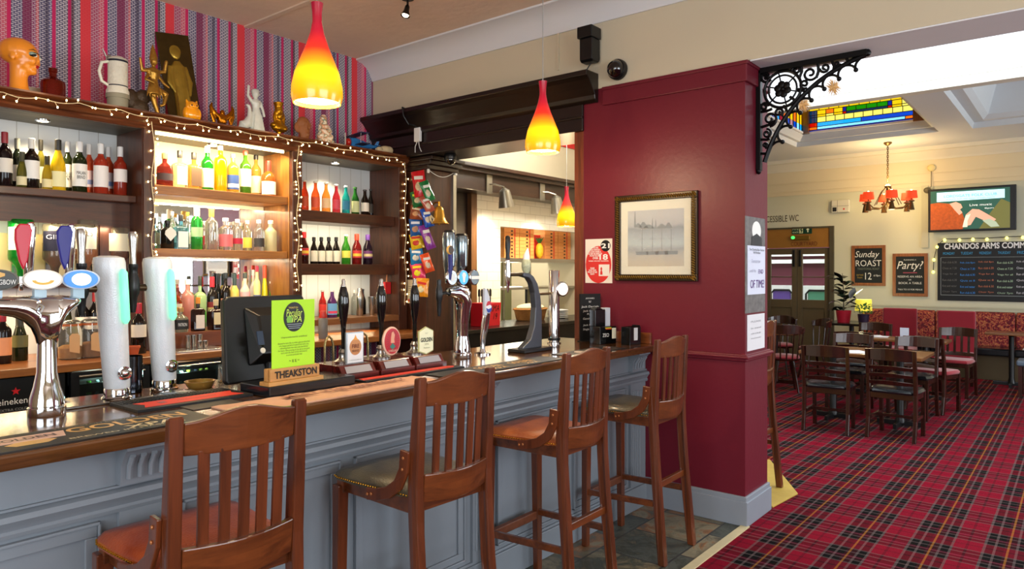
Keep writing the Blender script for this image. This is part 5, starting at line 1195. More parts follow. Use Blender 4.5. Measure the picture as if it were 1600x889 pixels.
pb = thing('card_box', 'small box of pastel cards behind the hand pumps', 'box', (2.58, 3.03, TZ))
MB().box(-.12, .12, -.03, .03, 0, .035).build('box', cm('#d8d4e0'), pb, bevel=.002)
for i, c_ in enumerate(('#c878b8', '#6c8ce0', '#e0d8ec', '#58b0c8')): MB().box(-.11+i*.056, -.06+i*.056, -.032, -.030, .004, .031).build('card', cm(c_), pb)
# ---- second chrome font, swept arm, three round badges
o = (2.95, 2.76, TZ); f2_ = thing('beer_font', 'curved chrome beer font with three round badges', 'beer font', o)
MB().lathe([(.052, 0), (.054, .004), (.054, .03), (.047, .036), (.046, .07), (.034, .13), (.032, .20)], seg=30).build('base', chrome, f2_, smooth=True)
MB().tube([(0, 0, .10), (0, 0, .20), (.004, -.0, .27), (.004, -.005, .32), (-.02, -.01, .36), (-.06, -.015, .375), (-.13, -.02, .38)], [.034, .037, .044, .050, .044, .034, .020], 18).build('swept_arm', chrome, f2_, smooth=True)
MB().tube([(.03, 0, .33), (.035, 0, .37), (.02, 0, .395), (-.05, 0, .40), (-.12, 0, .39)], [.02, .026, .022, .02, .014], 14).build('top_bar', chrome, f2_, smooth=True)
for dx, fc in ((-.115, mat('badge_silver', '#9aa0a4', .25, .6, var=.4, scale=60)), (-.022, lit('blue2', '#3a9ae8', .9)), (.074, mat('badge_dark', '#5c6468', .25, .4, var=.3, scale=60))):
    b = oval(dx, .462, .040, .043, -.03, f2_, chrome, fc)
    if dx == -.022: MB().prism([(dx-.006, .435), (dx+.006, .435), (dx+.01, .462), (dx+.016, .475), (dx+.008, .49), (dx-.008, .49), (dx-.016, .475), (dx-.01, .462)], 'XZ', -.037, -.034).build('white_mark', white, b)
    elif dx > 0: MB().box(dx-.034, dx+.034, -.037, -.035, .452, .470).build('white_band', white, b)
    else: MB().prism([(dx-.02, .45), (dx, .44), (dx+.02, .45), (dx+.016, .475), (dx, .485), (dx-.016, .475)], 'XZ', -.037, -.034).build('white_crest', cm('#e0e4e4'), b)
pat = mat('engraved_chrome', '#8a98a0', .18, .9, var=.55, scale=70)
for dx, z0, z1 in ((-.10, .47, .715), (.0, .47, .70)):
    l = MB().tube([(dx, .02, z0-.04), (dx, .02, z0+.03), (dx+.005, .01, z0+.06), (dx+.005, .01, z1-.02), (dx+.005, .01, z1)], [.012, .016, .034, .040, .034], 18).build('tap_lever', pat, f2_, smooth=True)
    MB().lathe([(.036, z1), (.030, z1+.012), (.0, z1+.014)], (dx+.005, .01, 0), 16).build('lever_cap', bplastic, l, smooth=True)
MB().tube([(-.135, -.03, .45), (-.13, -.035, .53), (-.14, -.04, .60)], [.010, .014, .012], 12).build('blue_lever', cm('#20246c', .25), f2_, smooth=True)
oval(-.145, .615, .022, .024, -.05, f2_, goldp, cm('#3c2a1c'), 'gold_badge')
MB().lathe([(.008, .25), (.012, .28), (.014, .33), (.020, .35), (.019, .40), (.012, .42), (.014, .45), (0, .455)], (-.185, 0, 0), 14).tube([(-.185, 0, .37), (-.12, 0, .38)], .009, 10).build('nozzle', bplastic, f2_, smooth=True)
# ---- soft drink tap
x, y, _ = onbar(769, 558); o = (3.17, 2.80, TZ); pt = thing('soft_drink_tap', 'slim chrome soft drink tap with red white and blue roundel', 'drinks tap', o)
MB().lathe([(.05, 0), (.05, .008), (.022, .016), (.014, .035), (0, .04)], seg=24).build('base', chrome, pt, smooth=True)
MB().tube([(0, 0, .02), (.006, 0, .10), (.014, -.01, .18), (.018, -.02, .25)], [.014, .018, .024, .022], 14).build('stem', chrome, pt, smooth=True)
MB().prism([(-.018, .235), (.02, .235), (.038, .28), (.030, .34), (.006, .39), (-.014, .40), (-.018, .34)], 'XZ', -.035, -.015).build('tap_head', cm('#d8dce4', .2), pt, bevel=.005)
rd = oval(.010, .285, .027, .036, -.038, pt, cm('#e8e8ec', .3), cm('#f4f4f6', .3), 'roundel')
hh = [(.025*math.cos(math.radians(a)), .033*math.sin(math.radians(a))) for a in range(0, 181, 15)]
MB().prism([(.010+x_*.95, .290+z_*.92) for x_, z_ in hh]+[(.010-.012, .294), (.010+.008, .298)], 'XZ', -.0455, -.044).build('red_half', cm('#d01c34', .3), rd)
MB().prism([(.010+x_*.95, .280-z_*.9) for x_, z_ in hh]+[(.010-.008, .272), (.010+.012, .276)], 'XZ', -.0455, -.044).build('blue_half', cm('#1c3c9c', .3), rd)
# ---- swept grey font with a finial, black lever
o = (3.51, 2.685, TZ); gf = thing('swept_font', 'tall curved matt grey beer font with a rounded white peaked finial', 'beer font', o)
gm_ = mat('matt_grey_metal', '#5c6068', .35, .7, var=.1)
side = [(-.12, .02), (.075, .02), (.075, .24), (.060, .34), (.03, .42), (-.01, .465), (-.05, .485), (-.11, .49), (-.11, .465), (-.055, .455), (-.025, .425), (.0, .365), (.012, .27), (.0, .16), (-.04, .075), (-.12, .03)]
MB().prism(side, 'XZ', -.022, .022).build('swept_column', gm_, gf, bevel=.006)
MB().box(-.16, .12, -.07, .07, 0, .022).build('base', bplastic, gf, bevel=.005)
MB().tube([(-.09, 0, .478), (-.235, 0, .478)], .011, 12).build('spigot', mat('dark_bronze', '#5a4c38', .3, .8), gf, smooth=True)
MB().lathe([(.004, .37), (.014, .43), (.016, .455), (.018, .49), (.016, .53), (.012, .56), (.014, .57)], (-.24, 0, 0), 14).build('nozzle', chrome, gf, smooth=True)
MB().lathe([(.014, .57), (.012, .60), (.017, .65), (.016, .70), (.010, .71), (0, .712)], (-.24, 0, 0), 14).build('lever', bplastic, gf, smooth=True)
bl = MB().lathe([(.014, .47), (.018, .49), (.026, .505), (.031, .53), (.028, .555), (.022, .572)], (-.06, 0, 0), 18).build('badge_ball', mat('verdigris', '#b8bc9c', .35, .0, var=.5, scale=60), gf, smooth=True)
MB().tube([(-.06, 0, .568), (-.057, 0, .595), (-.050, 0, .62), (-.046, 0, .64)], [.023, .020, .011, .004], 14).build('white_peak', cm('#ece6e2'), bl, smooth=True)
# ---- plain chrome column
o = (3.99, 2.86, TZ); cc = thing('chrome_column_font', 'straight chrome column font with a round white badge', 'beer font', o)
MB().lathe([(.048, 0), (.048, .008), (.037, .012), (.037, .50), (.034, .505), (0, .506)], seg=28).build('column', chrome, cc, smooth=True)
MB().lathe([(.041, .02), (.043, .024), (.043, .034), (.041, .038)], seg=28).build('black_ring', bplastic, cc, smooth=True)
MB().tube([(0, 0, .345), (-.26, 0, .345)], .010, 12).build('spigot', mat('bronze_pipe', '#8c7858', .3, .8), cc, smooth=True)
M = Matrix.Translation((.03, -.045, .375)) @ Matrix.Rotation(math.radians(-20), 4, 'Z') @ Matrix.Rotation(PI/2, 4, 'X')
r_ = MB().lathe([(.03, -.05), (.046, -.02), (.052, 0), (.052, .008), (.044, .012), (0, .012)], seg=28, M=M).build('badge_housing', chrome, cc, smooth=True)
MB().lathe([(0, .0125), (.043, .0125), (.040, .015), (0, .017)], seg=28, M=M).build('badge_face', lit('cream', '#fff2dc', 1.0), r_, smooth=True)
# ---- chalk board menu
o = (4.26, 2.74, TZ); jb = thing('chalk_menu', 'black upright bar menu with white chalk lettering by the pier', 'menu board', o, math.radians(-22))
MB().box(-.088, .088, -.006, .006, 0, .338).box(-.088, .088, -.03, .03, 0, .006).build('board', mat('chalk_black', '#0b0c0c', .6), jb)
for txt_, z_, w_, h_ in (("JACK DANIEL'S", .305, .075, .014), ('No7', .282, .02, .014), ('Jack Daniels', .245, .15, .018), ('Jack Daniel', .215, .12, .016), ('Rye', .193, .05, .016), ('Gentleman J', .160, .12, .018), ('Jack Daniel', .115, .12, .016), ('Single Barrel', .085, .12, .018)):
    text(txt_, (-.005, -.007, z_), w_, h_, white, '-Y', jb, shear=.1)
# ---- napkin / straw caddies
o = (4.20, 2.575, TZ); nc = thing('bar_caddy', 'black bar caddy with white lettering and stepped napkin compartments', 'caddy', o, math.radians(-12))
bpl = mat('gloss_black', '#08090a', .2, coat=.4)
MB().box(-.10, .06, -.045, .055, 0, .12).box(-.10, .0, .0, .055, .12, .235).prism([(-.10, .235), (-.07, .255), (-.02, .235)], 'XZ', .0, .055).build('body', bpl, nc, bevel=.003)
MB().box(.005, .055, .005, .05, .12, .245).build('white_napkins', cm('#c8ccd4', .8), nc, bevel=.003)
MB().box(.018, .056, -.0475, -.045, .035, .108).build('paper_slip', cm('#e4e0c4', .8), nc)
text('ZEO', (-.045, -.046, .062), .062, .024, white, '-Y', nc, depth=.001)
MB().box(-.05, .01, -.047, -.0455, .108, .114).build('yellow_band', cm('#c8c83c'), nc); MB().box(-.045, .012, -.047, -.0455, .100, .107).build('orange_band', cm('#d8582c'), nc)
o = (4.26, 2.405, TZ); nc = thing('napkin_box', 'small black napkin box with white napkins by the wooden upstand', 'napkin box', o, math.radians(-12))
MB().box(-.06, .05, -.04, -.035, 0, .12).box(-.06, .05, .035, .04, 0, .12).box(-.06, -.055, -.035, .035, 0, .12).box(.045, .05, -.035, .035, 0, .13).box(-.06, .05, -.035, .035, 0, .01).build('box', bpl, nc, bevel=.002)
MB().box(-.02, .015, -.043, -.0402, .03, .115).build('napkin', cm('#dcdcdc', .8), nc)
# ================================================================== KITCHEN HATCH AND PASSAGE
hc = thing('hatch_counter', 'dark counter under the kitchen hatch', 'counter', (6.2, 4.8, 0))
MB().box(4.80, 7.95, 4.62, 5.228, .0, 1.0).build('carcass', mat('dark_cabinet', '#141013', .5), hc, off=(6.2, 4.8, 0), bevel=.004)
MB().box(4.80, 7.95, 4.58, 5.228, 1.0, 1.04).build('worktop', mat('dark_worktop', '#1c1616', .25), hc, off=(6.2, 4.8, 0), bevel=.004)
HT = 1.04
x, t = onY(722, 4.86)
o = (5.55, 4.86, HT); jg = thing('red_box', 'bright red box with black lettering on the dark hatch counter', 'box', o)
MB().prism([(-.14, 0), (.14, 0), (.16, .24), (-.14, .24)], 'XZ', -.08, .08).build('box', cm('#d8202c', .4), jg, bevel=.003)
text('JERMA\n   19', (.02, -.081, .14), .22, .15, cm('#1c0808'), '-Y', jg, shear=.2)
for i in range(5):
    x = 5.60+i*.045
    single('straw_pourer', MB().tube([(x, 4.99, HT), (x, 4.99, HT+.30)], .006, 8).lathe([(.014, .30), (.014, .36), (.006, .38), (0, .38)], (x, 4.99, HT), 10), cm('#1c1c1c'), ('black tipped stick behind the red box, leftmost', 'black tipped stick behind the red box, second', 'black tipped stick behind the red box, middle', 'black tipped stick behind the red box, fourth', 'black tipped stick behind the red box, rightmost')[i], 'stirrer', (x, 4.99, HT), 'sticks behind the red box', smooth=True)
x, t = onY(751, 4.64)
cup('cleaner_bottle', 'white plastic bottle with red label on the floor shelf', 5.62, 4.30, .86, .03, .03, .14, cm('#d8d4d4'), 'bottle')
o = (5.6, 4.35, 0); lw = thing('glass_shelf_unit', 'low black bottle shelf behind the soft drink tap', 'shelf unit', o)
MB().box(-.5, .6, -.15, .20, .82, .86).box(-.5, -.46, -.15, .2, 0, .82).box(.56, .6, -.15, .2, 0, .82).box(-.5, .6, -.15, .2, .40, .43).build('frame', bplastic, lw, bevel=.004)
# basket, plates
def wicker(x, y, z, rx, ry, h, label):
    o = (x, y, z); t = thing('wicker_basket', label, 'basket', o)
    M = Matrix.Diagonal((rx, ry, 1, 1))
    MB().lathe([(0, 0), (.80, 0), (.86, .01), (1, h), (.96, h), (.82, .012), (0, .012)], seg=28, M=M).build('basket', mat('wicker', '#9a6a34', .7, var=.4, scale=90, bump=.8, bscale=90), t, smooth=True)
    m = MB(); m.tube([(rx*math.cos(a*PI/14), ry*math.sin(a*PI/14), h) for a in range(28)], .012, 8, True); m.build('rim', mat('wicker', '#9a6a34'), t, smooth=True)
    return t
bx, bt_ = onY(790, 5.05)
wk_ = wicker(6.53, 5.02, HT, .24, .16, .13, 'wicker basket of napkins on the hatch counter')
m = MB(); m.ell((6.53, 5.02, HT+.15), (.21, .13, .045), 16, 8)
single('folded_napkins', m, cm('#e8d8b0', .9), 'cream napkins heaped in the wicker basket', 'napkins', (6.53, 5.02, HT+.11), smooth=True)
for i in range(5):
    single('dinner_plate', MB().lathe([(0, 0), (.07, 0), (.13, .014), (.13, .019), (.07, .006), (0, .006)], (7.02, 4.98, HT+.0+i*.021), 28), cm('#dde0e8', .2), 'white dinner plate in the stack on the hatch counter', 'plate', (7.02, 4.98, HT+i*.021), 'stacked white plates', smooth=True)
# stainless shelf with pizza boxes behind the hatch
sx0, sx1 = hx0+.02, 8.3
sf = thing('steel_shelf', 'stainless steel shelf unit inside the kitchen hatch', 'shelf unit', (7.2, 5.6, 0))
ssz = zof(403, onY(800, 5.38)[1]); sz2 = zof(449, onY(800, 5.38)[1])
m = MB().box(sx0, sx1, 5.37, 5.85, ssz-.05, ssz).box(sx0, sx1, 5.37, 5.85, sz2-.03, sz2)
m.build('shelf', steel, sf, off=(7.2, 5.6, 0), bevel=.003)
for x in (sx0+.02, 7.0, sx1-.03): MB().box(x-.015, x+.015, 5.38, 5.41, .0, ssz-.051).box(x-.015, x+.015, 5.81, 5.84, .0, ssz-.051).build('upright', steel, sf, off=(7.2, 5.6, 0))
for x in (6.9, 7.55): MB().tube([(x, 5.368, sz2-.03), (x, 5.368, 1.14)], .018, 8).build('hanging_bar', bplastic, sf, off=(7.2, 5.6, 0))
box_m = mat('pizza_card', '#d08a4c', .8, var=.05); boxr = mat('pizza_card_red', '#c8281c', .7, var=.05)
cols_ = [(6.68, box_m), (6.98, box_m), (7.50, box_m), (7.80, box_m)]
ztop = 2.14; k = 0
proto = None
for ci, (x, mm_) in enumerate(cols_):
    for j in range(9):
        z = ssz+.0005+j*.044
        if proto is None:
            proto = thing('pizza_box', 'x', 'pizza box', (x, 5.42, z))
            MB().box(-.145, .145, 0, .29, 0, .042).build('box', mm_, proto, bevel=.002)
            MB().box(-.02, .02, -.0015, 0, .012, .030).build('print', cm('#28140c'), proto); MB().box(.045, .065, -.0015, 0, 0, .042).build('red_edge', boxr, proto)
            o_ = proto
        else: o_ = copy_tree(proto); o_.location = (x, 5.42, z)
        o_['label'] = 'brown pizza box in the %s stack on the kitchen shelf' % ('first', 'second', 'third', 'fourth')[ci]; o_['group'] = 'pizza boxes, %s stack' % ('first', 'second', 'third', 'fourth')[ci]; o_['category'] = 'pizza box'
for j in range(7):
    z = ssz+.0005+j*.044
    single('pizza_box', MB().box(7.17, 7.34, 5.48, 5.80, z, z+.042), boxr, 'red pizza box in the low pile beside the pineapple', 'pizza box', (7.25, 5.6, z), 'red pizza boxes', bevel=.002)
x = 7.225; pa = thing('pineapple', 'yellow pineapple standing between the pizza boxes', 'pineapple', (x, 5.41, ssz))
MB().ell((0, 0, .10), (.052, .052, .10), 16, 12).build('fruit', mat('pineapple_skin', '#e0a41c', .6, var=.35, scale=40, bump=1, bscale=50), pa, smooth=True)
m = MB()
for a in range(12):
    c_, s_ = math.cos(a*PI/6), math.sin(a*PI/6); rr = .012+.014*(a % 3); m.tube([(0, 0, .185), (c_*rr*.7, s_*rr*.7, .23), (c_*rr*1.6, s_*rr*1.6, .26+.01*(a % 3))], [.009, .008, .001], 6)
m.build('crown', cm('#2c5a24'), pa)
point('kitchen_light', (7.1, 6.1, 2.4), 60, (1, .95, .80), .3)
point('kitchen_fill', (7.2, 5.9, 1.5), 8, (1, .97, .8), .2)
# wall lamps on the canopy
for u, lab in ((763, 'brushed steel wall spotlight on the canopy, left of two'), (846, 'brushed steel wall spotlight on the canopy, right of two')):
    x, t = onY(u, 4.97); z = 2.54
    wl_ = thing('wall_lamp', lab, 'wall lamp', (x, 4.968, z), 0, 'spotlights on the canopy')
    nick = mat('brushed_nickel', '#a09a8c', .3, .8)
    MB().box(-.045, .045, -.018, 0, -.10, .10).build('backplate', nick, wl_, bevel=.004)
    MB().tube([(0, -.018, 0), (.04, -.06, -.0), (.11, -.13, -.03)], .009, 8).build('arm', nick, wl_, smooth=True)
    Ms = Matrix.Translation((.11, -.13, -.055)) @ Matrix.Rotation(math.radians(-12), 4, 'Y')
    MB().lathe([(.012, .02), (.055, -.01), (.062, -.04), (.088, -.19), (.082, -.19), (.05, -.03), (.012, .02)], seg=24, M=Ms).build('shade', nick, wl_, smooth=True)
    MB().ell((.095, -.13, -.17), .03, 12, 8).build('bulb', mat('warm_bulb', '#fff0c8', .3, emit='#ffe4a8', es=15), wl_, smooth=True)
    spot('wall_lamp_beam', (x+.10, 4.82, z-.21), (x+.0, 5.25, z-.75), 90, (1, .82, .55), 110, .03, .7)
# ================================================================== ORNAMENTS ON TOP OF THE SHELVING
OT = 2.655; OY = 4.95
def ox(u, Y=OY): return onY(u, Y)
def px(n, t): return n*t/FX
# mannequin head, facing +X (to the right) and a little to the viewer
x, t = ox(33, 4.94); o = (x, 4.94, OT); hd_ = thing('mannequin_head', 'orange painted mannequin head in profile with red lips and blue eyeshadow', 'mannequin head', o, math.radians(-34))
om = mat('orange_paint', '#f09228', .28, coat=.4, var=.04)
m = MB()
m.ell((-.018, 0, .262), (.104, .082, .082)).ell((.030, 0, .235), (.066, .064, .082)).ell((.020, 0, .195), (.062, .058, .062))
m.tube([(0, 0, -.0), (-.010, 0, .04), (-.012, 0, .10), (-.006, 0, .19)], [.066, .050, .046, .052], 16)
m.ell((.058, 0, .148), (.026, .030, .024)).tube([(.02, 0, .17), (.055, 0, .148)], [.05, .028], 12)
m.tube([(.083, 0, .235), (.095, 0, .212), (.096, 0, .204)], [.007, .008, .009], 10).ell((.076, 0, .180), (.014, .020, .012))
m.ell((.066, .036, .205), (.026, .022, .028)).ell((.066, -.036, .205), (.026, .022, .028))
for s in (-1, 1): m.ell((-.020, s*.074, .215), (.016, .010, .026))
head = organic('head', m, om, hd_, .0065, 9)
MB().ell((.081, -.0, .1815), (.014, .019, .0045)).ell((.080, 0, .174), (.013, .015, .005)).build('lips', cm('#b8141c', .3), head, smooth=True)
for s in (-1, 1):
    MB().ell((.069, s*.036, .241), (.024, .023, .017)).build('eyeshadow', cm('#a8c0b0', .4), head, smooth=True)
    MB().ell((.073, s*.036, .235), (.0235, .020, .011)).build('eye_white', cm('#e8e4dc', .15), head, smooth=True); MB().ell((.0725, s*.0435, .236), (.0225, .0145, .0107)).build('iris', cm('#0c0c0c', .15), head, smooth=True); MB().tube([(.062, s*.062, .240), (.084, s*.050, .249), (.096, s*.036, .250), (.100, s*.020, .244)], [.001, .003, .003, .001], 6).build('lash_line', cm('#0c0c0c', .3), head)
    MB().tube([(.060, s*.060, .262), (.078, s*.046, .270), (.090, s*.026, .262)], [.001, .003, .001], 6).build('eyebrow', cm('#4a2c14'), head)
# brown demijohn
x, t = ox(83); H = zof(107, t)-OT; r = px(17, t)
single('brown_bottle', MB().lathe([(0, 0), (.95*r, 0), (r, .02*H), (r, .52*H), (.92*r, .60*H), (.45*r, .70*H), (.30*r, .74*H), (.30*r, .86*H), (.36*r, .88*H), (.36*r, 1*H), (.28*r, H)], (x, OY, OT), 24), glassc('brown_glass', '#7a1c0c', .04, .35), 'broad shouldered brown glass bottle beside the mannequin head', 'bottle', (x, OY, OT), smooth=True)
x, t = ox(56, 5.04)
fcx = thing('small_card', 'small grey and cream card propped behind the mannequin neck', 'card', (x, 5.06, OT))
MB().box(-.06, .06, 0, .004, 0, .09).build('card', cm('#b8a890'), fcx); MB().ell((-.02, -.002, .045), (.03, .002, .02)).build('white_spot', cm('#d8dce4'), fcx)
# stein on a pot
x, t = ox(184); st_ = thing('beer_stein', 'white relief beer stein with blue bands and pewter lid', 'stein', (x, OY, OT+.115))
r = px(14.5, t); H = .26
MB().lathe([(r*1.12, 0), (r*1.12, .02), (r, .035), (.96*r, .10), (.96*r, .18), (.98*r, H*.86), (.9*r, H*.87), (0, H*.87)], seg=28).build('body', mat('stein_relief', '#ddd8c8', .5, bump=.9, bscale=60, var=.15), st_, smooth=True)
MB().lathe([(r*.985, .045), (r*1.0, .05), (r*.985, .056)], seg=28).lathe([(r*.985, H*.80), (r*1.01, H*.805), (r*.985, H*.85)], seg=28).build('blue_band', cm('#1c2030'), st_, smooth=True)
MB().lathe([(r*1.0, H*.87), (r*.9, H*.90), (r*.5, H*.95), (0, H*.97)], seg=24).build('lid', cm('#d8d4c4', .4), st_, smooth=True)
MB().tube([(-r*.95, 0, .05), (-r*1.6, 0, .07), (-r*1.85, 0, .13), (-r*1.6, 0, .19), (-r*.95, 0, .205)], .010, 10).build('handle', cm('#e0dccc', .4), st_, smooth=True)
MB().tube([(-r*1.1, 0, .205), (-r*1.15, 0, .235), (-r*.7, 0, .245)], .007, 8).tube([(-r*1.15, 0, .235), (-r*1.5, 0, .28)], [.008, .004], 8).build('thumb_lever', steel, st_, smooth=True)
r = px(16, t)
single('grey_pot', MB().lathe([(0, 0), (r*.88, 0), (r*.95, .085), (r*1.05, .085), (r*1.05, .114), (0, .1145)], (x, OY, OT), 24), mat('grey_pot', '#8c8672', .6), 'plain grey plant pot under the white stein', 'pot', (x, OY, OT), smooth=True)
# dark dried figure / bird behind the deity
x, t = ox(218, 5.02); o = (x, 5.03, OT); br_ = thing('dark_bird', 'dark brown carved bird ornament left of the dancing bronze figure', 'ornament', o)
m = MB().ell((0, 0, .07), (.07, .04, .06)).ell((.03, 0, .15), (.05, .035, .05)).ell((-.05, 0, .12), (.05, .03, .07)).tube([(.05, 0, .16), (.10, 0, .13)], [.02, .005], 8).tube([(0, 0, 0), (0, 0, .05)], [.05, .03], 10)
organic('body', m, mat('dark_bronze_bird', '#4a3826', .5, .3, var=.4, scale=40, bump=.6), br_, .006, 2)
# dancing deity bronze
x, t = ox(240); o = (x, OY, OT); de = thing('dancing_figurine', 'bronze dancing figurine with raised arms and one bent leg', 'figurine', o)
m = MB(); L = m.limb
m.lathe([(0, 0), (.035, 0), (.03, .015), (0, .02)], (.035, 0, 0), 14)
L((.035, 0, .02), (.008, 0, .10), .013, .018); L((.008, 0, .10), (-.012, 0, .19), .018, .026)
L((.02, 0, .20), (.085, 0, .175), .026, .018); L((.085, 0, .175), (.065, -.01, .10), .018, .011); L((.065, -.01, .10), (.045, -.01, .09), .010)
m.tube([(-.0, 0, .16), (0, 0, .22), (0, 0, .26), (0, 0, .31)], [.045, .034, .026, .036], 14)
m.ell((0, 0, .315), (.045, .028, .03)); L((0, 0, .33), (0, 0, .36), .013); m.ell((0, -.004, .385), (.024, .026, .030))
m.tube([(0, 0, .40), (-.002, 0, .43), (-.004, 0, .46), (-.005, 0, .50)], [.028, .022, .016, .004], 12)
L((-.035, 0, .32), (-.075, 0, .31), .014, .012); L((-.075, 0, .31), (-.092, -.01, .385), .012, .009); L((.035, 0, .32), (.075, 0, .33), .014, .012); L((.075, 0, .33), (.082, -.01, .40), .012, .012)
L((-.035, 0, .29), (-.06, -.02, .25), .012, .010); L((-.06, -.02, .25), (-.02, -.05, .23), .010, .008); L((.035, 0, .29), (.06, -.02, .245), .012, .010); L((.06, -.02, .245), (.09, -.03, .22), .010, .008)
for k in range(7): L((-.04+.013*k, -.02, .20), (-.055+.018*k, -.028, .135), .006, .004, 6)
organic('figure', m, mat('bronze_gold', '#a87c30', .32, .7, var=.45, scale=50), de, .0045, 1)
# relief panel leaning on the wall
x, t = ox(294, 5.12); o = (x+.0, 5.14, OT); rp = thing('relief_panel', 'tall dark gold panel with an embossed robed figure leaning on the wallpaper', 'relief panel', o, math.radians(-4))
Mp = Matrix.Rotation(math.radians(-6.5), 4, 'Y') @ Matrix.Rotation(math.radians(-6), 4, 'X')
w0 = px(25, t); H = .70
MB().box(-w0, w0, -.012, .0, .005, H+.005, M=Mp).build('plaque', mat('panel_bronze', '#4c3c1c', .35, .8, var=.3, scale=20), rp, bevel=.004)
m = MB(); m.tube([(0, -.012, .02), (0, -.012, .20), (0, -.012, .36), (.0, -.012, .46), (0, -.012, .50)], [.065, .058, .056, .05, .022], 16)
m.ell((0, -.014, .555), (.036, .022, .045)).ell((0, -.008, .575), (.048, .014, .05)); m.tube([(-.05, -.012, .46), (-.072, -.014, .34), (-.045, -.03, .27), (-.01, -.035, .29)], [.02, .024, .016, .010], 10).tube([(.05, -.012, .46), (.072, -.014, .34), (.055, -.03, .24)], [.02, .022, .012], 10)
for k in range(6): m.tube([(-.045+.018*k, -.06, .03), (-.035+.014*k, -.058, .30)], .006, 6)
m.v = [tuple(Mp @ Vector((vx, vy*.55-.004, vz))) for vx, vy, vz in m.v]
organic('embossed_figure', m, mat('panel_gold', '#a88a34', .30, .7, var=.35, scale=14), rp, .005, 1)
# owl
x, t = ox(299.5, 4.90); ow = thing('owl_ornament', 'small glossy orange owl ornament', 'owl', (x, 4.90, OT))
m = MB().ell((0, 0, .058), (.056, .045, .058)).ell((0, -.002, .115), (.044, .038, .036)); m.tube([(-.03, 0, .135), (-.038, 0, .16)], [.014, .004], 8).tube([(.03, 0, .135), (.038, 0, .16)], [.014, .004], 8)
for s in (-1, 1): m.ell((s*.018, -.034, .115), (.016, .008, .016)); m.ell((s*.045, -.005, .06), (.018, .03, .045))
m.tube([(0, -.04, .11), (0, -.046, .098)], [.007, .002], 8)
ob_ = organic('body', m, mat('amber_glaze', '#f0980c', .15, coat=.7, var=.2, scale=20), ow, .004, 1)
for s in (-1, 1): MB().ell((s*.018, -.042, .116), (.006, .003, .006)).build('eye', cm('#3c1c08'), ob_)
# eagle
x, t = ox(347); ea = thing('eagle_ornament', 'gilded eagle ornament with spread wings', 'eagle', (x, OY, OT))
m = MB().ell((0, 0, .07), (.036, .032, .05)).ell((0, -.005, .12), (.018, .02, .022)).tube([(0, -.02, .12), (0, -.036, .112)], [.009, .002], 8).lathe([(0, 0), (.05, 0), (.042, .02), (0, .03)])
for s in (-1, 1):
    m.tube([(s*.02, 0, .08), (s*.06, 0, .11), (s*.085, 0, .15), (s*.078, 0, .185)], [.022, .020, .014, .005], 10)
    for k in range(5): m.tube([(s*(.085-.008*k), 0, .165-.014*k), (s*(.088-.006*k), -.006, .10-.014*k), (s*(.070-.007*k), -.008, .03)], [.011, .010, .003], 8)
organic('eagle', m, mat('gilt', '#a8640c', .25, .9, var=.5, scale=60), ea, .0045, 1)
# girl with goose, pale
x, t = ox(395); gg = thing('goose_girl_figurine', 'white porcelain figurine of a girl with raised arm beside a goose', 'figurine', (x, OY, OT))
m = MB(); m.lathe([(0, 0), (.085, 0), (.08, .02), (0, .03)], (-.01, 0, 0), 20)
m.tube([(.03, 0, .01), (.03, 0, .08), (.028, 0, .16), (.025, 0, .20), (.025, 0, .245)], [.056, .05, .038, .028, .034], 18); m.ell((.025, 0, .245), (.042, .028, .03))
m.tube([(.025, 0, .26), (.022, 0, .285)], .014, 10); m.ell((.02, -.004, .31), (.027, .028, .032)).ell((.022, .004, .33), (.032, .03, .024)).tube([(.04, 0, .32), (.06, 0, .31)], [.012, .006], 8)
m.limb((-.012, 0, .255), (-.045, -.01, .285), .014, .011).limb((-.045, -.01, .285), (-.040, -.01, .36), .011, .010); m.limb((.062, 0, .25), (.078, -.01, .20), .014, .011).limb((.078, -.01, .20), (.085, -.02, .15), .011, .009)
m.tube([(-.11, 0, .03), (-.09, -.01, .055), (-.05, -.01, .075), (-.03, -.01, .13), (-.032, -.01, .19), (-.045, -.01, .215)], [.012, .036, .036, .02, .013, .013], 12).tube([(-.045, -.01, .215), (-.065, -.01, .21)], [.010, .003], 8)
for k in range(7): m.tube([(-.015+.015*k, -.045, .02), (.005+.008*k, -.032, .15)], .005, 6)
organic('figurine', m, mat('porcelain', '#cfd0c6', .35, coat=.4, var=.12, scale=30), gg, .0048, 1)
# gold bust
x, t = ox(436); gb_ = thing('gold_bust', 'gold bust of a woman with a tall headdress', 'bust', (x, OY, OT))
m = MB().lathe([(0, 0), (.045, 0), (.04, .012), (.018, .03), (.02, .05), (0, .05)]).ell((.005, 0, .085), (.072, .036, .038)).ell((-.045, 0, .10), (.03, .03, .025)).tube([(0, 0, .09), (0, 0, .15)], [.035, .022], 12)
m.ell((0, -.006, .175), (.030, .032, .038)).ell((0, .004, .20), (.04, .034, .032)).tube([(0, 0, .21), (-.004, 0, .25), (-.006, 0, .285)], [.034, .030, .042], 14).tube([(0, -.036, .178), (0, -.042, .170)], [.008, .008], 8)
for s in (-1, 1): m.tube([(s*.03, 0, .21), (s*.042, .0, .16), (s*.035, -.01, .11)], [.014, .014, .01], 8)
organic('bust', m, mat('gold_leaf', '#b88018', .28, .9, var=.4, scale=40), gb_, .0045, 1)
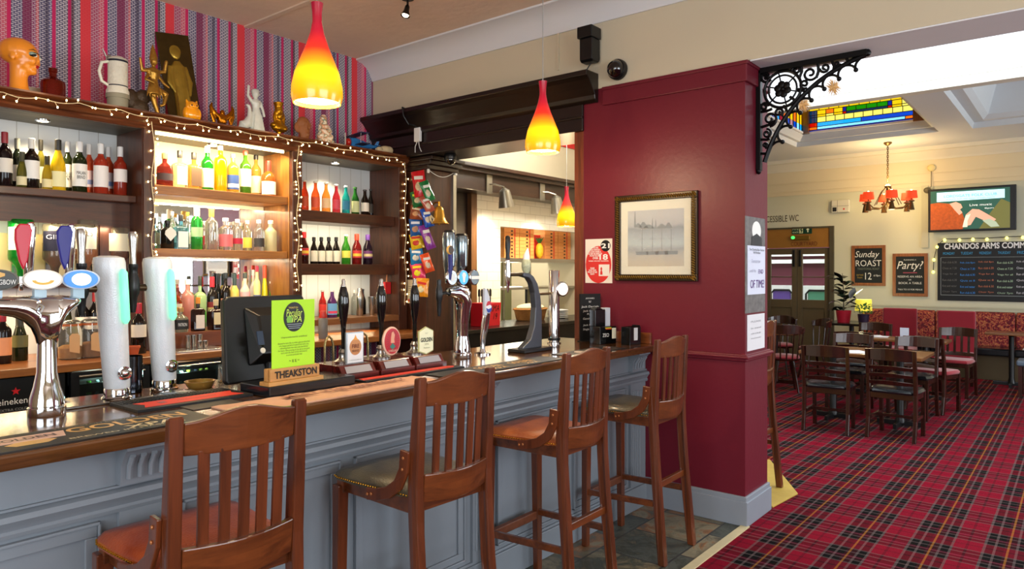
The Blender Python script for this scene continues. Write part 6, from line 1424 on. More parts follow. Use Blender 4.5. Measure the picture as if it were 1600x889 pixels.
# clay face
x, t = ox(474, 4.98); cf_ = thing('clay_face', 'brown clay face ornament with large ears', 'ornament', (x, 4.98, OT))
m = MB().ell((.01, 0, .10), (.048, .035, .105)).ell((-.05, .0, .125), (.035, .014, .045)).ell((.0, 0, .165), (.06, .035, .055)).lathe([(0, 0), (.04, 0), (.036, .02), (0, .03)], (.01, 0, 0))
m.tube([(.02, -.03, .16), (.024, -.05, .125), (.02, -.048, .115)], [.009, .013, .012], 8).ell((.018, -.036, .075), (.020, .010, .008)).ell((.018, -.034, .060), (.016, .010, .007))
for s in (-1, 1): m.tube([(.016+s*.012, -.034, .17), (.016+s*.03, -.030, .165), (.016+s*.034, -.026, .14)], .007, 8)
organic('face', m, mat('brown_clay', '#96582c', .6, var=.15, bump=.3), cf_, .005, 2)
# painted seated figure
x, t = ox(506); pf_ = thing('painted_figurine', 'seated pastel painted figurine with a tall white veil', 'figurine', (x, OY, OT))
m = MB().box(-.075, .075, -.045, .045, 0, .05).ell((-.045, -.02, .075), (.035, .03, .03)).ell((.045, -.02, .075), (.035, .03, .03)).ell((0, -.01, .10), (.06, .04, .05)).ell((0, 0, .15), (.045, .035, .05)).ell((0, -.004, .215), (.022, .024, .027)).tube([(0, .006, .19), (0, .006, .235), (0, .004, .262)], [.034, .030, .016], 12)
m.limb((-.035, 0, .17), (-.055, -.02, .125), .015, .013).limb((-.055, -.02, .125), (-.01, -.05, .12), .013, .009).limb((.035, 0, .17), (.055, -.02, .125), .015, .013).limb((.055, -.02, .125), (.01, -.05, .13), .013, .009)
pm_ = mat('pastel_paint', '#d8b898', .45, var=0, coat=.2); nt = pm_.node_tree; n = nt.nodes.new('ShaderNodeTexNoise'); n.inputs['Scale'].default_value = 26; tc = nt.nodes.new('ShaderNodeTexCoord'); nt.links.new(tc.outputs['Object'], n.inputs['Vector'])
nt.links.new(ramp(nt, n.outputs[0], [(0, '#c87850'), (.42, '#e8dcc4'), (.52, '#d89468'), (.60, '#5c8470'), (.64, '#ecdcc0')], 'LINEAR'), nt.nodes['Principled BSDF'].inputs['Base Color'])
organic('figure', m, pm_, pf_, .0045, 1)
MB().box(-.078, .078, -.048, .048, 0, .03).build('pink_base', cm('#e0907c', .5), pf_, bevel=.005)
# blue biplane of coloured glass
x, t = ox(563, 4.93); bp_ = thing('model_biplane', 'blue leaded glass model biplane with white propeller', 'model plane', (x, 4.93, OT), math.radians(-12))
bl_ = mat('blue_leaded_glass', '#2c6ca8', .1, var=.35, scale=14, coat=.5); dkb = mat('navy_wing', '#1c2448', .3)
MB().tube([(-.10, 0, .07), (-.05, 0, .072), (.02, 0, .062), (.12, 0, .055), (.17, 0, .06)], [.045, .048, .036, .016, .006], 8).build('fuselage', bl_, bp_)
w_ = MB().box(-.08, .0, -.17, .17, .135, .141).build('upper_wing', dkb, bp_); MB().box(-.07, .01, -.17, .17, .045, .051).build('lower_wing', dkb, bp_)
m = MB()
for yy in (-.14, .14):
    for xx in (-.065, -.005): m.tube([(xx, yy, .05), (xx, yy, .137)], .0022, 6)
m.build('strut', steel, bp_)
MB().ell((-.115, 0, .07), (.025, .035, .035)).build('red_nose', cm('#a82018', .2), bp_, smooth=True)
MB().prism([(-.008, -.065), (.008, -.07), (.010, -.01), (.010, .01), (.010, .065), (-.006, .075), (-.010, .01), (-.010, -.01)], 'YZ', -.002, .002, M=Matrix.Translation((-.143, 0, .075))).build('propeller', cm('#d8d4c8'), bp_)
MB().prism([(.13, .06), (.17, .06), (.185, .11), (.16, .105)], 'XZ', -.002, .002).box(.13, .17, -.05, .05, .062, .066).build('tail_fin', bl_, bp_)
for q_ in ([(-.05, -.05, .0), (-.05, -.03, .05)], [(-.05, .05, .0), (-.05, .03, .05)], [(.15, 0, 0), (.15, 0, .055)]): MB().tube(q_, .003, 6).build('landing_strut', steel, bp_)
# stone sleeping animal
x, t = ox(602, 4.86); sa = thing('stone_ornament', 'pale stone lying animal ornament at the right end of the cornice', 'ornament', (x, 4.87, OT))
m = MB().ell((.015, 0, .038), (.075, .045, .038)).ell((-.07, -.01, .03), (.032, .03, .027)).ell((.05, 0, .04), (.04, .04, .037)).ell((-.03, -.03, .014), (.03, .014, .014))
organic('body', m, mat('pale_stone', '#c0ac88', .8, var=.15, bump=.4), sa, .005, 2)
# ================================================================== FAIRY LIGHTS
bulbm = mat('fairy_bulb', '#ffedb8', .3, emit='#ffe098', es=16, var=0)
wirem = mat('clear_wire', '#d8c8a4', .3, var=0)
bulb_me = None
def fairy(label, pts, n, out, spread, seed):
    global bulb_me
    rr = random.Random(seed); o = pts[0]; t = thing('string_lights', label, 'fairy lights', o, 0, 'fairy lights on the back bar')
    P = [Vector(p) for p in pts]; d = [0]
    for a, b in zip(P, P[1:]): d.append(d[-1]+(b-a).length)
    def at_(s):
        for i in range(len(P)-1):
            if s <= d[i+1]: return P[i].lerp(P[i+1], (s-d[i])/max(1e-6, d[i+1]-d[i]))
        return P[-1]
    m = MB(); m.tube([tuple(p) for p in pts], .0024, 6)
    ends = []
    for k in range(n):
        p = at_(d[-1]*(k+.5)/n); a = rr.uniform(0, 2*PI)
        q = p+Vector(spread(a, rr))
        m.tube([p, q], .0016, 5); ends.append(q)
    m.build('wire', wirem, t, off=o)
    if bulb_me is None:
        b = MB().ell((0, 0, 0), (.005, .005, .0065), 8, 6).build('bulb', bulbm, t, smooth=True); bulb_me = b.data; bulb_me_first = b
        b.location = ends[0]-Vector(o); rest = ends[1:]
    else: rest = ends
    for q in rest:
        b = bpy.data.objects.new('bulb', bulb_me); C.objects.link(b); b.parent = t; b.location = q-Vector(o)
    return t
cy_ = FY-.068
pts = []
for k in range(64):
    u = -60+k*10.8; x, t = onY(min(u, 628), cy_); pts.append((x, cy_-.004, 2.625-.018*abs(math.sin(k*.55))-.006*math.sin(k*.23)))
fairy('warm fairy light string draped along the shelving cornice', pts, 52, None, lambda a, r: (.022*math.cos(a), -.008, .026*math.sin(a)-.008), 3)
def vert(x, z0, z1, n, lab, seed):
    pts = [(x+.010*math.sin(k*.8+seed), FY-.030, z1-(z1-z0)*k/24) for k in range(25)]
    fairy(lab, pts, n, None, lambda a, r: (.024*(1 if math.cos(a) > 0 else -1), -.004, .012*math.sin(a)), seed)
vert(onY(236, FY)[0], 1.35, 2.60, 30, 'warm fairy light string hanging down the upright left of the middle bay', 5)
vert(onY(462, FY)[0], 1.45, 2.60, 34, 'warm fairy light string hanging down the upright right of the middle bay', 8)
vert(onY(630, FY)[0], 1.30, 2.60, 22, 'warm fairy light string hanging down the upright beside the wooden pillar', 11)
for i, (u, pw) in enumerate(((60, .7), (180, .7), (300, .7), (420, .7), (540, .7))):
    x, t = onY(u, cy_); point('fairy_glow', (x, cy_-.10, 2.66), pw*1.2, WARM2, .08)
# ================================================================== PILLAR: SNACKS, BELL, NOTICES
PYF = BL0+.012
xs0 = onX(655, 4.41)
snack_cols = [('#c8101c', '#e8c8a0', 269, 306, 'red snack packet, topmost on the pillar'), ('#1c6c34', '#d8c8a0', 299, 322, 'green snack packet second from the top of the pillar'), ('#9a4c2c', '#d8a070', 322, 342, 'brown snack packet on the pillar'), ('#1c5ca8', '#c89878', 342, 368, 'blue snack packet with a face shape on the pillar'),
              ('#f0c020', '#c83828', 366, 388, 'yellow snack packet on the pillar'), ('#2080c0', '#e0e0d0', 388, 412, 'light blue snack packet on the pillar'), ('#e83868', '#f8d818', 411, 436, 'pink and yellow snack packet near the bottom of the row'), ('#f0981c', '#f8e0b0', 436, 462, 'orange snack packet, lowest on the pillar')]
X_s = 4.405
def packet(i, o, hh, c1, c2, c3, lab, tilt, rz, wv_=.062):
    s = thing('snack_packet', lab, 'snack packet', o, 0, 'snack packets hanging on the pillar')
    s.rotation_euler = (math.radians(tilt), math.radians(6), math.radians(rz))
    m = MB(); n = 10; vs = []; fs = []
    for side in (-1, 1):
        for a in range(n+1):
            for b in range(n+1):
                p_ = -1+2*a/n; q_ = -1+2*b/n; pu = max(0, 1-p_**4)*max(0, 1-abs(q_)**3)
                vs.append((-.004+side*.017*pu+.002*math.sin(7*p_+5*q_+i), p_*wv_*(1-.05*(1-abs(q_))), q_*hh))
    N = (n+1)**2
    for a in range(n):
        for b in range(n):
            k_ = a*(n+1)+b
            fs.append((k_, k_+1, k_+n+2, k_+n+1)); fs.append((N+k_, N+k_+n+1, N+k_+n+2, N+k_+1))
    m.add(vs, fs); body_ = m.build('packet', mat('foil_'+c1.strip('#'), c1, .3, .1, var=.35, scale=40, coat=.4), s, smooth=True)
    MB().ell((-.019, wv_*.1, -.22*hh), (.005, wv_*.5, hh*.36), 12, 8).build('printed_panel', mat('snackprint_'+c2.strip('#'), c2, .35, var=.45, scale=60), body_, smooth=True)
    MB().box(-.0235, -.012, -wv_*.6, wv_*.7, hh*.30, hh*.56, M=Matrix.Rotation(math.radians(8), 4, 'X')).build('brand_stripe', cm(c3, .35), body_)
snack_cols = snack_cols[:8]
st3 = ('#d8d0c8', '#c8d830', '#e8d8b0', '#e8e8f0', '#d02c20', '#f4f4f0', '#f8e020', '#d02c20')
for i, (c1, c2, v0, v1, lab) in enumerate(snack_cols):
    Yc, t = onX((657, 655, 653, 652, 653, 653, 655, 661)[i], X_s); z1 = zof(v0, t); z0 = zof(v1, t)
    packet(i, (X_s-.012, Yc, (z0+z1)/2), (z1-z0)/2*1.12, c1, c2, st3[i], lab, (-10, -16, 4, -8, -12, -6, -14, 3)[i], 30)
for i, (c1, v0, v1, lab) in enumerate((('#1c7038', 286, 314, 'dark green packet half hidden at the right of the row'), ('#a8503c', 308, 332, 'brown red packet half hidden at the right of the row'), ('#1c4ca8', 328, 354, 'royal blue packet half hidden at the right of the row'), ('#7c2c8c', 354, 388, 'purple packet half hidden at the right of the row'), ('#e05020', 398, 424, 'orange red packet half hidden at the right of the row'))):
    Yc, t = onX(663, 4.42); z1 = zof(v0, t); z0 = zof(v1, t)
    packet(i+20, (4.385, PYF-.035, (z0+z1)/2), (z1-z0)/2*1.15, c1, '#c8b8a0', '#d8d8d0', lab, (-22, -26, -16, -20, -18)[i], 62, .045)
# bell
x, t = onY(686, PYF-.09); z0 = zof(350, t); z1 = zof(322, t); o = (x, PYF-.09, z0)
be = thing('brass_bell', 'brass last orders bell on the wooden pillar', 'bell', o)
R_ = px(15, t); H = z1-z0
MB().lathe([(R_, 0), (R_*1.02, .006), (R_*.80, .03), (R_*.62, .06), (R_*.52, H*.72), (R_*.42, H*.9), (R_*.2, H), (0, H*1.01)], seg=28).lathe([(.0, -.012), (.012, -.008), (.010, .006), (0, .02)], seg=12).build('dome', mat('bell_brass', '#d8a03c', .25, .65, var=.1), be, smooth=True)
MB().tube([(0, 0, H), (0, 0, H+.04)], .011, 10).tube([(0, 0, H+.035), (0, .05, H+.035), (0, .088, H+.01)], .007, 8).build('bracket', brass, be, smooth=True)
MB().tube([(-R_*1.1, .02, H*.4), (-R_*1.15, .0, .02), (-R_*.9, .0, -.0), (-R_*.75, 0, .04), (-R_*.9, .06, H*.6)], .009, 8).build('striker', mat('horn', '#d8c8a0', .3), be, smooth=True)
# cable with clips
c1, t1 = onY(669, PYF-.004); c2, t2 = onY(712, PYF-.004)
zc_ = zof(265, t1)
pts = [(c1+(c2-c1)*k/14, PYF-.006, zc_+(zof(268, t2)-zc_)*k/14-.06*math.sin(PI*k/14)) for k in range(15)]
cb_ = MB().tube(pts, .003, 6); cb_.box(c1-.012, c1+.008, PYF-.014, PYF-.0, zc_-.03, zc_+.03).box(c2-.012, c2+.010, PYF-.014, PYF, zof(268, t2)-.035, zof(268, t2)+.02)
single('clip_cable', cb_, cm('#e4e2dc'), 'thin white cable with two clips across the top of the pillar', 'cable', (c1, PYF, zc_))
# drinks notice low on the shelving side
x0_, t = onX(643, 4.41); z1 = zof(437, t); z0 = zof(474, t); y0_ = onX(651, 4.41)[0]
pn = thing('licence_notice', 'cream notice with red foot pinned low on the pillar side', 'notice', (4.414, x0_, z0))
MB().box(-.003, 0, y0_-x0_, .055, 0, z1-z0).build('sheet', cm('#d8c8a8', .8), pn)
MB().box(-.005, -.003, y0_-x0_+.01, .045, .015, .04).build('red_strip', cm('#c04438'), pn)
for i in range(6): MB().box(-.0045, -.003, y0_-x0_+.015, .04, .06+.018*i, .066+.018*i).build('print_line', cm('#8c8474'), pn)
# wine rack dark box under pillar: bar shelf return
rt = MB().box(4.42, 5.3, 3.9, 4.55, 0, .98).box(4.40, 5.32, 3.86, 4.55, .98, 1.02)
# ================================================================== THINGS ON THE BEAM
def atb(u, v, X=RX-.03): y, t = onX(u, X); return y, zof(v, t), t
y, z0, t = atb(655, 222); z1 = zof(200, t); wv_ = px(6.5, t)
sb = thing('alarm_sensor', 'small white alarm box with cable on the dark beam', 'sensor', (RX-.031, y, z0))
MB().box(-.03, 0, -wv_, wv_, 0, z1-z0).build('case', cm('#dcdcdc', .4), sb, bevel=.006)
MB().tube([(-.02, .0, z1-z0), (-.04, .02, z1-z0+.02), (-.10, .03, 2.90-z0), (-.14, .05, 2.97-z0), (-.142, .06, 3.045-z0), (-.12, .09, 3.052-z0), (.02, .13, 3.05-z0)], .007, 8).build('black_cable', bplastic, sb, smooth=True)
MB().tube([(-.015, .01, 0), (-.015, .035, -.04), (-.01, .04, -.09)], .004, 6).tube([(-.015, -.01, 0), (-.015, -.02, -.05), (-.01, -.04, -.09)], .004, 6).build('white_cable', cm('#c8c8c8'), sb, smooth=True)
def dome(name, label, loc, r, axis, collar=True):
    t = thing(name, label, 'camera', loc)
    q = {'-X': Matrix.Rotation(-PI/2, 4, 'Y'), '-Z': Matrix.Rotation(PI, 4, 'X')}[axis]
    MB().lathe([(r*.9, 0), (r, .008), (r, .04), (r*.92, .05), (0, .05)], seg=24, M=q).build('housing', bplastic, t, smooth=True)
    pr = [(r*.86, .045)]+[(r*.86*math.cos(a*PI/16), .05+r*.8*math.sin(a*PI/16)) for a in range(9)]
    MB().lathe(pr, seg=24, M=q).build('dome', mat('smoked_dome', '#050608', .04, coat=1), t, smooth=True)
    return t
y, z, t = atb(948, 112, RX-.12)
dome('dome_camera', 'round black dome camera on the cream wall at the beam end', (RX-.001, y-.03, z+.03), px(15.5, t)*1.05, '-X')
dome('dome_camera', 'small black dome camera hanging under the dark beam', (RX+.12, onX(704, RX+.12)[0], 2.639), .055, '-Z')
# black speaker
y, z0, t = atb(921, 95, RX-.08); z1 = zof(62, t); z2 = zof(44, t)
spk = thing('wall_speaker', 'black two part speaker on the cream wall', 'speaker', (RX-.0, y, z0))
MB().prism([(-.13, .0), (-.13, z1-z0), (-.02, z1-z0), (-.02, .01), (-.04, -.015), (-.11, -.015)], 'XZ', -px(11.5, t), px(11.5, t)).build('lower_cabinet', bplastic, spk, bevel=.006)
MB().box(-.15, -.02, -px(13.5, t), px(13.5, t), z1-z0, z2-z0).build('upper_cabinet', bplastic, spk, bevel=.006)
MB().box(-.021, 0, -.03, .03, .02, .10).build('bracket', bplastic, spk)
MB().tube([(-.06, 0, -.012), (-.07, .04, -.07), (-.10, .07, -.10)], .005, 6).build('cable', bplastic, spk)
y, z0, t = atb(873, 110, RX); z1 = zof(51, t)
single('conduit', MB().box(RX-.012, RX, y-.008, y+.008, z0, z1), cream_wall, 'thin cream cable conduit running down to the dark beam', 'conduit', (RX, y, z0))
# ceiling spotlight
cx_, cy__, ct_ = (0, 0, 0), 0, 0
t_ = (3.50-CH)*FX/(HZ-14); dx, dy = ray(637); lx, ly = dx*t_, dy*t_
csp = thing('ceiling_spotlight', 'small dark adjustable spotlight hanging from the ceiling', 'spotlight', (lx, ly, CZ))
MB().lathe([(.045, 0), (.045, -.012), (0, -.014)], seg=20).tube([(0, 0, -.01), (0, 0, -.06)], .008, 8).build('mount', mat('dark_nickel', '#3a3430', .25, .9), csp, smooth=True)
Mh = Matrix.Translation((0, 0, -.055)) @ Matrix.Rotation(math.radians(16), 4, 'Y')
MB().lathe([(.012, 0), (.017, -.01), (.020, -.045), (.034, -.085), (.031, -.085), (0, -.06)], seg=20, M=Mh).build('head', mat('dark_nickel', '#3a3430', .25, .9), csp, smooth=True)
MB().ell((0, 0, -.080), (.024, .024, .010), 12, 6, M=Mh).build('lamp', mat('lamp_lens', '#fff2d0'), csp, smooth=True)
spot('ceiling_spot_beam', (lx-.03, ly, CZ-.16), (lx-.5, ly+.6, 1.1), 30, WARM2, 80, .03)
# ================================================================== PENDANTS
def pend_mat():
    m = bpy.data.materials.new('graded_lamp_glass'); m.use_nodes = True; nt = m.node_tree; b = nt.nodes['Principled BSDF']
    tc = nt.nodes.new('ShaderNodeTexCoord'); sp = nt.nodes.new('ShaderNodeSeparateXYZ'); nt.links.new(tc.outputs['Object'], sp.inputs[0])
    z = M_(nt, 'DIVIDE', sp.outputs[2], .43)
    st = [(0, '#ff960c'), (.12, '#ffb80c'), (.28, '#ffd00c'), (.40, '#ff900c'), (.53, '#f0301c'), (.72, '#c81030'), (1, '#a80c30')]
    c = ramp(nt, z, st, 'LINEAR'); nt.links.new(c, b.inputs['Base Color']); nt.links.new(c, b.inputs['Emission Color'])
    s = ramp(nt, z, [(0, '#d8d8d8'), (.15, '#e0e0e0'), (.30, '#ffffff'), (.42, '#e0e0e0'), (.56, '#b0b0b0'), (.8, '#686868'), (1, '#505050')], 'LINEAR')
    b.inputs['Roughness'].default_value = .25; nt.links.new(M_(nt, 'MULTIPLY', s, 1.05), b.inputs['Emission Strength']); m.cycles.emission_sampling = 'NONE'
    b.inputs['Coat Weight'].default_value = .5; return m
pm = pend_mat()
def pendant(x, y, z, label, ceil, power, sc=1):
    p = thing('pendant_lamp', label, 'pendant lamp', (x, y, z), 0, 'red and orange glass pendants')
    k = sc
    outp = [(.100, 0), (.108, .03), (.107, .07), (.094, .13), (.074, .18), (.050, .24), (.030, .30), (.020, .35), (.021, .39), (.026, .43)]
    inn = [(.022, .428), (.017, .39), (.016, .35), (.026, .30), (.046, .24), (.070, .18), (.090, .13), (.103, .07), (.104, .03), (.097, 0)]
    MB().lathe([(r*k, h*k) for r, h in outp+inn+[(.100, 0)]], seg=40).build('glass_shade', pm, p, smooth=True)
    MB().lathe([(0, .020), (.099, .018), (.098, .022), (0, .024)], seg=32).build('diffuser', mat('lamp_diffuser', '#fff6e0', .4, emit='#fff4d4', es=3, var=0), p, smooth=True)
    MB().tube([(0, 0, .40), (0, 0, ceil-z)], .0028, 6).build('cable', mat('grey_flex', '#9a9894', .4), p)
    MB().lathe([(.05, ceil-z), (.05, ceil-z-.02), (.02, ceil-z-.035), (0, ceil-z-.035)], seg=20).build('ceiling_rose', white_paint, p, smooth=True)
    point('pendant_bulb', (x, y, z-.035), power, WARM2, .04)
pendant(1.82, 2.55, 2.32, 'nearer red and orange glass pendant lamp hanging over the bar', CZ, 26)
pendant(3.44, 2.55, 2.325, 'farther red and orange glass pendant lamp in front of the dark beam', CZ, 26)
pendant(6.27, 4.33, 2.09, 'small distant red and orange glass pendant lamp in the passage', CZ, 14)
# ================================================================== ON THE CRIMSON PIER
def rect_on_red(u0, v0, u1, v1, X=RX):
    ya, ta = onX(u0, X); yb, tb = onX(u1, X); return ya, yb, zof(v0, ta), zof(v1, ta)
# framed picture
ya, ta = onX(961, RX-.02); yb, tb = onX(1090, RX-.02)
z1 = (zof(308, ta)+zof(296, tb))/2; z0 = (zof(438, ta)+zof(440, tb))/2
o = (RX-.002, (ya+yb)/2, z0); fp = thing('framed_picture', 'harbour print in an ornate dark gold rope frame on the crimson pier', 'framed picture', o)
W = (ya-yb)/2; H = z1-z0; fw_ = .045
ropem = mat('rope_gilding', '#5c4420', .3, .7, var=.35, scale=50)
fr = MB()
fr.box(-.026, 0, -W, W, 0, fw_).box(-.026, 0, -W, W, H-fw_, H).box(-.026, 0, -W, -W+fw_, fw_, H-fw_).box(-.026, 0, W-fw_, W, fw_, H-fw_)
f_ = fr.build('frame', mat('frame_dark', '#30210f', .35, .4), fp, bevel=.004)
m = MB(); st = .0165
n = int(2*W/st)
for k in range(n):
    yy = -W+.012+(2*W-.024)*k/(n-1)
    for zz in (fw_*.55, H-fw_*.55): m.tube([(-.030, yy-.007, zz-.011), (-.034, yy, zz), (-.030, yy+.007, zz+.011)], [.003, .0065, .003], 6)
n = int(H/st)
for k in range(n):
    zz = .012+(H-.024)*k/(n-1)
    for yy in (-W+fw_*.55, W-fw_*.55): m.tube([(-.030, yy-.011, zz-.007), (-.034, yy, zz), (-.030, yy+.011, zz+.007)], [.003, .0065, .003], 6)
m.build('rope_moulding', mat('gilt_rope', '#a8863c', .28, .9, var=.2), f_, smooth=True)
MB().box(-.010, -.006, -W+fw_, W-fw_, fw_, H-fw_).build('mount', cm('#dcd6c0', .8), fp)
def harbour():
    m = bpy.data.materials.new('harbour_print'); m.use_nodes = True; nt = m.node_tree; b = nt.nodes['Principled BSDF']
    tc = nt.nodes.new('ShaderNodeTexCoord'); sp = nt.nodes.new('ShaderNodeSeparateXYZ'); nt.links.new(tc.outputs['Object'], sp.inputs[0])
    n = nt.nodes.new('ShaderNodeTexNoise'); n.inputs['Scale'].default_value = 14; n.inputs['Detail'].default_value = 6; nt.links.new(tc.outputs['Object'], n.inputs['Vector'])
    z = M_(nt, 'ADD', M_(nt, 'DIVIDE', sp.outputs[2], H), M_(nt, 'MULTIPLY', M_(nt, 'SUBTRACT', n.outputs[0], .5), .06))
    nt.links.new(ramp(nt, z, [(.2, '#b8ab94'), (.30, '#a8a49a'), (.36, '#8c9294'), (.42, '#a8b4b8'), (.52, '#98a2a8'), (.60, '#7c8488'), (.64, '#a4a6a8'), (.75, '#b0b0b0'), (1, '#a8aaac')], 'LINEAR'), b.inputs['Base Color'])
    b.inputs['Roughness'].default_value = .8; return m
iw = W-fw_-.055; pz0 = fw_+.055; pz1 = H-fw_-.065
pr_ = MB().box(-.0115, -.010, -iw, iw, pz0, pz1).build('print', harbour(), fp)
m = MB(); pal = 0
for yy, hb, hh, ww in ((.155, .63, .18, .008), (.13, .62, .05, .03), (.09, .61, .07, .04), (.05, .60, .05, .05), (.02, .60, .12, .006), (-.005, .60, .10, .006), (-.05, .60, .05, .04), (-.10, .60, .06, .03)):
    m.prism([(yy-ww, hb*H), (yy+ww, hb*H), (yy+ww*.2, hb*H+hh*H), (yy-ww*.2, hb*H+hh*H)], 'YZ', -.0118, -.0115)
for yy in (.10, .02, -.05, -.12): m.box(-.0118, -.0115, yy-.0018, yy+.0018, .33*H, .62*H).prism([(yy-.045, .30*H), (yy+.045, .30*H), (yy+.05, .34*H), (yy-.05, .34*H)], 'YZ', -.0118, -.0115).box(-.0118, -.0115, yy-.02, yy+.02, .48*H, .483*H)
m.build('ships_and_spires', cm('#6c7478', .8), pr_)
gls = mat('picture_glass', '#ffffff', .02, var=0, alpha=.10, spec=1.0, coat=1)
MB().box(-.018, -.016, -W+fw_, W-fw_, fw_, H-fw_).build('glass', gls, fp)
# age poster
ya, yb, z1, z0 = rect_on_red(915, 374, 957, 442)
o = (RX-.002, (ya+yb)/2, z0); po = thing('age_poster', 'red and white 21 and over 18 proof of age poster on the crimson pier', 'poster', o); W = (ya-yb)/2; H = z1-z0
MB().box(-.0015, 0, -W, W, 0, H).build('sheet', cm('#e8dfd2', .7), po)
redp = cm('#d8302c', .6)
circ = [(W*.95*math.cos(a*PI/18)+.02*W, H*.42+H*.42*math.sin(a*PI/18)) for a in range(36)]
circ = [(max(-W*.98, min(W*.98, p)), q) for p, q in circ]
MB().prism(circ, 'YZ', -.0022, -.0015).build('red_disc', redp, po)
MB().prism([(-W*.52+W*.36*math.cos(a*PI/12), H*.84+W*.36*math.sin(a*PI/12)) for a in range(24)], 'YZ', -.0030, -.0022).build('black_disc', cm('#141414'), po)
def pt_(s, y, z, w__, h__, m_): text(s, (-.003, y, z), w__, h__, m_, '-X', po, depth=.0006, bold=.03)
text('21', (-.0038, -W*.52, H*.84), W*.62, H*.11, white, '-X', po, depth=.0006, bold=.03); pt_('18', -W*.38, H*.59, W*.62, H*.13, white); pt_('OVER', W*.22, H*.565, W*.42, H*.05, white)
pt_('IF YOU ARE\nLUCKY ENOUGH\nTO LOOK UNDER 21\nYOU MAY BE ASKED TO\nPROVE YOU ARE', W*.28, H*.71, W*1.1, H*.22, white)
pt_('WHEN YOU BUY ALCOHOL', 0, H*.50, W*1.5, H*.025, white)
MB().box(-.0028, -.0022, -W*.8, -W*.02, H*.16, H*.42).build('card_panel', cm('#ece4dc'), po)
MB().prism([(-W*.12, H*.19), (-W*.30, H*.19), (-W*.29, H*.25), (-W*.25, H*.28), (-W*.28, H*.33), (-W*.21, H*.37), (-W*.14, H*.33), (-W*.17, H*.28), (-W*.13, H*.25)], 'YZ', -.0034, -.0028).build('portrait_outline', redp, po)
pt_('PLEASE\nHAVE YOUR\nPROOF OF AGE\nREADY', W*.45, H*.27, W*.7, H*.17, white)
# notices on the end of the pier (facing the room)
NY = P0
def ny(u, v, Y=NY): x, t = onY(u, Y); return x, zof(v, t), t
xa, z1, ta = ny(1163, 337); xb, _, tb = ny(1195, 337); z0 = zof(490, ta)
o = ((xa+xb)/2, NY-.001, z0); no = thing('festival_poster', 'grey bottle patterned poster with a white sheet lettered OF TIME!', 'poster', o); W = (xb-xa)/2-.006; H = z1-z0
def newsprint():
    m = mat('newsprint', '#6c6866', .6, var=.7, scale=26); return m
MB().box(-W, W, -.0025, 0, 0, H).build('backing', newsprint(), no)
MB().box(-W*.80, W*.98, -.0045, -.0025, H*.19, H*.70).build('white_sheet', cm('#d8dcec', .7), no)
MB().lathe([(0, 0), (1, 0), (1, .001), (0, .001)], seg=24, M=Matrix.Translation((W*.1, -.003, H*.86)) @ Matrix.Rotation(PI/2, 4, 'X') @ Matrix.Diagonal((W*.45, H*.10, 1, 1))).build('white_oval', white, no)
MB().prism([(W*.1-W*.55, H*.70), (W*.1+W*.55, H*.70), (W*.1+W*.5, H*.79), (W*.1, H*.83), (W*.1-W*.5, H*.79)], 'XZ', -.0052, -.0046).build('crest', cm('#2c2c34'), no)
def nt_(s, xx, zz, w__, h__, m_): text(s, (xx, -.006, zz), w__, h__, m_, '-Y', no, depth=.0006)
blk_ = cm('#28242c'); pur = cm('#5c2c80')
nt_('The Chandos Beer Festival\nWill Be Back', W*.1, H*.645, W*1.5, H*.055, blk_); nt_('Tomorrow', -.0, H*.54, W*.9, H*.04, cm('#b0aec0')); nt_('until the', -W*.3, H*.44, W*.6, H*.035, cm('#a8a8b8')); nt_('END', W*.5, H*.43, W*.5, H*.045, pur); nt_('OF TIME!', W*.15, H*.30, W*1.4, H*.085, pur)
for i, xx in enumerate((-.55, -.2, .25, .6)): MB().lathe([(W*.10, .02*H), (W*.10, .09*H), (W*.04, .12*H), (W*.04, .15*H), (0, .15*H)], seg=10, M=Matrix.Translation((W*xx, -.002, 0)) @ Matrix.Diagonal((1, .02, 1, 1))).build('bottle_print', cm('#b8b8b8'), no)
z1 = zof(493, ta); z0 = zof(550, ta); o = ((xa+xb)/2+.008, NY-.001, z0); nn = thing('white_notice', 'plain white printed notice below the festival poster', 'notice', o); H = z1-z0
MB().box(-W*.84, W*.9, -.003, 0, 0, H).build('sheet', cm('#e0dfe2', .7), nn)
for s_, zz, h__ in (('PLEASE', .80, .05), ('be seated', .62, .05), ('order at the bar', .47, .05), ('thank you for your patience', .33, .05)): text(s_, (0, -.0035, H*zz), W*1.0, H*h__, cm('#8c8890'), '-Y', nn, depth=.0004)
# ================================================================== CAST IRON BRACKET
o = (4.58, P0, 2.92); ib_ = thing('iron_bracket', 'black cast iron scrollwork bracket under the cream beam', 'bracket', o)
iron = mat('black_iron', '#0a0a0b', .35, .5, var=.1)
A_ = .66; D_ = .66
m = MB().box(-.022, .022, -A_, 0, -.035, 0).box(-.022, .022, -.03, 0, -D_, 0)
m.ell((0, -A_, -.02), (.02, .02, .022)).ell((0, -.012, -D_), (.02, .018, .025)); m.build('frame', iron, ib_, bevel=.003)
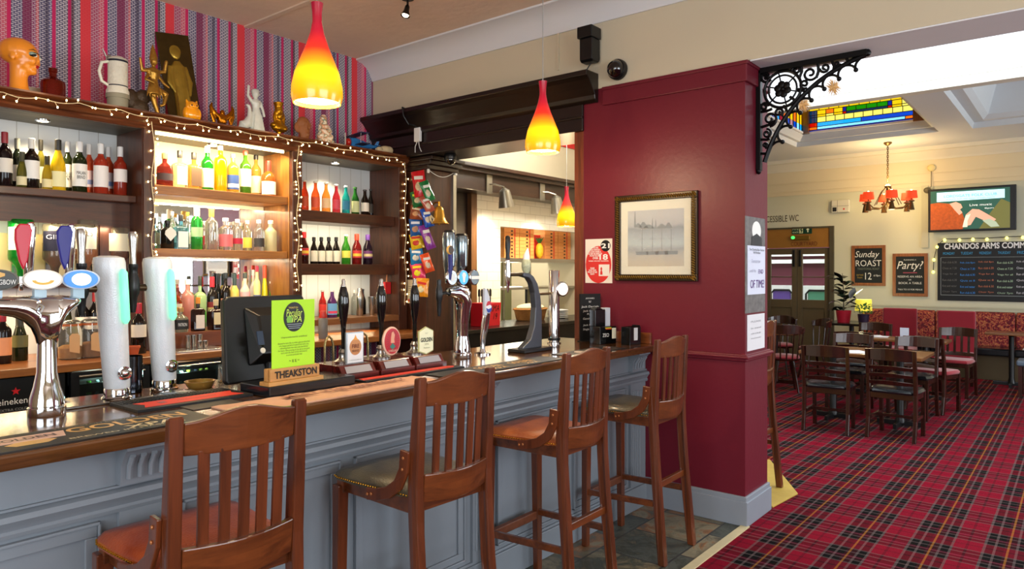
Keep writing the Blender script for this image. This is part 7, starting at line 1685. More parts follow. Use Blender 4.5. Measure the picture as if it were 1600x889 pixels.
# everything below lives in the plane (-y, z): helper maps (a, b) a along arm, b down
def q2(a, b): return (0, -a, -b)
def c2(pts, r, **k): return MB().tube([q2(*p) for p in pts], r, 8, **k)
m = MB()
import itertools
def bez(p0, p1, p2, n=14): return [((1-t)**2*p0[0]+2*t*(1-t)*p1[0]+t*t*p2[0], (1-t)**2*p0[1]+2*t*(1-t)*p1[1]+t*t*p2[1]) for t in [i/n for i in range(n+1)]]
main = bez((A_-.01, .03), (.20, .14), (.05, A_-.05), 24)
m.tube([q2(*p) for p in main], .015, 8); m.build('curved_brace', iron, ib_, smooth=True)
m = MB(); cc_ = (.165, .155)
for r_, w_ in ((.115, .010), (.088, .007)): m.tube([q2(cc_[0]+r_*math.cos(a*PI/16), cc_[1]+r_*math.sin(a*PI/16)) for a in range(32)], w_, 8, True)
m.build('ring', iron, ib_, smooth=True)
m = MB(); m.ell(q2(*cc_), (.012, .014, .014))
for a in range(6):
    an = a*PI/3+.3; ca, sa_ = math.cos(an), math.sin(an)
    m.ell(q2(cc_[0]+.032*ca, cc_[1]+.032*sa_), (.008, .024, .024)); m.tube([q2(cc_[0]+.05*ca, cc_[1]+.05*sa_), q2(cc_[0]+.112*ca, cc_[1]+.112*sa_)], .005, 6)
m.build('flower', iron, ib_, smooth=True)
def spiral(cx, cy, r0, turns, a0, sgn=1, n=26):
    return [(cx+r0*(1-i/n*.82)*math.cos(a0+sgn*turns*2*PI*i/n), cy+r0*(1-i/n*.82)*math.sin(a0+sgn*turns*2*PI*i/n)) for i in range(n+1)]
m = MB()
for cx, cy, r0, a0, sg in ((.335, .085, .048, 0, 1), (.085, .335, .048, PI/2, -1), (.42, .065, .03, PI, -1), (.065, .425, .03, -PI/2, 1), (.30, .145, .03, 1, 1), (.14, .30, .03, 1, -1), (.06, .06, .035, PI/4, 1), (.49, .055, .018, 0, 1), (.055, .50, .018, PI/2, -1), (.25, .05, .028, PI, 1), (.05, .25, .028, 0, -1)):
    MB().tube([q2(*p) for p in spiral(cx, cy, r0, 1.35, a0, sg)], .0085, 7).build('scroll', iron, ib_, smooth=True)
for p, q in (((.02, .02), (.09, .09)), ((.28, .02), (.27, .10)), ((.02, .28), (.10, .27)), ((.38, .03), (.37, .12)), ((.03, .38), (.12, .35)), ((.46, .03), (.47, .09)), ((.03, .46), (.085, .46)), ((.54, .03), (.55, .06)), ((.03, .55), (.06, .55)), ((.24, .24), (.21, .21)), ((.30, .19), (.26, .17)), ((.19, .30), (.17, .26))):
    MB().tube([q2(*p), q2((p[0]+q[0])/2+.008, (p[1]+q[1])/2+.004), q2(*q)], .0095, 7).build('strut', iron, ib_, smooth=True)
m = MB()
for i in range(2, 23, 3):
    p = main[i]; nx = main[i+1] if i+1 < len(main) else main[i]; dx_, dy_ = nx[0]-main[i-1][0], nx[1]-main[i-1][1]; l_ = math.hypot(dx_, dy_); nxn, nyn = -dy_/l_, dx_/l_
    if nxn < 0 and nyn < 0: nxn, nyn = -nxn, -nyn
    if nxn+nyn < 0: nxn, nyn = -nxn, -nyn
    e = (p[0]+nxn*.062, p[1]+nyn*.062); a_ = main[max(i-2, 0)]; b_ = main[min(i+2, 24)]
    k_ = (p[0]+nxn*.010, p[1]+nyn*.010); m.tube([q2(*z_) for z_ in bez(a_, k_, e, 8)], .008, 7).tube([q2(*z_) for z_ in bez(b_, k_, e, 8)], .008, 7); m.ell(q2(*e), .0145)
m.build('pointed_cusps', iron, ib_, smooth=True)
# straw stars
def star(u, v, X, label, r, v2=None):
    Y, t = onX(u, X); z = zof(v, t); s = thing('straw_star', label, 'straw star', (X, Y, z), math.radians(-45), 'hanging straw stars')
    m = MB()
    for k in range(12):
        a = k*PI/12; c_, s_ = math.cos(a), math.sin(a)
        m.tube([(-c_*r, .012*math.sin(5*k), -s_*r), (-c_*r*.55, .006*math.sin(5*k), -s_*r*.55), (0, 0, 0), (c_*r*.55, -.006*math.sin(5*k), s_*r*.55), (c_*r, -.012*math.sin(5*k), s_*r)], [.0012, .0042, .002, .0042, .0012], 5)
    m.build('straws', mat('straw', '#d8a868', .6, var=.15), s)
    MB().tube([(0, 0, 0), (0, 0, DZ-z)], .0012, 5).build('thread', cm('#d8d4c8'), s)
star(1302, 136, 4.95, 'larger straw star hanging right of the iron bracket', .058)
star(1255, 163, 5.15, 'straw star hanging just behind the iron bracket', .058)
# ================================================================== DINING ROOM
blackseat = mat('black_vinyl', '#14181c', .25, coat=.3); redv = mat('red_velvet', '#8e0f22', .85, var=.12, sheen=.4)
def ladder_chair(t, seatm, slats=True, vertical=False):
    """back at -X side, faces +X"""
    for s in (-1, 1):
        side = [(-.245, 0), (-.205, 0), (-.165, .20), (-.155, .44), (-.175, .62), (-.215, .86), (-.245, .86), (-.21, .62), (-.195, .44), (-.205, .20)]
        MB().prism([(x, z) for x, z in side], 'XZ', s*.205-.017, s*.205+.017).build('back_post', chairw, t, bevel=.004)
        MB().bar((.185, s*.185, 0), (.175, s*.19, .44), .036, .036, (0, 1, 0)).build('front_leg', chairw, t, bevel=.003)
    def curved(z0, z1, x0, bow, th, nm):
        m = MB(); vs = []; n = 10
        for i in range(n+1):
            k = i/n; y = -.188+.376*k; x = x0-bow*math.sin(PI*k); e = .012*math.sin(PI*k)
            vs += [(x, y, z0), (x+th, y, z0), (x+th-.012, y, z1+e), (x-.012, y, z1+e)]
        fs = [(0, 1, 2, 3), tuple(n*4+j for j in (3, 2, 1, 0))]
        for i in range(n):
            a = i*4; b = a+4
            for j in range(4): fs.append((a+j, b+j, b+(j+1) % 4, a+(j+1) % 4))
        m.add(vs, fs); return m.build(nm, chairw, t, bevel=.003)
    curved(.755, .86, -.215, .035, .02, 'crest_rail')
    if vertical:
        curved(.50, .54, -.195, .03, .02, 'lower_rail')
        for k in range(4):
            y = -.12+.08*k; MB().bar((-.215, y, .53), (-.235, y, .77), .028, .010, (1, 0, 0)).build('back_slat', chairw, t)
    else:
        for z in (.665, .595, .525): curved(z, z+.032, -.205+.0*(z-.5), .033, .014, 'ladder_rail')
    MB().box(-.185, .19, -.20, .20, .385, .44).build('seat_rail', chairw, t, bevel=.004)
    m = MB(); out = [(-.19, -.17), (-.10, -.215), (.12, -.22), (.20, -.19), (.215, 0), (.20, .19), (.12, .22), (-.10, .215), (-.19, .17)]; n = len(out); vs = []
    for sc, z in ((1, .44), (1.02, .455), (.94, .478), (.6, .485)): vs += [(x*sc, y*sc, z) for x, y in out]
    m.add(vs, [tuple(range(n))[::-1]]+[(i*n+j, i*n+(j+1) % n, (i+1)*n+(j+1) % n, (i+1)*n+j) for i in range(3) for j in range(n)]+[tuple(3*n+j for j in range(n))])
    m.build('seat_pad', seatm, t, smooth=True)
    for s in (-1, 1): MB().bar((-.175, s*.19, .20), (.175, s*.185, .20), .02, .028).build('stretcher', chairw, t)
    MB().bar((0, -.185, .20), (0, .185, .20), .02, .028).build('cross_stretcher', chairw, t)
def dchair(x, y, rz, label, seatm, vertical=False, group='wooden dining chairs'):
    key = (seatm.name, vertical)
    if key not in dchair.c:
        t = thing('dining_chair', label, 'chair', (x, y, 0), math.radians(rz), group); ladder_chair(t, seatm, vertical=vertical); dchair.c[key] = t; return t
    t = copy_tree(dchair.c[key]); t.location = (x, y, 0); t.rotation_euler = (0, 0, math.radians(rz)); t['label'] = label; t['group'] = group; return t
dchair.c = {}
dchair(7.64, 2.02, 3, 'dark ladder back chair with black seat, left of the two with backs to the bar', blackseat)
dchair(7.70, 1.42, -4, 'dark ladder back chair with black seat, right of the two with backs to the bar', blackseat)
dchair(8.86, 2.14, 180, 'dark wooden chair facing the bar across the near table, left one', blackseat)
dchair(8.86, 1.49, 176, 'dark wooden chair facing the bar across the near table, right one', blackseat)
dchair(9.60, 2.22, 4, 'dark wooden chair with its back to the near table, left one', blackseat)
dchair(9.42, 1.36, -18, 'dark wooden chair with red seat at the corner of the near table', redv)
dchair(11.0, 2.36, 176, 'reddish wooden slatted chair beside the potted plants', redv, True)
dchair(10.72, 1.32, 174, 'dark slatted chair with red seat in front of the upholstered red chair', redv, True)
def table(x0, x1, y0, y1, label, topm, group=None, h=.75, cat='dining table'):
    cx, cy = (x0+x1)/2, (y0+y1)/2
    t = thing('dining_table', label, cat, (cx, cy, 0), 0, group)
    MB().box(x0-cx, x1-cx, y0-cy, y1-cy, h-.035, h).build('tabletop', topm, t, bevel=.006)
    for s in ((-1, 1) if (y1-y0) > .95 else (0,)):
        yy = s*(y1-y0)*.28
        MB().lathe([(.05, .03), (.045, .06), (.035, .10), (.035, h-.06), (.06, h-.035)], (0, yy, 0), 16).build('pedestal', bplastic, t, smooth=True)
        MB().bar((-.27, yy, .02), (.27, yy, .02), .06, .035, (0, 1, 0)).bar((0, yy-.22, .02), (0, yy+.22, .02), .06, .034, (1, 0, 0)).build('foot', bplastic, t, bevel=.005)
    return t
table(7.93, 8.66, 1.24, 2.42, 'long wooden dining table with papers on it, nearest the tartan gangway', tablew)
table(9.98, 10.42, 1.30, 2.50, 'wooden dining table behind the near one with white menus', tablew)
for x, y, s_, rz, lab in ((8.1, 1.86, .13, 20, 'white papers lying on the near dining table'), (10.25, 2.15, .16, 5, 'white menus lying on the table behind')):
    t = thing('menu_sheets', lab, 'menus', (x, y, .7505), math.radians(rz))
    MB().box(-.10, .10, -s_, s_, 0, .004).build('sheet', paper, t); MB().box(-.06, .14, -s_*.6, s_*.9, .004, .008, M=Matrix.Rotation(.3, 4, 'Z')).build('sheet', paper, t)
mh = thing('menu_holder', 'small upright card holder on the table behind', 'card holder', (10.12, 1.78, .7505))
MB().box(-.004, .004, -.05, .05, 0, .14).box(-.03, .03, -.05, .05, 0, .006).build('holder', cm('#c8ccd8'), mh)
# left small table with spindle chairs
stt = thing('pub_table', 'small round topped wooden table among spindle chairs by the door', 'table', (10.35, 3.48, 0))
MB().lathe([(.02, .71), (.36, .71), (.38, .725), (.38, .75), (.37, .755), (0, .755)], seg=32).build('tabletop', tablew, stt, smooth=True)
MB().lathe([(.05, .02), (.045, .10), (.035, .4), (.05, .70), (.02, .71)], seg=16).build('pedestal', chairw, stt, smooth=True)
MB().bar((-.26, 0, .02), (.26, 0, .02), .06, .04, (0, 1, 0)).bar((0, -.26, .02), (0, .26, .02), .06, .039, (1, 0, 0)).build('foot', chairw, stt)
def spindle(x, y, rz, label):
    t = thing('spindle_chair', label, 'chair', (x, y, 0), math.radians(rz), 'spindle back chairs by the door')
    m = MB(); n = 12; vs = []
    for i in range(n+1):
        a = math.radians(110+140*i/n); r0, r1 = .225, .255; zz = .86+.05*math.sin(PI*i/n); zl = .78
        vs += [(r0*math.cos(a), r0*math.sin(a), zl), (r1*math.cos(a), r1*math.sin(a), zl), (r1*1.04*math.cos(a), r1*1.04*math.sin(a), zz), (r0*1.04*math.cos(a), r0*1.04*math.sin(a), zz)]
    fs = [(0, 1, 2, 3), tuple(n*4+j for j in (3, 2, 1, 0))]
    for i in range(n):
        a = i*4; b = a+4
        for j in range(4): fs.append((a+j, b+j, b+(j+1) % 4, a+(j+1) % 4))
    m.add(vs, fs); m.build('curved_crest', chairw, t, bevel=.005)
    for i in range(7):
        a = math.radians(115+130*i/6); MB().tube([(.20*math.cos(a), .20*math.sin(a), .45), (.245*math.cos(a), .245*math.sin(a), .80)], [.010, .008], 8).build('spindle', chairw, t, smooth=True)
    MB().lathe([(.18, .42), (.215, .43), (.22, .45), (0, .455)], seg=24).build('seat', chairw, t, smooth=True)
    MB().lathe([(.20, .452), (.205, .47), (.17, .488), (0, .492)], seg=24).build('cushion', redv, t, smooth=True)
    for a in (45, 135, 225, 315):
        a = math.radians(a); MB().tube([(.13*math.cos(a), .13*math.sin(a), .43), (.22*math.cos(a), .22*math.sin(a), 0)], [.020, .014], 8).build('leg', chairw, t, smooth=True)
    return t
spindle(9.70, 3.14, 25, 'dark spindle back chair with red cushion, nearer one by the small table')
spindle(11.25, 3.72, 185, 'dark round backed spindle chair by the courtyard door, left one')
spindle(11.05, 3.16, 130, 'dark round backed spindle chair by the courtyard door, right one')
# upholstered high back chairs
def uph(x, y, rz, label):
    t = thing('upholstered_chair', label, 'chair', (x, y, 0), math.radians(rz), 'red upholstered high back chairs')
    MB().prism([(-.27, .30), (-.17, .30), (-.19, .60), (-.21, 1.05), (-.29, 1.05)], 'XZ', -.23, .23).build('backrest', redv, t, bevel=.02)
    MB().box(-.22, .24, -.24, .24, .34, .48).build('seat', redv, t, bevel=.025)
    for a in (-.2, .2):
        for b in (-.19, .19): MB().bar((a, b, 0), (a, b, .35), .04, .04, (1, 0, 0)).build('leg', chairw, t)
    return t
uph(11.85, 1.98+.2, 182, 'red upholstered high back chair beside the potted plants')
uph(11.50, 1.42, 178, 'red upholstered high back chair before the patterned bench, right one')
# bench seat along the far wall
bs = thing('banquette', 'long bench with black seat and dark red floral tufted back along the far wall', 'bench', (12.9, 0, 0))
def floral():
    m = bpy.data.materials.new('floral_fabric'); m.use_nodes = True; nt = m.node_tree; b = nt.nodes['Principled BSDF']
    tc = nt.nodes.new('ShaderNodeTexCoord'); n = nt.nodes.new('ShaderNodeTexNoise'); n.inputs['Scale'].default_value = 17; n.inputs['Detail'].default_value = 2; n.inputs['Distortion'].default_value = 2.2
    nt.links.new(tc.outputs['Object'], n.inputs['Vector'])
    nt.links.new(ramp(nt, n.outputs[0], [(0, '#2c0810'), (.40, '#5a0e1c'), (.52, '#8c1626'), (.60, '#c8804c'), (.66, '#701020')], 'LINEAR'), b.inputs['Base Color']); b.inputs['Roughness'].default_value = .85; return m
for i in range(6):
    a = 2.9-i*1.05
    MB().prism([(12.98, .46), (13.16, .46), (13.16, .97), (13.08, .985), (13.0, .955)], 'XZ', a-1.04, a).build('back_cushion', floral(), bs, off=(12.9, 0, 0), bevel=.02)
    MB().box(12.55, 13.16, a-1.04, a, .36, .47).build('seat_cushion', blackseat, bs, off=(12.9, 0, 0), bevel=.02)
MB().box(12.62, 13.17, -3.4, 2.9, .0, .355).build('base', mat('bench_base', '#4a3c22', .6), bs, off=(12.9, 0, 0))
single('bench_paper', MB().box(12.62, 12.82, .38, .70, .471, .476), paper, 'white paper left on the black bench seat', 'paper', (12.72, .5, .471))
fs_ = thing('footstool', 'stool with blue grey vinyl seat by the bench', 'stool', (11.25, .48, 0))
MB().box(-.2, .2, -.2, .2, .40, .47).build('seat', cm('#5c6c7c', .4), fs_, bevel=.02)
for a in (-.16, .16):
    for b in (-.16, .16): MB().bar((a, b, 0), (a, b, .40), .04, .04, (1, 0, 0)).build('leg', chairw, fs_)
table(11.95, 12.40, .50, 1.10, 'small wooden table in front of the floral bench', tablew)
# plant table, plants, lamp
table(11.75, 12.55, 2.55, 3.22, 'small dark table holding potted plants and a yellow lamp', mat('dark_table_top', '#1c1410', .25), None, .80)
PZ = .80
def pot(x, y, r, h, c, label, nm='potted_plant'):
    t = thing(nm, label, 'potted plant', (x, y, PZ)); MB().lathe([(0, 0), (r*.78, 0), (r, h), (r*.9, h), (r*.88, h-.02), (0, h-.02)], seg=20).build('pot', c, t, smooth=True); return t
def leaf(m, p, d, L, w_, droop=.3):
    d = Vector(d).normalized(); s = d.cross(Vector((0, 0, 1)))
    if s.length < .05: s = Vector((1, 0, 0))
    s.normalize(); n = 5; vs = []
    for i in range(n+1):
        k = i/n; c_ = Vector(p)+d*L*k-Vector((0, 0, 1))*droop*L*k*k; ww = w_*math.sin(PI*min(.97, max(.04, k)))
        vs += [c_-s*ww, c_+Vector((0, 0, ww*.25)), c_+s*ww]
    fs = []
    for i in range(n):
        a = i*3; fs += [(a, a+1, a+4, a+3), (a+1, a+2, a+5, a+4)]
    m.add([tuple(v) for v in vs], fs)
rr = random.Random(4)
rp_ = pot(12.05, 2.98, .115, .19, cm('#b81c30', .35), 'large leaved dark rubber plant in a red pot')
for k in range(26):
    a = rr.uniform(0, 2*PI); z = .17+.022*k; m = MB()
    leaf(m, (.02*math.cos(a), .02*math.sin(a), z), (math.cos(a), math.sin(a), rr.uniform(.3, 1.3)), rr.uniform(.2, .3), .08, rr.uniform(.25, .7))
    m.build('leaf', mat('rubber_leaf_%d' % (k % 3), ('#16241a', '#24382c', '#2c1c1c')[k % 3], .25, coat=.3), rp_, smooth=True)
MB().tube([(0, 0, .15), (.01, 0, .45), (0, .02, .78)], [.010, .008, .004], 8).build('stem', cm('#3c2c1c'), rp_)
for d, L, w_, c_ in (((.0, -.8, .8), .26, .06, '#2c5c24'), ((-.3, -.35, .9), .22, .065, '#8c8c8c')):
    m = MB(); leaf(m, (0, -.10, .38), d, L, w_, .1); m.build('leaf', cm(c_, .3), rp_, smooth=True)
dp = pot(11.90, 2.655, .085, .15, cm('#2c1c34', .35), 'small leafy green plant in a dark purple pot')
m = MB()
for k in range(110):
    a = rr.uniform(0, 2*PI); e = rr.uniform(.1, 1.3); r0 = rr.uniform(.04, .13)
    leaf(m, (r0*math.cos(a)*.9, r0*math.sin(a)*.9, .15+rr.uniform(0, .14)), (math.cos(a)*math.cos(e), math.sin(a)*math.cos(e), math.sin(e)), rr.uniform(.03, .06), .016, .2)
o_ = m.build('foliage', cm('#3c7c2c', .5), dp); o_['kind'] = 'stuff'
lt = thing('table_lamp', 'small table lamp with glowing yellow drum shade', 'lamp', (12.30, 2.745, PZ))
MB().lathe([(.0, 0), (.06, 0), (.06, .01), (.03, .03), (.045, .09), (.02, .15), (.008, .20), (.008, .24)], seg=20).build('base', cm('#5c4428'), lt, smooth=True)
MB().lathe([(.125, .18), (.118, .36), (.115, .36), (.122, .18), (.125, .18)], seg=28).build('shade', mat('yellow_shade', '#f0dc50', .7, emit='#f4e048', es=.75, var=0), lt, smooth=True)
point('table_lamp_bulb', (12.30, 2.745, PZ+.40), 5, (1, .92, .55), .05)
# ---- far wall: signs, screen, boards
WX = FARX-.001
def fwall(u0, v0, u1, v1, X=FARX):
    ya, ta = onX(u0, X); yb, tb = onX(u1, X); return ya, yb, (zof(v0, ta)+zof(v0, ta))/2, zof(v1, ta)
def fz(v, u, X=FARX): return zof(v, onX(u, X)[1])
def fyy(u, X=FARX): return onX(u, X)[0]
def board(name, label, cat, u0, u1, vt, vb, frame_m, face_m, fwd=.05, X=FARX, lean=0):
    y0, y1 = fyy(u0, X), fyy(u1, X); um = (u0+u1)/2; z1 = fz(vt, um, X); z0 = fz(vb, um, X)
    o = (X-.001, (y0+y1)/2, z0); t = thing(name, label, cat, o); W = (y0-y1)/2; H = z1-z0
    if frame_m: MB().box(-.03, 0, -W, W, 0, fwd).box(-.03, 0, -W, W, H-fwd, H).box(-.03, 0, -W, -W+fwd, fwd, H-fwd).box(-.03, 0, W-fwd, W, fwd, H-fwd).build('frame', frame_m, t, bevel=.003)
    MB().box(-.018, 0, -W+.01, W-.01, .01, H-.01).build('board', face_m, t)
    return t, W, H
chalkm = mat('chalkboard', '#141a1a', .6, var=.25, scale=4)
fr_ = wood('board_frame', '#7a4620', '#a8683a', 'Z', .4, .1)
def tx(t, s, y, z, w__, h__, m_, **k): return text(s, (-.019, y, z), w__, h__, m_, '-X', t, depth=.002, **k)
ch = cm('#e8e8e0', .8)
t, W, H = board('roast_chalkboard', 'wood framed chalkboard lettered Sunday ROAST 12', 'chalkboard', 1331, 1384, 383.5, 446.5, fr_, chalkm)
tx(t, 'Sunday', .02, H*.76, W*1.45, H*.20, ch, shear=.3); tx(t, 'ROAST', 0, H*.56, W*1.5, H*.15, ch); tx(t, 'TRADITIONAL ROAST', -.0, H*.42, W*1.3, H*.05, cm('#7c8474')); tx(t, '12', 0, H*.24, W*.38, H*.17, ch); tx(t, 'served\nfrom', W*.5, H*.24, W*.4, H*.12, cm('#a88c3c')); tx(t, 'til 8pm', -W*.5, H*.25, W*.4, H*.06, ch)
t, W, H = board('party_chalkboard', 'wood framed chalkboard lettered Party?', 'chalkboard', 1395, 1450, 396, 463, fr_, chalkm)
tx(t, 'PLANNING A', 0, H*.85, W*.7, H*.03, ch); tx(t, 'Party?', 0, H*.70, W*1.5, H*.24, ch, shear=.3); tx(t, 'RESERVE AN AREA', 0, H*.46, W*1.4, H*.045, ch); tx(t, 'OR', 0, H*.385, W*.16, H*.035, ch); tx(t, 'BOOK A TABLE', 0, H*.31, W*1.3, H*.05, ch); tx(t, 'TALK TO US FOR MENUS', 0, H*.16, W*1.4, H*.035, ch); MB().box(-.0195, -.018, -W*.4, W*.4, H*.54, H*.56).build('pink_swash', cm('#a84858'), t)
# community board
t, W, H = board('community_chalkboard', 'large unframed black chalkboard with white capital heading and columns of coloured chalk', 'chalkboard', 1464, 1640, 377, 472, None, mat('black_board', '#101216', .45, var=.2, scale=3))
y_left = W
tx(t, 'CHANDOS ARMS COMMUNITY', -.05, H*.93, W*1.86, H*.10, cm('#eef0f4', .5), bold=.03)
MB().box(-.020, -.018, -W*.9, W*.92, H*.10, H*.108).box(-.020, -.018, W*.92, W*.928, H*.10, H*.74).box(-.020, -.018, -W*.9, W*.92, H*.738, H*.744).build('chalk_border', cm('#8c9498'), t)
days = ['MONDAY', 'TUESDAY', 'WEDNESDAY', 'THURSDAY', 'FRIDAY', 'SATURDAY']
cols2 = ['#6c6c6c', '#3c90e8', '#c87858', '#b8d8b8', '#d8d8e0', '#d8c870']
for i, d_ in enumerate(days):
    yy = W*.77-i*W*.335
    tx(t, d_, yy, H*.81, W*.22, H*.045, cm('#3ca0d8', .6))
    for j, ln in enumerate(('Folk club 8pm', 'Chess at 7.30', 'Yoga for all', 'Quiz at 8', 'Knit and natter', 'Choir 7pm')):
        tx(t, ln if (i+j) % 3 else 'Run club 6.30', yy-.01, H*(.66-.10*j-.012*(i % 2)), W*.27, H*.035, cm(cols2[(i+(j % 2)*0) % 6], .6))
# string bulbs round the board
bl2 = mat('festoon_bulb', '#f4f090', .3, emit='#f4ee80', es=2.2, var=0)
sl = thing('festoon_lights', 'yellow festoon bulbs strung round the community board', 'string lights', (FARX-.03, fyy(1500), fz(375, 1500)))
so = Vector(sl.location); pts = []
for u, v in ((1458, 425), (1459, 406), (1464, 386), (1476, 375), (1499, 375), (1520, 374), (1542, 374), (1573, 372), (1598, 371), (1625, 370)):
    X = FARX-.03; p = Vector((X, fyy(u, X), fz(v, u, X))); pts.append(p); MB().ell(tuple(p-so), (.022, .022, .026), 10, 7).build('bulb', bl2, sl, smooth=True)
MB().tube([tuple(p-so+Vector((.008, 0, .02))) for p in pts], .005, 6).build('wire', bplastic, sl)
# screen
y0, y1 = fyy(1450, 13.05), fyy(1588, 13.05); um = 1519
z1 = fz(292, um, 13.05); z0 = fz(361, um, 13.05); o = (13.05, (y0+y1)/2, z0); tv = thing('television', 'wall mounted television showing a red haired sleeping figure picture and a pale blue banner', 'television', o); W = (y0-y1)/2; H = z1-z0
MB().box(0, .06, -W, W, 0, H).build('casing', bplastic, tv, bevel=.008); MB().box(.06, .148, -.12, .12, H*.3, H*.7).build('bracket', bplastic, tv)
e = lambda n_, c, s=.75: mat('screen_'+n_, c, .3, emit=c, es=s, var=0)
b_ = .035
def sc(pts, nm, m_, d): return MB().prism([(W-b_-2*(W-b_)*a, b_+(H-2*b_)*c) for a, c in pts], 'YZ', -d, -d+.001).build(nm, m_, tv)
sc([(0, 0), (.96, 0), (.96, 1), (0, 1)], 'screen_picture', e('green', '#2a5a4c', .5), .002)
sc([(.60, .0), (.96, .0), (.96, .62), (.86, .72), (.70, .30)], 'olive_area', e('olive', '#6c6c34', .6), .003)
sc([(0, 0), (.40, 0), (.44, .16), (.40, .40), (.30, .58), (.24, .66), (.10, .70), (0, .68)], 'red_hair', mat('screen_hair', '#c05a20', .4, var=.5, scale=26, emit='#b04c18', es=.35), .004)
sc([(.24, .66), (.32, .70), (.38, .64), (.40, .55), (.37, .50), (.40, .42), (.36, .36), (.30, .50)], 'face', e('skin', '#e0a890', .7), .005)
sc([(.44, .36), (.52, .50), (.60, .48), (.68, .38), (.80, .22), (.76, .14), (.66, .20), (.56, .30), (.50, .10), (.40, .06)], 'hands', e('skin', '#e0a890', .7), .006)
sc([(.44, .34), (.50, .38), (.46, .20), (.46, .05), (.40, .05), (.42, .22)], 'sleeve', e('cream', '#e0dcc8', .75), .007)
sc([(.64, .20), (.72, .24), (.80, .16), (.84, .04), (.74, .03)], 'white_lace', e('lace', '#a8b8a0', .7), .0075)
sc([(.08, .72), (.90, .74), (.90, .96), (.08, .96)], 'pale_blue_banner', e('banner', '#b8e8f4', .95), .004)
tx_ = lambda s, a, c, w__, h__, m_: text(s, (-.008, W-b_-2*(W-b_)*a, b_+(H-2*b_)*c), w__, h__, m_, '-X', tv, depth=.002)
tx_('LORDSGATE FOLK CLUB', .49, .85, W*1.2, H*.06, e('banner_text', '#6ca8b8', .6)); tx_('ACOUSTIC MUSIC FIRST FRIDAY OF EVERY MONTH', .49, .77, W*1.1, H*.022, e('banner_text', '#6ca8b8', .6)); tx_('Live music', .62, .60, W*.5, H*.05, e('white', '#f0f4f0', .8)); tx_('8pm', .72, .50, W*.2, H*.04, e('white', '#f0f4f0', .8))
single('cable_trunking', MB().box(FARX-.03, FARX, fyy(1451), fyy(1440), fz(387, 1445), fz(290, 1445)), cm('#c4c0a4', .5), 'pale vertical cable trunking left of the television', 'trunking', (FARX, fyy(1445), fz(387, 1445)))
wr = thing('wall_sensor', 'small round ceramic fitting above the television', 'fitting', (FARX-.03, fyy(1456), fz(263, 1456)))
MB().ell((-.02, 0, 0), (.03, .06, .06), 14, 9).build('disc', cm('#e0cc90', .4), wr, smooth=True)
MB().tube([(-.03, 0, -.05), (-.035, .0, -.30), (-.04, .05, -.36)], .006, 6).ell((-.05, .05, -.36), (.03, .06, .05), 10, 6).build('cord', cm('#5c5440'), wr)
# emergency light / detector box
y0, y1 = fyy(1301), fyy(1328); z1 = fz(313, 1315); z0 = fz(332, 1315); o = (FARX-.001, (y0+y1)/2, z0); em = thing('emergency_lamp_unit', 'white emergency lamp box with a red indicator beside the door', 'emergency light', o); W = (y0-y1)/2; H = z1-z0
MB().box(-.07, 0, -W, W, 0, H).build('case', cm('#dcd8c8', .4), em, bevel=.006); MB().box(-.073, -.07, -W, W, H*.50, H*.53).box(-.073, -.07, W*.30, W*.34, 0, H).build('seam', cm('#8c887c'), em); MB().box(-.074, -.07, W*.42, W*.88, H*.08, H*.42).build('dark_lens', cm('#2c2c2c', .2), em); MB().ell((-.072, -W*.42, H*.25), (.004, .015, .015), 8, 6).build('red_dot', cm('#d01c1c'), em)
# lettering over the door
tw_ = thing('wall_lettering', 'brown painted lettering ACCESSIBLE WC on the sage wall above the door', 'lettering', (FARX-.002, fyy(1215), fz(342, 1215)))
text('ACCESSIBLE WC', (0, -(fyy(1215)-fyy(1248))+(fyy(1190)-fyy(1248))*6.5/12, 0), (fyy(1190)-fyy(1248))*13/12, fz(336, 1230)-fz(346, 1230), cm('#4c3c24'), '-X', tw_)
o = (FARX-.031, fyy(1253, FARX-.03), fz(360, 1253, FARX-.03)); ex = thing('fire_exit_sign', 'green and white fire exit sign with running figure and arrow above the courtyard door', 'exit sign', o)
W = (fyy(1236)-fyy(1267))/2; H = (fz(354, 1250)-fz(365, 1250))
MB().box(-.012, 0, -W, W, -H/2, H/2).build('plate', cm('#0c3c2c', .4), ex)
text('Fire\nexit', (-.013, W*.62, 0), W*.6, H*.72, cm('#c8d0a0'), '-X', ex)
MB().box(-.014, -.012, -W*.12, W*.25, -H*.4, H*.4).build('figure_panel', cm('#c8d0a0'), ex); MB().prism([(W*.10, -H*.3), (W*.04, -H*.05), (W*.14, .0), (W*.16, H*.15), (W*.06, H*.2), (-.0, H*.1), (-.02, H*.0), (W*.0, -.02), (-W*.04, -H*.3)], 'YZ', -.0155, -.014).ell((-.0148, W*.02, H*.28), (.001, .014, .014), 8, 6).build('running_figure', cm('#0c3c2c'), ex)
MB().box(-.014, -.012, -W*.95, -W*.25, -H*.42, H*.42).build('arrow_panel', cm('#0c3c2c'), ex); MB().prism([(-W*.56, -H*.3), (-W*.66, -H*.3), (-W*.66, H*.05), (-W*.78, H*.05), (-W*.61, H*.34), (-W*.44, H*.05), (-W*.56, H*.05)], 'YZ', -.0165, -.014).build('arrow', cm('#e0e4c0'), ex)
o = (FARX-.031, fyy(1252), fz(372, 1252)); gl_ = thing('exit_lamp', 'slim brass lamp bar with a green light under the fire exit sign', 'lamp', o)
MB().box(-.04, 0, -W*.95, W*.95, -.04, .04).build('case', mat('brass_bar', '#8c6c2c', .3, .6), gl_, bevel=.01); MB().ell((-.042, W*.72, .01), (.012, .035, .028), 10, 8).build('green_lens', mat('green_lens', '#40f060', .3, emit='#40f060', es=2, var=0), gl_, smooth=True)
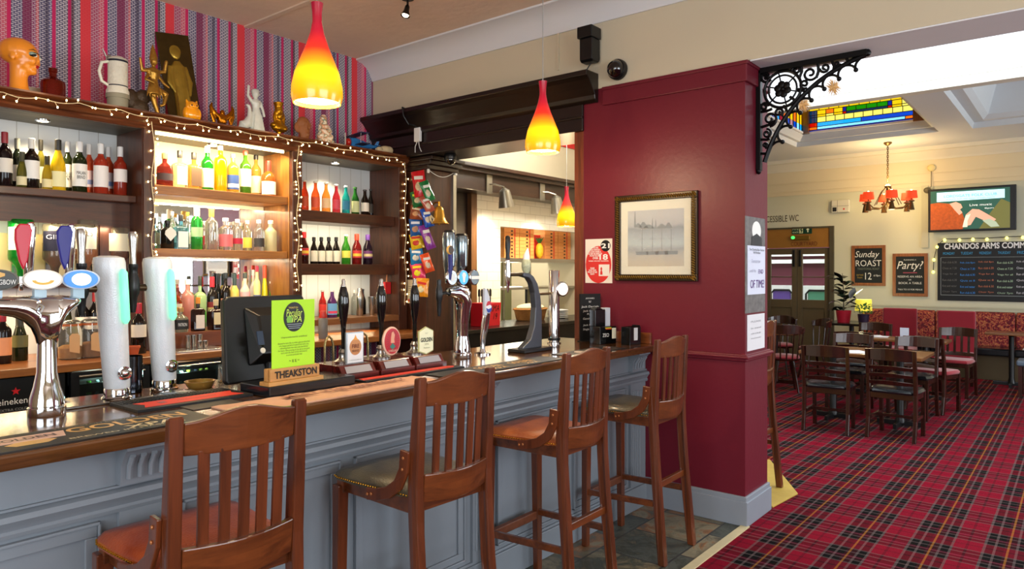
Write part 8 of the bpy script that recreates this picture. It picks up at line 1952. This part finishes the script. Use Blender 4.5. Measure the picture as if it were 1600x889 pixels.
o = (FARX-.031, fyy(1257), fz(381, 1257)); cl = thing('door_lettering', 'raised lettering COURTYARD on the ochre door head', 'lettering', o)
text('COURTYARD', (0, 0, 0), fyy(1237)-fyy(1278), .075, cm('#6c3418'), '-X', cl, depth=.004)
# courtyard furniture behind the glass
for i, (y, c_, lab) in enumerate(((4.95, '#c85050', 'red bench end seen through the left door glass'), (4.45, '#7c5cc0', 'purple seat back seen through the left door glass'), (3.85, '#6cb89c', 'green seat back seen through the right door glass'))):
    yy, t_ = y, 0; s = thing('garden_seat', lab, 'garden seat', (14.6, y+.35-.08*i, 0))
    MB().box(-.2, .2, -.18, .18, .40, .45).box(-.2, -.16, -.18, .18, .45, 1.22).build('seat', cm(c_, .5), s, bevel=.02)
    MB().tube([(-.2, -.21, 0), (-.2, -.21, 1.17), (-.2, -.15, 1.24), (-.2, .15, 1.24), (-.2, .21, 1.17), (-.2, .21, 0)], .02, 8).tube([(.2, -.2, 0), (.2, -.2, .4)], .02, 8).tube([(.2, .2, 0), (.2, .2, .4)], .02, 8).build('frame', bplastic, s)
# ---- chandelier
t_ = 11.0; dx, dy = ray(1387); cxx, cyy = dx*t_, dy*t_
cz = zof(312, t_); ch_ = thing('chandelier', 'bronze chandelier with candle arms and small red drum shades', 'chandelier', (cxx, cyy, cz))
brz = mat('chandelier_bronze', '#6c5430', .35, .7, var=.2)
MB().lathe([(0, -.09), (.015, -.08), (.03, -.05), (.018, -.02), (.018, .10), (.03, .13), (.02, .18), (.05, .20), (.055, .21), (.02, .24), (0, .25)], seg=16).build('stem', brz, ch_, smooth=True)
m = MB(); nlk = 20
for k in range(nlk):
    z = .26+(DZ-cz-.29)*k/(nlk-1); a = Matrix.Translation((0, 0, z)) @ Matrix.Rotation((k % 2)*PI/2, 4, 'Z')
    m.tube([(.012*math.cos(q*PI/4), 0, .03*math.sin(q*PI/4)) for q in range(8)], .004, 5, True, M=a)
m.lathe([(.06, DZ-cz), (.06, DZ-cz-.02), (.02, DZ-cz-.05), (0, DZ-cz-.05)], seg=16).build('chain', brz, ch_)
shm = mat('red_shade', '#d83a20', .7, emit='#f04a1c', es=.8, var=0)
for k in range(6):
    a = math.radians(20+60*k); c_, s_ = math.cos(a), math.sin(a); R0 = .34
    arm = MB().tube([(0, 0, -.04), (c_*.12, s_*.12, -.14), (c_*.26, s_*.26, -.13), (c_*R0, s_*R0, -.06), (c_*R0, s_*R0, -.0)], .010, 8)
    arm.tube([(c_*.03, s_*.03, .20), (c_*.10, s_*.10, .12), (c_*.20, s_*.20, -.08)], .006, 6)
    arm.lathe([(.008, -.18), (.045, -.18), (.030, -.10), (.022, -.06), (.045, -.05), (.045, -.04), (.012, -.02)], (c_*R0, s_*R0, 0), 12)
    ar = arm.build('arm', brz, ch_, smooth=True)
    MB().lathe([(.085, .0), (.075, .11), (.073, .11), (.083, .0), (.085, .0)], (c_*R0, s_*R0, .0), 20).build('shade', shm, ar, smooth=True)
    MB().ell((c_*R0, s_*R0, .085), (.020, .020, .045), 10, 8).build('bulb', mat('candle_bulb', '#fff0c0', .3, emit='#ffe09a', es=10, var=0), ar, smooth=True)
point('chandelier_glow', (cxx, cyy, cz+.30), 38, (1, .70, .30), .12)
point('chandelier_glow_low', (cxx, cyy, cz-.30), 14, (1, .74, .38), .12)
# ---- yellow mat and far stool
single('yellow_mat', MB().prism([(4.83, 1.64), (5.23, 1.60), (6.02, 2.07), (5.30, 2.60), (4.83, 2.60)], 'XY', .001, .014), mat('yellow_board', '#b89a44', .6, var=.2, bump=.2), 'flat yellow ochre board on the carpet behind the pier', 'floor board', (5.2, 2.0, 0), bevel=.004)
for o_ in stools[4:]: o_.location.z = .014
